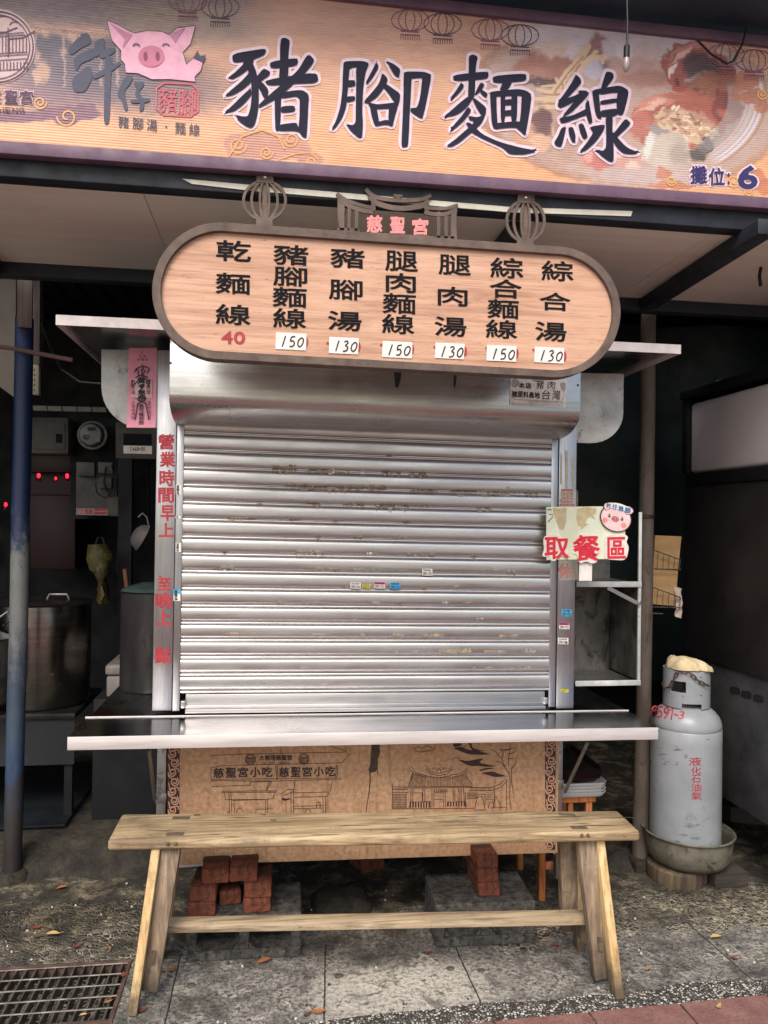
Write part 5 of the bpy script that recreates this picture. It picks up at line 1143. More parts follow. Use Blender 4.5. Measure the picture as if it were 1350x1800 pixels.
for i in range(16):
    x0 = rc.uniform(200, 1050); y0 = rc.uniform(1434, 1470); ln = rc.uniform(20, 110); P = []
    for s_ in (1, -1):
        for k in (range(7) if s_ > 0 else range(6, -1, -1)):
            f_ = k/6; P.append(aZ(x0+ln*f_, y0-(x0+ln*f_-650)*.010+1.2*mnoise.noise((f_*4, i, 0))+s_*.55*math.sin(math.pi*f_), ZT+.0009))
    ck.add(P, [list(range(14))])
ck.build('grain_cracks', flat('crack_dark', S(88, 76, 60), .9), seat, fix=False)
fy = lambda x: c_[0].lerp(c_[1], (x-189)/937).y
for x, y in ((295, 1483.5), (309, 1483.5), (1023, 1468.5), (1034, 1468.5)):
    p = aY(x, y, fy(x)-.001); b_ = MB().lathe((0, 0, 0), [(0, .004), (.003, .0035), (.0055, .001), (.006, -.002)], 10)
    b_.v = [Vector((v.x+p.x, p.y-v.z, v.y+p.z)) for v in b_.v]; b_.build('nail_head', dkw, seat, smooth=True)
def legpiece(a, b_, w_, dpt, mat, nm='leg', par=bq, tp=1.0):
    m = MB().bar(a, b_, w_, dpt, up=(0, 1, 0), taper=tp); return m.build(nm, mat, par, bevel=.004)
top = lambda x, Y: Vector((aY(x, 1490, Y).x, Y, .466))
def pt(x, y, Y): return aY(x, y, Y)
# (main timber, yellow batten nailed to its outer face) for each of the four legs
lf = legpiece(top(302, 2.515), pt(261, 1738, 2.475), .060, .040, M['legwood']); legpiece(top(276, 2.505)+Vector((0, 0, 0)), aZ(234, 1781, 0), .027, .05, M['newwood'], 'batten', lf)
rf_ = legpiece(top(1027, 2.435), pt(1058, 1717, 2.395), .060, .040, M['legwood']); legpiece(top(1050, 2.435), aZ(1085, 1752, 0), .028, .05, M['newwood'], 'batten', rf_)
rb = legpiece(top(995, 2.535), pt(1000, 1632, 2.575), .058, .038, M['legwood']); legpiece(Vector((top(1012, 2.535).x, 2.54, .466)), aZ(1018, 1668, 0), .026, .045, M['newwood'], 'batten', rb)
lb = legpiece(top(309, 2.635), pt(283, 1660, 2.68), .050, .036, M['legwood']); legpiece(Vector((top(296, 2.63).x, 2.635, .466)), aZ(272, 1690, 0), .026, .04, M['newwood'], 'batten', lb)
legpiece(aY(291, 1626, 2.575), aY(1034, 1612, 2.485), .026, .058, wood('stretcher_wood', S(132, 116, 94), S(166, 148, 120), S(188, 170, 140), 0, 1, .7, .3, stain=S(104, 94, 86)), 'stretcher')
legpiece(aY(1050, 1660, 2.41), aY(1016, 1625, 2.57), .024, .06, M['legwood'], 'cross_piece'); legpiece(aY(269, 1685, 2.49), aY(287, 1640, 2.67), .024, .06, M['legwood'], 'cross_piece')
mo = MB()
for P, Yv in (([(267,1673),(274,1673),(272,1697),(264,1697)], 2.458), ([(1052,1650),(1058,1650),(1060,1673),(1053,1673)], 2.377)): mo.slab_px(P, Yv, .01)
mo.build('cross_tenon', dkw, bq)

# ------------------------------------------------------------------ bricks and blocks under the stall
def brick_mat():
    t = NT('soot_stained_brick'); v = t.coords(); oi = t.n('ShaderNodeObjectInfo')
    c = t.ramp(t.noise(v, 18, 6, .7), [(.3, S(98, 54, 38)), (.55, S(138, 80, 58)), (.75, S(162, 106, 80))])
    c = t.mix(t.math('MULTIPLY', oi.outputs['Random'], .35), c, S(84, 44, 38))
    c = t.mix(t.mapr(t.noise(v, 11, 6, .75, .4), .42, .58, 0, .85), c, S(44, 36, 33)); t.bump(t.noise(v, 70, 6, .7), .9, .005); return t.set(c, .85, 0, .3)
M['brick'] = brick_mat()
M['cinder'] = worn('sooty_cinder_block', S(46, 45, 44), S(100, 98, 92), 26, .92, 0, .8, dirt=S(34, 33, 33), dirt_amt=.5, bdist=.006, fine=90)
def cinder(name, label, loc, L_, Hh, Dd, rz):
    m = MB(); x0, x1 = -L_/2, L_/2; wl = .034; hb = .034
    m.box(x0, x1, 0, Dd, 0, hb).box(x0, x1, 0, Dd, Hh-hb, Hh)
    for xa in (x0, -wl/2, x1-wl): m.box(xa, xa+wl, .001, Dd-.001, hb, Hh-hb)
    for xc in (x0+wl, -wl/2, wl/2, x1-wl):      # arched corners of the hollow cores
        sg = 1 if xc in (x0+wl, wl/2) else -1
        m.prism([(xc, .0015, hb), (xc+sg*.022, .0015, hb), (xc, .0015, hb+.022)], (0, Dd-.003, 0)); m.prism([(xc, .0015, Hh-hb), (xc+sg*.022, .0015, Hh-hb), (xc, .0015, Hh-hb-.022)], (0, Dd-.003, 0))
    o = m.build(name, M['cinder'], None, bevel=.004, seg=1); o.location = loc; o.rotation_euler = (0, 0, rz)
    return tag(o, label, 'concrete block', 'hollow blocks under the stall')
cl_ = aZ(331, 1690, 0); cr2 = aZ(525, 1682, 0); mid = (cl_+cr2)/2
cinder('cinder_block', 'sooty hollow concrete block under the brick arch, left below the stall', (mid.x, 2.665, 0), .385, .15, .23, -.02)
cl_ = aZ(767, 1668, 0); cr2 = aZ(943, 1664, 0); mid = (cl_+cr2)/2
cinder('cinder_block', 'sooty hollow concrete block under three stacked bricks, right below the stall', (mid.x, 2.655, 0), .36, .15, .24, -.03)
bvar = []
for sd_ in range(4):
    o = MB().box(-.046, .046, 0, .19, 0, .0488).build('brick', M['brick'], None, bevel=.005, seg=2)
    bm = bmesh.new(); bm.from_mesh(o.data); bmesh.ops.subdivide_edges(bm, edges=[e for e in bm.edges if e.calc_length() > .02], cuts=7, use_grid_fill=True)
    for v in bm.verts:
        q = v.co*38+Vector((sd_*9, 0, 0)); v.co += Vector((mnoise.noise(q), mnoise.noise(q+Vector((7, 7, 7))), mnoise.noise(q+Vector((3, 1, 9)))*.7))*.0026
        if v.co.y < .012: v.co.y += max(0, mnoise.noise(v.co*70+Vector((sd_*5, 2, 0))))*.005
    bm.to_mesh(o.data); bm.free()
    for p in o.data.polygons: p.use_smooth = True
    o.data.set_sharp_from_angle(angle=R_(50)); bvar.append(o)
bro = bvar[0]; bused = 0
def brick(x, y, px, label, rot=0.0, Yf=2.66, lvl=None, sc=1):
    global bused
    z = lvl; p = aY(px, 1560, Yf)
    o = bvar[bused] if bused < 4 else dup(bvar[bused % 4], (0, 0, 0)); bused += 1
    o.location = (p.x, Yf, z); o.rotation_euler = (0, 0, rot); o.scale = (sc, 1, 1)
    tag(o, label, 'brick', 'loose bricks propping up the stall'); return o
L0 = .1505
for lv, px, lb_, ro, yf, sc in ((0, 355, 'lower brick of the left-hand pair on the left concrete block', .03, 2.668, 1.0), (1, 356, 'upper brick of the left-hand pair on the left concrete block', -.06, 2.672, .95), (0, 452, 'lower brick of the right-hand pair on the left concrete block', 0, 2.675, 1.0), (1, 453, 'upper brick of the right-hand pair on the left concrete block', -.02, 2.677, 1.0), (2, 378, 'left brick of the top course bridging the two brick pairs', .02, 2.69, 1.0), (2, 427, 'right brick of the top course bridging the two brick pairs', -.02, 2.695, 1.02), (0, 405, 'single brick set back in the gap between the brick pairs', .1, 2.74, .82),
                                (0, 860, 'lowest of the three stacked bricks on the right concrete block', -.03, 2.70, .86), (1, 858, 'middle of the three stacked bricks on the right concrete block', .0, 2.703, .84), (2, 857, 'topmost of the three stacked bricks on the right concrete block', .02, 2.706, .86)):
    brick(0, 0, px, lb_, ro, yf, L0+lv*.0495, sc)
for px, py, lb_ in ((395, 1645, 'brick lying inside the left hollow of the left concrete block'), (490, 1643, 'brick lying inside the right hollow of the left concrete block')):
    o = dup(bro, (aY(px, py, 2.78).x, 2.80, .0345), (0, 0, .05), lb_); o.scale = (1.3, .7, .9)
o = dup(bro, (aZ(655, 1530, 0).x, 3.25, .01), (0, 0, .4), 'dim brick on the ground far under the middle of the stall'); o.scale = (1.2, .6, 1.1)
for px, py, lb_ in ((800, 1625, 'brick pushed into the left hollow of the right concrete block'), (895, 1622, 'brick pushed into the right hollow of the right concrete block')):
    o = dup(bro, (aY(px, py, 2.76).x, 2.79, .0345), (0, 0, -.03), lb_); o.scale = (1.2, .7, .8)

# ------------------------------------------------------------------ gas cylinder in a basin
gx = aY(1204.5, 1400, 3.08).x; gy = 3.08; bxx = gx+.014
wd_ = MB().lathe((aZ(1200, 1550, .0).x-.005, 3.075, 0), [(0, 0), (.118, 0), (.122, .012), (.122, .058), (.114, .068), (0, .07)], 30, wob=.02)
one('wooden_disc', wd_, wood('old_chopping_block', S(58, 50, 40), S(86, 74, 58), S(110, 96, 76), 2, .6, .85, .5), 'round dark wooden slab under the tin basin', 'wooden slab', base=(aZ(1200, 1550, 0).x, 3.075, 0), smooth=True)
def blk(px0, px1, Y, z1, d, lb_, m): 
    return one('timber_block', MB().box(aZ(px0, 1572, 0).x, aZ(px1, 1572, 0).x, Y, Y+d, 0, z1), m, lb_, 'wooden block', bevel=.005)
M['oldblock'] = wood('dark_old_block', S(40, 36, 32), S(58, 52, 46), S(76, 68, 60), 0, 1, .9, .4)
blk(1268, 1332, 2.96, .062, .13, 'short dark timber block beside the round wooden slab', M['oldblock'])
bz = .072
bas = MB().lathe((bxx, gy, bz), [(0, 0), (.120, 0), (.148, .006), (.168, .03), (.177, .08), (.179, .122), (.187, .124), (.189, .130), (.184, .133), (.175, .128), (.173, .085), (.164, .036), (.150, .012), (.142, .008), (0, .008)], 44)
one('tin_basin', bas, worn('stained_aluminium', S(112, 110, 98), S(150, 147, 134), 9, .45, .55, .3, dirt=S(70, 66, 54), dirt_amt=.52, bdist=.004, fine=20), 'dented dull tin basin holding the grey gas cylinder', 'basin', base=(bxx, gy, bz), smooth=True, angle=60)
gz = bz+.0105; gr = .1435
zsh = aY(1204, 1280, gy-gr*.2).z
gc = thing('gas_cylinder', 'tall grey gas cylinder with red stencilled characters standing in a basin', 'gas cylinder', (gx, gy, gz))
gprof = [(0, gz), (.118, gz), (.122, gz+.004), (.122, gz+.03), (.134, gz+.042), (gr-.001, gz+.055), (gr, gz+.07)]
gprof += [(gr, gz+.07+(zsh-gz-.07)*i/10) for i in range(1, 11)]
gprof += [(gr-.003, zsh+.004), (gr-.0005, zsh+.008)]
for i in range(1, 11):
    a = R_(90*i/10); gprof.append((.052+(gr-.0525)*math.cos(a), zsh+.008+.088*math.sin(a)))
gprof += [(.03, zsh+.10), (.022, zsh+.13), (0, zsh+.132)]
M['gas'] = worn('worn_grey_enamel', S(130, 136, 142), S(150, 155, 160), 4, .36, 0, .08, dirt=S(88, 92, 97), dirt_amt=.6, fine=12)
body = MB().lathe((gx, gy, 0), gprof, 64).build('body', M['gas'], gc, smooth=True, angle=50)
# collar: thick band with a window on the left and a cut-away foot
ck0, ck1, cR = aY(1200, 1243, gy-.09).z, aY(1200, 1181, gy-.09).z, .095
col_ = MB(); NA, NZ = 72, 8
def hole(a, fz):    # a: degrees, -90 faces the viewer
    return (-158 < a < -118 and .42 < fz < .74) or (-128 < a < -78 and fz < .14) or (20 < a < 70 and .4 < fz < .8) or (70 < a < 150 and fz < .16)
for k in range(NA):
    a0, a1 = -180+360*k/NA, -180+360*(k+1)/NA
    for j in range(14):
        f0, f1 = j/14, (j+1)/14
        if hole((a0+a1)/2, (f0+f1)/2): continue
        P = []
        for rr in (cR, cR-.004):
            for aa, ff in ((a0, f0), (a1, f0), (a1, f1), (a0, f1)): P.append((gx+rr*math.cos(R_(aa)), gy+rr*math.sin(R_(aa)), ck0-.012+(ck1-ck0+.012)*ff))
        o_ = len(col_.v); col_.v += [Vector(p) for p in P]; col_.f += [[o_, o_+1, o_+2, o_+3], [o_+7, o_+6, o_+5, o_+4]]; col_.mi += [0, 0]
        for q0, q1, da, df in ((0, 1, 0, -1), (1, 2, 1, 0), (2, 3, 0, 1), (3, 0, -1, 0)):
            am = (a0+a1)/2+da*360/NA; am = am+360 if am < -180 else (am-360 if am > 180 else am); fm = (f0+f1)/2+df/14
            if fm < 0 or fm > 1 or hole(am, fm): col_.f.append([o_+q0, o_+q0+4, o_+q1+4, o_+q1]); col_.mi.append(0)
colo = col_.build('collar', M['gas'], gc, smooth=True, fix=False, angle=40)
for px, py in ((1160, 1183), (1232, 1190), (1201, 1224), (1232, 1222)):
    d_ = ray(px, py); A_ = d_.x**2+d_.y**2; B_ = -2*(d_.x*gx+d_.y*gy); C_ = gx*gx+gy*gy-(cR+.0012)**2; D_ = B_*B_-4*A_*C_
    if D_ > 0:
        p = CP+d_*((-B_-math.sqrt(D_))/(2*A_)); nv = Vector((p.x-gx, p.y-gy, 0)).normalized(); b_ = MB().tube([p, p+nv*.0015], .003, 8); b_.build('rivet', M['dullsteel'], colo)
vz = zsh+.13
MB().lathe((gx, gy, 0), [(.02, vz), (.02, vz+.03), (.012, vz+.034), (.012, vz+.06), (.028, vz+.062), (.028, vz+.072), (0, vz+.074)], 16).build('valve', worn('brass', S(120, 96, 52), S(160, 130, 76), 20, .4, .8, .1), gc, smooth=True)
def on_body(px, py):
    d_ = ray(px, py); t = 2.6
    def rad(z):
        for (r1, z1), (r2, z2) in zip(gprof, gprof[1:]):
            if z1 <= z <= z2 and z2 > z1: return r1+(r2-r1)*(z-z1)/(z2-z1)
        return 0
    while t < 3.4:
        p = CP+d_*t
        if math.hypot(p.x-gx, p.y-gy) < rad(p.z)+.0016: return p
        t += .0004 if math.hypot(p.x-gx, p.y-gy) < rad(p.z)+.02 else .004
    return CP+d_*3
gt = MB()
for ch, r in zip('液化石油氣', ((1211, 1331, 1233, 1346), (1215, 1348, 1232, 1361), (1215, 1362, 1232, 1376), (1215, 1377, 1233, 1391), (1215, 1392, 1234, 1406))): put(gt, ch, r, 0, .006, 0, 0, 0, on_body)
for ch, r, sh_ in (('8', (1144, 1240, 1157, 1259), 3), ('5', (1156, 1241, 1165, 1262), 3), ('9', (1166, 1242, 1176, 1264), 3), ('~', (1184, 1254, 1193, 1259), 0), ('3', (1193, 1250, 1203, 1264), 3)): put(gt, ch, r, 0, .015, 0, sh_, 0, on_body)
one_ = [(1176.5, 1249.5), (1183.2, 1244)]+[(1183.2-3.6*k/8, 1244+22*k/8) for k in range(1, 9)]; o_ = len(gt.v)
for (x, y) in one_[1:]: gt.v += [on_body(x-1.1, y), on_body(x+1.1, y)]
for k in range(8): gt.f.append([o_+2*k, o_+2*k+1, o_+2*k+3, o_+2*k+2]); gt.mi.append(0)
gt.add([on_body(1176.5, 1248.5), on_body(1182.5, 1243.5), on_body(1182.5, 1246), on_body(1177, 1250.5)], [(0, 1, 2, 3)])
gt.build('red_lettering', M['redpaint'], body, fix=False)
sf = MB(); rn_ = random.Random(5)
def scuff(cx, cy, wd, hh):
    n = 14; P = []
    for i in range(n):
        a = 2*math.pi*i/n; k = .6+.6*rn_.random(); q = on_body(cx+wd/2*k*math.cos(a), cy+hh/2*k*math.sin(a)); P.append(q+Vector((gx-q.x, gy-q.y, 0)).normalized()*.0009)
    sf.add(P, [list(range(n))])
for q in ((1170, 1312, 46, 7), (1192, 1318, 20, 5), (1180, 1342, 34, 6), (1206, 1330, 7, 10), (1165, 1326, 16, 4), (1212, 1452, 22, 9), (1226, 1450, 10, 5), (1200, 1468, 26, 5), (1222, 1474, 20, 6), (1190, 1480, 14, 5), (1208, 1436, 3, 12), (1160, 1480, 12, 4), (1238, 1420, 4, 6), (1150, 1390, 3, 9), (1245, 1300, 8, 3), (1156, 1285, 9, 3)): scuff(*q)
sf.build('scuffs', worn('grey_scuff', S(92, 96, 100), S(124, 130, 136), 60, .6, 0, .1, dirt=S(130, 140, 150), dirt_amt=.5), body, fix=False)
# folded cloth and chain on the collar
tw = MB(); nu, nv_ = 26, 14; ctz = ck1+.004
tc_ = aY(1205, 1175, gy)
for lay in (1, 0):
    for j in range(nv_+1):
        for i in range(nu+1):
            u = i/nu*2-1; v = j/nv_*2-1
            r = max(abs(u)**2.6, abs(v)**2.6); hgt = (1-r)**.5 if r < 1 else 0
            fu = math.sqrt(max(0, 1-v*v*.42)); fv = math.sqrt(max(0, 1-u*u*.42)); z = ctz+lay*(.006+.034*hgt*(1-.45*u)+.010*mnoise.noise((u*2.2, v*2.2, 1))*hgt+.005*math.sin(u*9+v*3)*hgt)-.010*max(0, u)**2
            tw.v.append(Vector((gx+.002+.094*u*fu+.006*mnoise.noise((v*2, u, 4)), gy-.02+.08*v*fv+.006*mnoise.noise((u*3, 1, 4)), z)))
n0 = (nu+1)*(nv_+1)
for o_ in (0, n0): tw.f += [[o_+j*(nu+1)+i, o_+j*(nu+1)+i+1, o_+(j+1)*(nu+1)+i+1, o_+(j+1)*(nu+1)+i] for j in range(nv_) for i in range(nu)]
edge = [i for i in range(nu+1)]+[j*(nu+1)+nu for j in range(1, nv_+1)]+[nv_*(nu+1)+i for i in range(nu-1, -1, -1)]+[j*(nu+1) for j in range(nv_-1, 0, -1)]
tw.f += [[edge[k], edge[(k+1) % len(edge)], n0+edge[(k+1) % len(edge)], n0+edge[k]] for k in range(len(edge))]; tw.mi = [0]*len(tw.f)
one('folded_cloth', tw, worn('cream_rag', S(190, 172, 134), S(212, 196, 160), 12, .95, 0, .6, bdist=.006, fine=120), 'cream folded rag lying on top of the gas cylinder collar', 'cloth', smooth=True, base=(gx, gy, ctz), angle=70)
chn = MB(); rustc = worn('rusty_chain', S(70, 52, 44), S(112, 92, 82), 40, .6, .5, .3)
path = curve_pts([(1164, 1200), (1170, 1213), (1178, 1207), (1184, 1194), (1191, 1183), (1203, 1180), (1216, 1186), (1226, 1196), (1238, 1203), (1246, 1205)], 3)
lk = []
acc = 0; last = path[0]; pos = [path[0]]
for p in path[1:]:
    if math.dist(p, pos[-1]) > 8.2: pos.append(p)
for i in range(len(pos)-1):
    def onc(q):
        d_ = ray(*q); A_ = d_.x**2+d_.y**2; B_ = -2*(d_.x*gx+d_.y*gy); C_ = gx*gx+gy*gy-(cR+.0065)**2; D_ = B_*B_-4*A_*C_
        return CP+d_*((-B_-math.sqrt(max(0, D_)))/(2*A_))
    a, b_ = onc(pos[i]), onc(pos[i+1]); d_ = (b_-a); Lk = d_.length*.68; c0 = (a+b_)/2; d_.normalize(); nn = Vector((c0.x-gx, c0.y-gy, 0)).normalized(); sd_ = d_.cross(nn).normalized()
    if i % 2: sd_ = (sd_*.45+nn*.9).normalized()
    P = [c0+d_*(Lk*max(-1, min(1, 1.35*math.cos(t))))*.9+sd_*(.0062*math.sin(t)) for t in [k*math.pi/8 for k in range(17)]]
    chn.tube(P, .0021, 6, cap=False)
one('chain', chn, rustc, 'rusty steel chain draped over the gas cylinder collar', 'chain', smooth=True)

# ------------------------------------------------------------------ trays on a stool
stl = thing('wooden_stool', 'orange-brown wooden stool carrying the stack of trays', 'stool', aY(1015, 1500, 3.02)*1)
stl.location.z = 0; ORG[stl.as_pointer()] = Vector(stl.location)
M['stoolwood'] = wood('orange_stool_wood', S(150, 84, 44), S(186, 112, 62), S(204, 132, 80), 2, 1, .55, .2)
sx0_, sx1_ = aY(944, 1450, 2.94).x, aY(1046, 1405, 2.94).x; szt = aY(1020, 1397, 2.94).z
MB().box(sx0_, sx1_, 2.93, 3.26, szt-.028, szt).build('seat', M['stoolwood'], stl, bevel=.003)
for xx, sg in ((sx0_+.01, -1), (sx1_-.035, 1)):
    for yy in (2.945, 3.22): MB().bar((xx+.012, yy+.01, szt-.029), (xx+.012-sg*.004, yy+.01, 0), .026, .026, up=(0, 1, 0)).build('leg', M['stoolwood'], stl, bevel=.002)
MB().box(sx0_+.04, sx1_-.04, 2.948, 2.962, .12, .15).build('stretcher', M['stoolwood'], stl, bevel=.002)
MB().box(sx0_+.04, sx1_-.04, 3.222, 3.236, .12, .15).build('stretcher', M['stoolwood'], stl, bevel=.002)
MB().bar(((sx1_-.10), 2.95, szt-.029), (sx1_-.10, 2.95, .152), .02, .016, up=(0, 1, 0)).build('spindle', M['stoolwood'], stl)
def tray(x0, x1, y0, y1, z, h, m, name, label, grp, first=None):
    t = MB(); r = .03
    def rr(ins, n=6):
        P = []
        for cx, cy, a0 in ((x1-r-ins, y1-r-ins, 0), (x0+r+ins, y1-r-ins, 90), (x0+r+ins, y0+r+ins, 180), (x1-r-ins, y0+r+ins, 270)):
            for i in range(n+1): a = R_(a0+90*i/n); P.append((cx+r*math.cos(a), cy+r*math.sin(a)))
        return P
    rings = [(.012, 0), (.010, .001), (0, h), (.0015, h), (.0125, .002)]; n = 28
    for ins, z_ in rings: t.v += [Vector((px, py, z+z_)) for px, py in rr(ins)]
    t.f = [[k*n+i, k*n+(i+1) % n, (k+1)*n+(i+1) % n, (k+1)*n+i] for k in range(4) for i in range(n)]+[list(range(n)), list(range(5*n-1, 4*n-1, -1))]; t.mi = [0]*len(t.f)
    o = one(name, t, m, label, 'tray', grp, base=((x0+x1)/2, (y0+y1)/2, z), smooth=True, angle=40); return o
whitep = flat('white_melamine', S(228, 228, 224), .35); brownp = flat('dark_brown_melamine', S(52, 36, 36), .3)
tx0, tx1 = aY(925, 1380, 2.9).x, aY(1070, 1380, 2.9).x; z = szt+.001
wl_ = ['lowest white tray resting on the wooden stool', 'second white tray from the bottom of the stack', 'third white tray from the bottom of the stack', 'topmost white tray just under the brown trays']
for i in range(4):
    tray(tx0+random.uniform(-.004, .004), tx1+random.uniform(-.003, .003), 2.90, 3.24, z, .02, whitep, 'tray', wl_[i], 'white trays stacked on the stool'); z += .0125
z += .009
bl_ = ['lowest dark brown tray lying on the white trays', 'second dark brown tray from the bottom of its pile', 'third dark brown tray from the bottom of its pile', 'fourth dark brown tray from the bottom of its pile', 'topmost dark brown tray with its inside showing']
for i in range(5):
    tray(tx0, aY(1063, 1370, 2.9).x+random.uniform(-.003, .003), 2.905, 3.25, z, .018, brownp, 'tray', bl_[i], 'brown trays stacked on the white trays'); z += .0085

# ------------------------------------------------------------------ drain grate
gr = thing('drain_grate', 'rusty steel drain grate set in the ground by the left bench leg', 'drain grate', (-.9, 2.54, 0))
M['grate'] = worn('worn_grate_steel', S(72, 68, 64), S(126, 122, 116), 16, .5, .5, .3, dirt=S(70, 52, 42), dirt_amt=.6)
M['rust'] = worn('rusty_angle_iron', S(66, 52, 44), S(100, 78, 66), 20, .8, .1, .3)
f = MB(); f.box(hx0, hx1, hy0, hy0+.012, -.04, .006).box(hx0, hx1, hy1-.012, hy1, -.04, .006).box(hx1-.012, hx1, hy0+.0125, hy1-.0125, -.04, .006)
f.build('frame', M['rust'], gr, bevel=.001, seg=1)
s = MB(); x = hx1-.03
while x > hx0:
    s.box(x-.003, x+.003, hy0+.0125, hy1-.0125, -.034, .001); x -= .0305
s.build('bars', M['grate'], gr); c = MB()
for y in [hy0+.016+(hy1-hy0-.032)*i/5 for i in range(6)]: c.tube([(hx0, y, .001), (hx1-.0125, y, .001)], .003, 6)
c.build('cross_rods', M['grate'], gr, smooth=True)

# ------------------------------------------------------------------ fallen leaves, stones, litter
leafm = []
for nm, a, b_ in (('orange_leaf', S(138, 82, 48), S(176, 116, 70)), ('red_leaf', S(104, 48, 40), S(140, 72, 54)), ('yellow_leaf', S(170, 140, 84), S(192, 164, 110)), ('brown_leaf', S(78, 54, 42), S(110, 78, 58))):
    leafm.append(worn(nm, a, b_, 60, .7, 0, .4, dirt=S(84, 46, 30), dirt_amt=.62))
protos = {}
def leaf_proto(k, mi):
    if (k, mi) in protos: return None
    m = MB(); n = 12; rn = random.Random(k*7+mi); ph = rn.uniform(.5, 1.2)*(.35 if k else .6)
    for i in range(n+1):
        u = i/n*2-1; wd = .42*math.sin(math.pi*(i/n)**(.85 if k else 1.1))*(1-.15*u)
        for v in (-1, -.5, 0, .5, 1): m.v.append(Vector((u*.5, v*wd*.5, abs(v)**1.3*wd*.5*ph+.12*u*u*(1 if k else .4)+.004)))
    m.f = [[i*5+j, i*5+j+1, i*5+j+6, i*5+j+5] for i in range(n) for j in range(4)]; m.mi = [0]*len(m.f)
    m.tube([(.48, 0, .1), (.62, .02, .12), (.74, .05, .1)], .012, 5)
    o = m.build('fallen_leaf', leafm[mi], None, smooth=True, fix=False); protos[(k, mi)] = o; return o
LV = [(65, 1633, 1, 1, 24, .4, 'dark red curled leaf on the pebbles above the drain grate'), (92, 1647, 0, 2, 26, 0, 'yellow leaf lying flat on the back edge of the drain grate'), (66, 1650, 0, 3, 20, .2, 'dark brown leaf on the back edge of the drain grate'), (134, 1668, 1, 1, 18, 1.2, 'red-brown leaf caught between the upper grate bars'), (192, 1672, 0, 0, 13, 2, 'small orange leaf on the grate near the bench leg'), (216, 1719, 1, 1, 18, 1.7, 'red leaf at the right end of the drain grate'), (190, 1764, 1, 0, 17, .5, 'orange leaf in front of the grate corner'), (251, 1779, 1, 1, 19, .9, 'red leaf beside the foot of the left bench batten'), (302, 1707, 1, 0, 24, 1.0, 'bright orange curled leaf right of the left bench leg'), (286, 1710, 0, 3, 12, 1.2, 'small dark leaf between the orange leaf and the left bench leg'),
      (464, 1693, 0, 0, 30, .5, 'orange-brown leaf with its stem up in front of the left block'), (560, 1782, 1, 0, 30, .1, 'crumpled orange leaf at the bottom edge, right of centre'), (540, 1786, 1, 3, 18, .8, 'brown curled leaf touching the crumpled orange one'), (755, 1677, 0, 1, 16, .2, 'small dark red leaf left of the right concrete block'), (688, 1646, 0, 1, 12, .7, 'tiny red leaf under the middle of the bench'), (975, 1665, 0, 1, 20, -.2, 'dark red leaf under the right end of the bench'), (962, 1645, 1, 3, 18, .6, 'brown leaf against the right concrete block'), (1258, 1650, 0, 2, 24, .1, 'tan leaf on the slab joint in front of the gas cylinder'), (1290, 1687, 0, 1, 18, -.7, 'red leaf right of the slab joint'), (1138, 1707, 0, 0, 15, .4, 'small orange leaf right of the bench foot'), (1207, 1670, 0, 2, 7, .4, 'tiny pale leaf left of the slab joint'), (1264, 1776, 1, 2, 20, .8, 'tan curled leaf on the red paving'), (1130, 1752, 0, 2, 8, .2, 'tiny tan leaf on the pebble strip'), (108, 1563, 0, 0, 20, .5, 'orange leaf on the dirt between the blue pole and the bench'), (270, 1750, 1, 0, 9, .5, 'tiny orange leaf between the left bench feet'), (910, 1768, 0, 0, 8, 1.5, 'tiny orange leaf on the pebble strip at the lower right'), (1280, 1578, 0, 1, 10, .3, 'small reddish leaf in front of the timber block'), (146, 1787, 0, 2, 14, .2, 'small yellow leaf on the pebbles in front of the grate'), (380, 1657, 1, 0, 18, .5, 'orange leaf inside the hollow of the left concrete block'), (905, 1762, 1, 3, 6, 0, 'tiny brown leaf near the pebble strip')]
for x, y, k, mi, wpx, rz, lb_ in LV:
    p = aZ(x, y, 0); dst = (p-CP).dot(cf); sz = wpx/FPX*dst
    o = leaf_proto(k, mi)
    if o is None: o = dup(protos[(k, mi)], (0, 0, 0))
    zz_ = .036 if 'hollow' in lb_ else (.009 if 'grate bars' in lb_ or 'back edge' in lb_ or 'on the grate' in lb_ or 'end of the drain' in lb_ else (.012 if 'paving' in lb_ else .005))
    o.location = (p.x, p.y, zz_); o.rotation_euler = (0, 0, rz); o.scale = (sz, sz, sz)
    tag(o, lb_, 'leaf', 'leaves fallen on the ground')
M['stone'] = worn('dark_stone', S(52, 50, 48), S(90, 88, 82), 30, .9, 0, .5)
def stone(px, py, wpx, lb_, hh=.6, dark=0):
    p = aZ(px, py, 0); r = wpx/FPX*(p-CP).dot(cf)/2; m = MB(); prof_ = [(r*math.cos(R_(a)), r*hh*(.15+.85*math.sin(R_(a)))) for a in range(0, 90, 15)]+[(0, r*hh)]
    m.lathe((p.x, p.y, -.002), prof_, 12, wob=.12)
    for v in m.v: v += Vector((mnoise.noise(v*40), mnoise.noise(v*40+Vector((3, 3, 3))), mnoise.noise(v*33)*.5))*r*.25
    one('stone', m, M['stone'], lb_, 'stone', base=(p.x, p.y, 0), smooth=True, angle=80)
stone(336, 1733, 16, 'dark rounded stone pressed into the slab right of the left bench leg'); stone(540, 1720, 15, 'brown stone standing in for a dark pit left of the slab joint in front of the stall', .4); stone(596, 1716, 18, 'brownish stone standing in for a dark pit right of the slab joint in front of the stall', .4)  # the two by the joint stand in for small dark holes
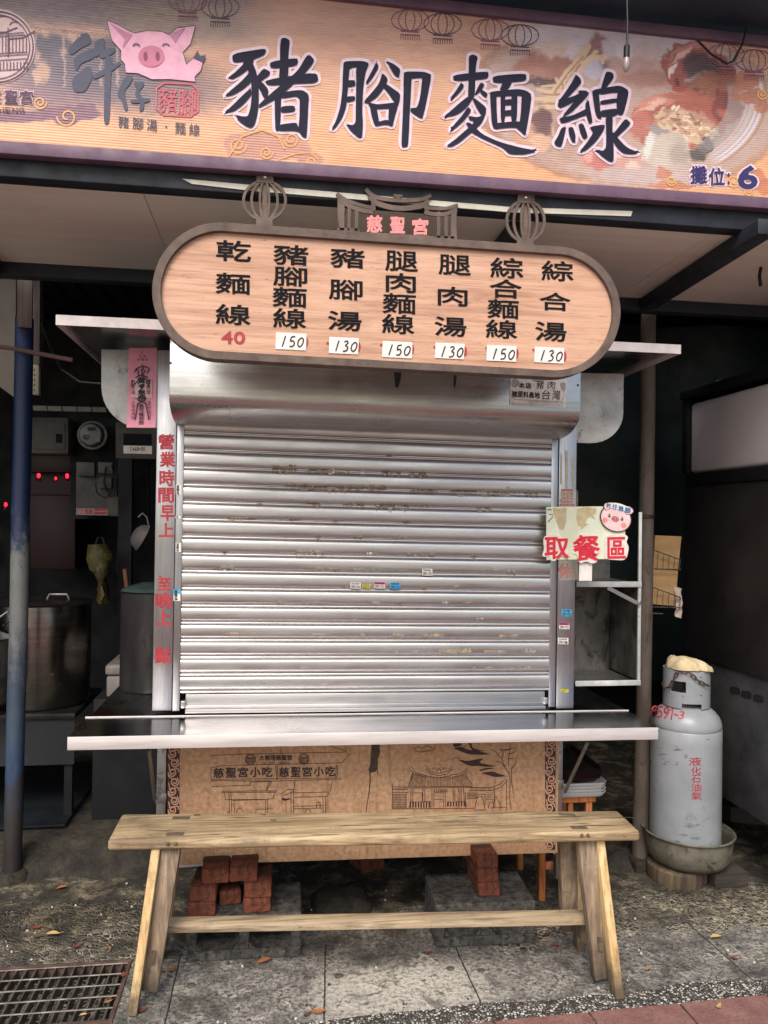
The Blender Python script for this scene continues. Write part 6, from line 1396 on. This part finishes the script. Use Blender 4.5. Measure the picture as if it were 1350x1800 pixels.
stone(792, 1703, 14, 'tan stone lying on the slab below the right block'); stone(1175, 1605, 15, 'dark stone in front of the gas cylinder basin', .5); stone(1215, 1606, 13, 'small dark stone beside the slab joint corner', .4); stone(1300, 1667, 14, 'dark stone plug right of the tan leaf', .3); stone(1253, 1676, 15, 'flat brown stone left of the slab joint', .3); stone(1028, 1695, 14, 'dark stone standing in for a pit behind the right bench foot', .3); stone(845, 1706, 15, 'dark stone standing in for a pit in the slab below the right concrete block', .3)  # those by the bench foot and below the block stand in for holes
wrp = MB(); wp = aZ(1072, 1522, 0)
wrp.add([(wp.x-.03, wp.y, .004), (wp.x, wp.y-.01, .022), (wp.x+.025, wp.y+.01, .03), (wp.x+.03, wp.y+.03, .012), (wp.x-.01, wp.y+.03, .008)], [(0, 1, 4), (1, 2, 3), (1, 3, 4)])
one('crumpled_wrapper', wrp, M['paper'], 'crumpled white wrapper on the dirt behind the right bench leg', 'wrapper', fix=False)
# loose grit and small gravel: nobody could count it
gv = MB(); rg_ = random.Random(21); gm = [flat('grey_grit', S(120, 116, 108), .9), flat('pale_grit', S(196, 190, 176), .9), flat('dark_grit', S(62, 60, 56), .9)]
for i in range(1500):
    if i < 750: x, y = rg_.uniform(-1.1, 1.9), rg_.uniform(2.62, 3.25)
    elif i < 1050: x, y = rg_.uniform(-1.1, -.3), rg_.uniform(2.1, 3.3)
    else: x, y = rg_.uniform(-.5, 1.9), rg_.uniform(2.15, 2.75)
    if hx0-.01 < x < hx1+.01 and hy0-.01 < y < hy1+.01: continue
    if mnoise.noise((x*5, y*5, 2)) < -.05: continue
    r = .0012+.0042*rg_.random()**3; a0 = rg_.random()*6; n = 5
    P = [(x+r*(.7+.5*rg_.random())*math.cos(a0+k*1.257), y+r*(.7+.5*rg_.random())*math.sin(a0+k*1.257), .0005) for k in range(n)]
    P += [(x+(p[0]-x)*.6, y+(p[1]-y)*.6, r*rg_.uniform(.7, 1.3)) for p in P]
    gv.add(P, [(k, (k+1) % n, n+(k+1) % n, n+k) for k in range(n)]+[tuple(range(n, 2*n))], rg_.choice((0, 0, 1, 2)))
tag(gv.build('gravel', gm, None), 'loose grit and tiny gravel scattered over the worn concrete', 'gravel', kind='stuff')
# rubble: rough concrete lumps at the foot of the wall behind
for k, (px, py, wpx, lb_) in enumerate(((1090, 1500, 70, 'rough broken concrete footing behind the right end of the bench'), (600, 1580, 90, 'low crumbling mortar mound under the middle of the stall'))):
    p = aZ(px, py+20, 0); r = wpx/FPX*(p-CP).dot(cf)/2; m = MB(); m.lathe((p.x, p.y+.05, -.01), [(r*1.3, 0), (r*1.15, r*.3), (r*.8, r*.6), (r*.4, r*.72), (0, r*.75)], 20)
    for _ in range(1): 
        for v in m.v: v += Vector((mnoise.noise(v*14), mnoise.noise(v*14+Vector((5, 0, 0))), mnoise.noise(v*16)*.8))*r*.35
    one('rubble_mound', m, M['kerb'], lb_, 'rubble', smooth=True, angle=80)

# ------------------------------------------------------------------ hanging cable with bulb, loose wires
hb = thing('hanging_bulb', 'small pear-shaped bulb on a dark cable hanging before the banner', 'bulb', aY(1101, 130, 2.05))
MB().tube(curve_pts([tuple(aY(1101, -40, 2.05))[::2], tuple(aY(1103, 20, 2.05))[::2], tuple(aY(1102, 75, 2.05))[::2]], 4) and [aY(1100, -45, 2.05), aY(1102, 0, 2.05), aY(1103, 40, 2.05), aY(1102, 76, 2.05)], .003, 8).build('cable', M['blackrub'], hb, smooth=True)
p0 = aY(1102, 76, 2.05); p1 = aY(1100.5, 128, 2.05); dz = (p0.z-p1.z)
MB().tube([p0, p0+(p1-p0)*.08, p0+(p1-p0)*.1, p0+(p1-p0)*.5], [.004, .006, .0085, .0085], 12).build('socket', M['blackrub'], hb, smooth=True)
gb = NT('smoky_bulb_glass'); gb.set(S(150, 134, 134), .15, 0, .6)
MB().tube([p0+(p1-p0)*k for k in (.5, .58, .7, .85, .95, 1.0)], [.0075, .009, .0105, .009, .005, .0005], 14).build('glass', gb.m, hb, smooth=True)
def wire(pts, r, lb_, name='loose_wire', cat='wire', m=None):
    t = MB().tube(pts, r, 8); return one(name, t, m or M['blackrub'], lb_, cat, smooth=True)
wire([aY(1340, 385, 2.6), aY(1347, 400, 2.6), aY(1342, 440, 2.6), aY(1335, 485, 2.6), aY(1337, 503, 2.6)], .006, 'frayed dark cable end dangling under the ceiling at right')
wire([aY(1225, 70, 2.2), aY(1250, 95, 2.2), aY(1278, 112, 2.2), aY(1288, 108, 2.2), aY(1305, 78, 2.2), aY(1312, 50, 2.2)], .0035, 'thin dark wire sagging across the top right of the banner')
wire([aY(72, 568, 3.5), aY(88, 610, 3.55), aY(108, 650, 3.6), aY(140, 672, 3.6), aY(178, 675, 3.6)], .006, 'grey cable looping from the left post to the stall', m=M['darksteel'])

# ------------------------------------------------------------------ kitchen in the shade, left of the stall
MB_ = MB
greybox = worn('grey_meter_box', S(58, 58, 56), S(84, 82, 78), 7, .7, 0, .1, dirt=S(54, 50, 46), dirt_amt=.58)
def pxbox(x0, y0, x1, y1, Y, d): return MB().slab_px([(x0, y0), (x1, y0+1), (x1, y1+1), (x0, y1)], Y, d)
YK = 4.4
bd = thing('electrical_panel', 'dark timber board carrying the electric meters left of the stall', 'board', aY(160, 930, YK+.1))
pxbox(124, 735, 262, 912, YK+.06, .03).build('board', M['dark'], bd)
mb1 = thing('meter_box', 'grey steel meter box with a small window beside the blue pole', 'meter box', aY(88, 795, YK))
pxbox(52, 733, 120, 797, YK-.10, .155).build('case', greybox, mb1, bevel=.006); pxbox(60, 741, 114, 789, YK-.106, .006).build('door', greybox, mb1, bevel=.002)
pxbox(98, 762, 109, 778, YK-.111, .004).build('window', M['blackpaint'], mb1)
mt = thing('electricity_meter', 'round glass electricity meter between the two grey boxes', 'meter', aY(162, 790, YK))
cM = aY(162, 765, YK-.05); m = MB().lathe((0, 0, 0), [(.075, -.10), (.078, .0), (.066, .002), (.064, .03), (.055, .045), (0, .05)], 32); m.v = [Vector((v.x+cM.x, cM.y-v.z, v.y+cM.z)) for v in m.v]
m.build('body', worn('meter_face', S(84, 86, 86), S(108, 110, 110), 9, .3, 0, .05), mt, smooth=True)
q = MB(); Ym = YK-.102; q.poly_px([(154, 751), (168, 751), (168, 757), (154, 757)], Ym, 0); q.poly_px([(156, 768), (176, 768), (176, 777), (156, 777)], Ym, 1); row(q, 'A22', 145, 764, 157, 772, Ym-.001, .02); q.build('dial', [M['ink'], flat('meter_label', S(120, 120, 118), .6)], mt, fix=False)
mb2 = thing('meter_box', 'beige meter box with a dark window and a handwritten number', 'meter box', aY(240, 805, YK-.2))
pxbox(203, 742, 276, 806, YK-.25, .2).build('case', greybox, mb2, bevel=.006); pxbox(217, 762, 266, 782, YK-.256, .006).build('window', M['blackpaint'], mb2); pxbox(217, 783, 267, 797, YK-.257, .006).build('label', M['paper'], mb2)
q = MB(); row(q, 'C468-00', 229, 786, 255, 793, YK-.2585, .02, -.02, .2); q.build('lettering', M['ink'], mb2, fix=False)
cp = thing('switch_cabinet', 'dirty grey switch cabinet with red warning strip below the meters', 'cabinet', aY(160, 920, YK))
pxbox(133, 828, 206, 906, YK-.12, .175).build('case', greybox, cp, bevel=.008); pxbox(134, 893, 189, 905, YK-.125, .004).build('warning_strip', flat('pale_strip', S(150, 140, 134), .6), cp)
q = MB(); row(q, '危險', 149, 894, 163, 904, YK-.1262, .03); q.ribbon_px(ell(140, 899, 4.5, 4.5, 14), 1, YK-.1262, True); q.poly_px([(166, 894), (187, 894), (187, 898), (166, 898)], YK-.1262); q.poly_px([(166, 900), (187, 900), (187, 904), (166, 904)], YK-.1262); q.build('lettering', M['redpaint'], cp, fix=False)
for x0, y0, x1, y1 in ((134, 812, 166, 836), (172, 812, 198, 832), (174, 838, 196, 858), (190, 872, 208, 907)): pxbox(x0, y0, x1, y1, YK-.16, .04).build('switch', greybox, cp, bevel=.004)
w_ = MB()
for P in ([(186, 820), (182, 850), (192, 868), (196, 873)], [(196, 818), (204, 850), (199, 872)], [(168, 850), (170, 866), (184, 876), (196, 866)], [(205, 812), (212, 860), (208, 950), (206, 1010)]): w_.tube([aY(x, y, YK-.17) for x, y in P], .004, 6)
w_.build('wiring', M['blackrub'], cp, smooth=True)
# red lamps
rl = emis('red_lamp_glow', (1, .012, .03, 1), 2.6)
lampc = flat('red_lamp_shell', S(96, 12, 18), .4)
for x, y, r, lb_ in ((68, 836, 5.5, 'left of the two brighter red altar lamps beside the blue pole'), (118, 836.5, 5.5, 'right of the two brighter red altar lamps'), (98, 841, 3.6, 'dim small red lamp between the two brighter ones'), (10, 887, 5, 'low red lamp at the far left edge')):
    lp = thing('altar_lamp', lb_, 'lamp', aY(x, y+10, 4.9)); c = aY(x, y, 4.9); k = r*.72/FPX*4.9
    MB().lathe(c, [(0, k), (k*.5, k*.85), (k*.68, k*.2), (k*.6, -k*.5), (k*.3, -k*.95), (0, -k)], 14).build('bulb', rl, lp, smooth=True)
    MB().lathe(c, [(k*.4, -k*1.0), (k*.9, -k*1.3), (k*1.2, -k*2.3), (0, -k*2.35)], 14).build('base', lampc, lp, smooth=True)
al = thing('altar_cabinet', 'dark red cabinet behind the glowing altar lamps', 'cabinet', aY(90, 950, 5.0))
redw = flat('dark_red_lacquer', S(40, 8, 14), .5)
pxbox(48, 800, 135, 830, 5.2, .2).build('top', redw, al, bevel=.005); pxbox(52, 870, 132, 1000, 5.05, .3).build('body', redw, al, bevel=.005); pxbox(52, 831, 132, 869, 5.3, .03).build('back', redw, al)
# stock pot on its stove
psx = aY(75, 1160, 3.95); pot = thing('stock_pot', 'huge stainless steel stock pot on the stove behind the blue pole', 'pot', (psx.x, 3.95, aY(75, 1253, 3.72).z))
pzb, pzt = aY(75, 1250, 3.74).z, aY(75, 1066, 3.74).z; pr_ = (aY(158, 1150, 3.95).x-psx.x)
M['pot'] = steel('stock_pot_steel', c=(.36, .34, .32, 1), rough=.24, streak=(1, 1, 30), grime=.64)
MB().lathe((psx.x, 3.95, 0), [(0, pzb), (pr_-.01, pzb), (pr_, pzb+.012), (pr_, pzt-.006), (pr_+.008, pzt), (pr_-.006, pzt), (pr_-.01, pzb+.02), (0, pzb+.02)], 56).build('body', M['pot'], pot, smooth=True, angle=40)
MB().lathe((psx.x, 3.95, 0), [(pr_+.004, pzt+.002), (pr_-.01, pzt+.006), (pr_*.5, pzt+.016), (.02, pzt+.02), (0, pzt+.02)], 40).build('lid', M['darksteel'], pot, smooth=True)
MB().tube([(psx.x+.13, 3.9, pzt+.015), (psx.x+.12, 3.9, pzt+.04), (psx.x+.04, 3.9, pzt+.04), (psx.x+.03, 3.9, pzt+.015)], .006, 8).build('lid_handle', M['dullsteel'], pot, smooth=True)
p2x = aY(-22, 1150, 3.7); pot2 = thing('stock_pot', 'small steel pot cut by the left edge of the picture', 'pot', (p2x.x, 3.7, .62))
MB().lathe((p2x.x, 3.62, 0), [(0, .67), (.12, .67), (.125, .68), (.125, .95), (.13, .955), (.11, .96), (.05, .99), (0, .99)], 36).build('body', M['dullsteel'], pot2, smooth=True, angle=40)
MB().tube([aY(0, 1085, 3.5), aY(14, 1075, 3.5), aY(19, 1092, 3.5), aY(6, 1100, 3.5)], .006, 8).build('handle', M['dullsteel'], pot2, smooth=True)
sv = thing('stove', 'dark steel stove bench under the pots', 'stove', (psx.x-.3, 3.95, .10))
svx1 = aY(131, 1300, 3.70).x
MB().box(-2.6, svx1, 3.70, 4.25, pzb-.03, pzb-.004).build('top', M['darksteel'], sv, bevel=.003)
MB().box(-2.6, svx1-.004, 3.715, 3.722, aY(60, 1346, 3.71).z, pzb-.031).build('front_sheet', flat('slate_grey_sheet', S(40, 42, 46), .6), sv)
for xx in (svx1-.05, -1.9): MB().box(xx, xx+.035, 3.73, 3.765, .10, pzb-.031).build('leg', M['dark'], sv)
MB().box(-2.4, -1.25, 3.62, 3.70, .66, .669).build('pot_shelf', M['darksteel'], sv)
one('floor_sheet', MB().prism([aZ(-80, 1462, .115), aZ(114, 1452, .115), aZ(190, 1342, .115), aZ(-80, 1342, .115)], (0, 0, .008)), worn('dark_blue_sheet', S(16, 22, 30), S(26, 33, 40), 4, .5, 0, .1, dirt=S(26, 28, 32)), 'dark blue-grey sheet lying on the raised floor at left', 'floor sheet')
# cool box
cbx = thing('cool_box', 'off-white plastic cool box standing behind the left worktop', 'cool box', aY(230, 1225, 3.75))
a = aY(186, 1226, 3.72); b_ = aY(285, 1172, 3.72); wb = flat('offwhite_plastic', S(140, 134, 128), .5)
MB().box(a.x, b_.x, 3.72, 4.2, a.z, aY(230, 1188, 3.72).z).build('body', wb, cbx, bevel=.012); MB().box(a.x-.006, b_.x, 3.714, 4.206, aY(230, 1187, 3.72).z, aY(230, 1168, 3.72).z).build('lid', wb, cbx, bevel=.014, seg=3)
MB().box(a.x-.05, b_.x+.1, 3.70, 4.25, .10, a.z-.002).build('crate', M['dark'], thing('storage_crate', 'dark crate under the off-white cool box', 'crate', (a.x+.1, 3.9, .1)), bevel=.004)
# hanging things
lad = thing('white_ladle', 'white enamel ladle bowl hanging beside the left post', 'ladle', aY(250, 950, 3.9)); c = aY(250, 945, 3.9)
m = MB().lathe((0, 0, 0), [(0, .05), (.03, .046), (.055, .03), (.068, 0), (.070, -.004), (.064, 0), (.05, .026), (0, .044)], 28); rotm = Matrix.Rotation(R_(-62), 3, 'Y') @ Matrix.Rotation(R_(14), 3, 'X'); m.v = [rotm @ v+c for v in m.v]
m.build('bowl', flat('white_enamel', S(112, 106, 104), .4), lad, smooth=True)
MB().tube([c+Vector((.03, 0, .06)), c+Vector((.02, 0, .10)), c+Vector((.0, 0, .12)), c+Vector((-.02, 0, .10))], .004, 8).build('hook', M['dullsteel'], lad, smooth=True)
bg_ = thing('yellow_bag', 'dull yellow plastic bag hanging on the dark post', 'bag', aY(178, 1055, 4.0)); m = MB(); n = 14
for j in range(13):
    for i in range(n):
        t = j/12; a_ = 2*math.pi*i/n; px = 172+12*t+(16+6*math.sin(7*t))*(1-.9*max(0, t-.35))*math.cos(a_)+9*mnoise.noise((i*1.3, j*.9, 0)); py = 957+104*t+6*mnoise.noise((i, 3, 1))
        v = aY(px, py, 4.0); v.y += .05*math.sin(a_)+.02*mnoise.noise((i*.8, j*.8, 5)); m.v.append(v)
m.f = [[j*n+i, j*n+(i+1) % n, (j+1)*n+(i+1) % n, (j+1)*n+i] for j in range(12) for i in range(n)]+[list(range(12*n, 13*n))]; m.mi = [0]*len(m.f)
m.build('body', worn('yellow_plastic_bag', S(58, 54, 26), S(92, 84, 40), 10, .5, 0, .9, bdist=.02, fine=20), bg_, smooth=True, angle=70)
MB().tube([aY(168, 958, 3.98), aY(172, 945, 3.98), aY(180, 945, 3.98), aY(184, 958, 3.98)], .004, 6).build('handle', M['brown'], bg_, smooth=True)
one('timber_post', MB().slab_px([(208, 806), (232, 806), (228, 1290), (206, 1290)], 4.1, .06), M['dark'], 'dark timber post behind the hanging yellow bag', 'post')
br_ = thing('broom', 'broom with a curved brown handle leaning behind the left worktop', 'broom', aY(250, 1150, 3.85)); 
MB().tube([aY(219, 1000, 3.85), aY(224, 1040, 3.85), aY(234, 1090, 3.85), aY(248, 1145, 3.85), aY(256, 1180, 3.85)], .010, 10).build('handle', wood('brown_handle', S(92, 60, 36), S(122, 82, 50), S(140, 98, 62), 2), br_, smooth=True)
MB().hexa([aY(248, 1180, 3.82), aY(266, 1180, 3.82), aY(266, 1180, 3.88), aY(248, 1180, 3.88), aY(242, 1240, 3.80), aY(275, 1240, 3.80), aY(275, 1240, 3.90), aY(242, 1240, 3.90)]).build('bristles', M['brown'], br_)
sp_ = thing('soup_pot', 'dark pot with a glass lid on the worktop behind the left post', 'pot', aY(262, 1150, 3.3)); pc = aY(266, 1100, 3.25)
zt_ = aY(266, 1040, 3.25).z; MB().lathe((pc.x, 3.25, 0), [(0, zl+.003), (.115, zl+.003), (.12, zl+.02), (.12, zt_), (.125, zt_+.004), (0, zt_+.004)], 36).build('body', M['darksteel'], sp_, smooth=True, angle=40)
MB().lathe((pc.x, 3.25, 0), [(.122, zt_+.006), (.11, zt_+.018), (.05, zt_+.036), (0, zt_+.04)], 30).build('lid', worn('green_glass_lid', S(40, 56, 54), S(66, 80, 76), 9, .15), sp_, smooth=True)
# strip of light slats, power strip, stick
ls = MB()
for i in range(5): ls.slab_px([(57+i*26, 713+i*.6), (81+i*26, 713.5+i*.6), (83+i*26, 722+i*.6), (59+i*26, 721.5+i*.6)], 4.6, .02)
one('pale_ledge', ls, flat('pale_ledge', S(150, 146, 140), .6), 'pale slatted ledge strip above the meter boxes', 'ledge')
po_ = thing('power_strip', 'yellowed power strip screwed behind the blue pole', 'power strip', aY(62, 692, 3.5))
pxbox(55, 640, 68, 693, 3.5, .03).build('case', flat('yellowed_plastic', S(176, 170, 146), .5), po_, bevel=.003)
q = MB(); [q.poly_px(ell(60.5, 650+i*9, 1.6, 1.6, 8), 3.4988) for i in range(5)]; q.build('sockets', M['ink'], po_, fix=False)
one('timber_post', MB().slab_px([(58, 480), (70, 480), (69, 640), (57, 640)], 3.54, .05), wood('grey_brown_post', S(74, 66, 60), S(92, 82, 74), S(104, 94, 86), 2), 'thin grey-brown timber post behind the blue pole', 'post')
one('grey_board', MB().slab_px([(-40, 470), (28, 470), (27, 700), (-40, 650)], 3.5, .02), worn('grey_beige_board', S(96, 92, 86), S(116, 110, 102), 4, .8), 'grey-beige board leaning at the far left under the awning', 'board')
wire([aY(-30, 606, 3.28), aY(20, 612, 3.28), aY(60, 620, 3.28), aY(128, 633, 3.28)], .009, 'thin maroon rod sticking out past the blue pole', 'thin_rod', 'rod', worn('maroon_rod', S(96, 72, 70), S(120, 92, 90), 10, .6))

# ------------------------------------------------------------------ right of the stall
tpm = MB(); NXt, NZt = 40, 16
for j in range(NZt+1):
    for i in range(NXt+1):
        x = 1.05+2.9*i/NXt; z = .5+2.3*j/NZt; tpm.v.append(Vector((x, 4.7+.05*math.sin(x*7+z)+.06*mnoise.noise((x*2, z*.8, 0)), z)))
tpm.f = [[j*(NXt+1)+i, j*(NXt+1)+i+1, (j+1)*(NXt+1)+i+1, (j+1)*(NXt+1)+i] for j in range(NZt) for i in range(NXt)]; tpm.mi = [0]*len(tpm.f)
one('green_tarpaulin', tpm, M['tarp'], 'dark green tarpaulin hanging behind the right pole', 'tarpaulin', smooth=True, fix=False)
# wire rack with cardboard and a rag
wk = thing('wire_rack', 'wire baskets on the right pole holding brown cardboard', 'wire rack', aY(1170, 1070, 3.3)); wkm = worn('rusty_wire', S(58, 54, 50), S(96, 90, 84), 30, .6, .4)
YW = 3.24
def basket(x0, x1, yt0, yt1, yb):
    m = MB(); D = .13
    for Yq in (YW, YW+D):
        m.tube([aY(x0, yt0, Yq), aY(x1, yt1, Yq)], .0026, 6); m.tube([aY(x0, yb-1, Yq), aY(x1-2, yb, Yq)], .0026, 6)
        for i in range(6):
            f_ = i/5; xx = x0+(x1-x0)*f_; m.tube([aY(xx, yt0+(yt1-yt0)*f_, Yq), aY(xx-2, yb, Yq)], .0016, 5)
    for xx, yy in ((x0, yt0), (x1, yt1)):
        m.tube([aY(xx, yy, YW), aY(xx, yy, YW+D)], .0026, 6); m.tube([aY(xx, yb, YW), aY(xx, yb, YW+D)], .0026, 6)
    return m
basket(1147, 1196, 966, 984, 1001).build('basket', wkm, wk, smooth=True); basket(1146, 1196, 1032, 1050, 1068).build('basket', wkm, wk, smooth=True)
MB().tube([aY(1149, 948, YW), aY(1146, 1000, YW), aY(1144, 1070, YW), aY(1146, 1078, YW), aY(1165, 1079, YW)], .003, 6).build('rail', wkm, wk, smooth=True)
cbm = worn('brown_cardboard', S(150, 120, 82), S(176, 144, 102), 5, .85, 0, .05, stretch=(1, 1, 3))
for P, lb_ in (([(1152, 941), (1198, 943), (1192, 1001), (1148, 999)], 'upper sheet of brown cardboard standing in the wire basket'), ([(1148, 1001), (1192, 1003), (1187, 1065), (1146, 1062)], 'lower sheet of brown cardboard with a slot in the wire basket')):
    o = one('cardboard', MB().slab_px(P, YW+.03, .012), cbm, lb_, 'cardboard', 'cardboard in the wire baskets')
rg = MB(); pts = [(1190, 1028, 0), (1196, 1040, .01), (1199, 1062, 0), (1195, 1086, .02), (1186, 1074, 0), (1178, 1070, .01), (1187, 1060, 0)]
for j in range(9):
    for i in range(7):
        f_ = i/6; px = 1188+f_*11-(abs(j-4)*1.0)*(1-f_)*.6+mnoise.noise((i*.7, j*.5, 0))*3; py = 1030+j*6.6+f_*5; p = aY(px, py, YW+.02); p.y += .02*mnoise.noise((i*1.2, j*.6, 3)); rg.v.append(p)
rg.f = [[j*7+i, j*7+i+1, (j+1)*7+i+1, (j+1)*7+i] for j in range(8) for i in range(6)]; rg.mi = [0]*len(rg.f)
one('hanging_rag', rg, flat('pinkish_rag', S(190, 172, 164), .9), 'pale rag hanging from the lower wire basket', 'rag', smooth=True, fix=False)
# neighbouring closed stall seen from its side
XN = 1.99
ns = thing('neighbour_stall', 'closed dark metal stall with a pale upper panel at the right edge', 'stall', (XN+.4, 3.2, .22))
def side(P, X, d, m, nm, par=ns, **kw): return MB().prism([aX(x, y, X) for x, y in P], (d, 0, 0)).build(nm, m, par, **kw)
def yz(px, X): return aX(px, 1000, X).y
yN0, yN1 = 2.55, aX(1205, 1000, XN).y
zA = aX(1350, 1196, XN).z; zB = aX(1345, 845, XN).z; zC = aX(1350, 672, XN).z; z0_ = aX(1350, 1452, XN).z
MB().box(XN, XN+1.3, yN0, yN1, z0_, zA).build('lower_body', worn('grey_dirty_sheet', S(52, 53, 55), S(76, 77, 79), 5, .55, .2, .1, dirt=S(46, 46, 48), dirt_amt=.56), ns, bevel=.006)
MB().box(XN-.012, XN+1.28, yN0, yN1, zA+.002, zB).build('shutter_panel', worn('dark_brown_sheet', S(36, 32, 34), S(50, 46, 46), 3, .5, .2, .06), ns, bevel=.004)
MB().box(XN-.02, XN+1.28, yN0, yN1-.02, zB+.002, zB+.06).build('rail', M['blackpaint'], ns, bevel=.003)
MB().box(XN, XN+1.28, yN0, yN1-.03, zB+.062, zC).build('upper_panel', worn('mauve_grey_panel', S(205, 198, 202), S(218, 212, 214), 2, .5, 0, .04), ns, bevel=.02, seg=3)
MB().box(XN-.015, XN+1.28, yN1-.029, yN1+.02, zB+.062, zC+.02).build('corner_post', M['blackpaint'], ns, bevel=.003)
MB().box(XN-.03, XN+1.3, yN0, yN1+.02, zC+.022, zC+.06).build('top_rail', M['blackpaint'], ns, bevel=.003)
sl = MB()
for cx, cy in ((1292, 1214), (1312, 1221), (1333, 1228)): sl.add([aX(x, y, XN-.0015) for x, y in smooth_poly([(cx-9, cy-8), (cx+9, cy-5), (cx+9, cy+8), (cx-9, cy+5)], 2)], [list(range(16))])
sl.build('vent_slots', M['ink'], ns, fix=False)
for yy in (2.7, yN1-.12): MB().box(XN+.05, XN+.11, yy, yy+.06, -.002, z0_-.001).build('foot', M['dark'], ns)
one('pale_board_end', MB().slab_px([(1258, 668), (1318, 668), (1300, 677), (1259, 677)], 4.2, .03), flat('pale_board', S(120, 116, 108), .7), 'short pale board end in the dark above the neighbouring stall', 'board')
one('rubbish_box', MB().slab_px([(1285, 1418), (1350, 1424), (1350, 1452), (1285, 1446)], 3.5, .2), worn('dark_grey_box', S(50, 50, 48), S(66, 64, 60), 6, .8), 'dim grey box under the neighbouring stall', 'box', bevel=.006)
bpy.data.objects.remove(_fo)
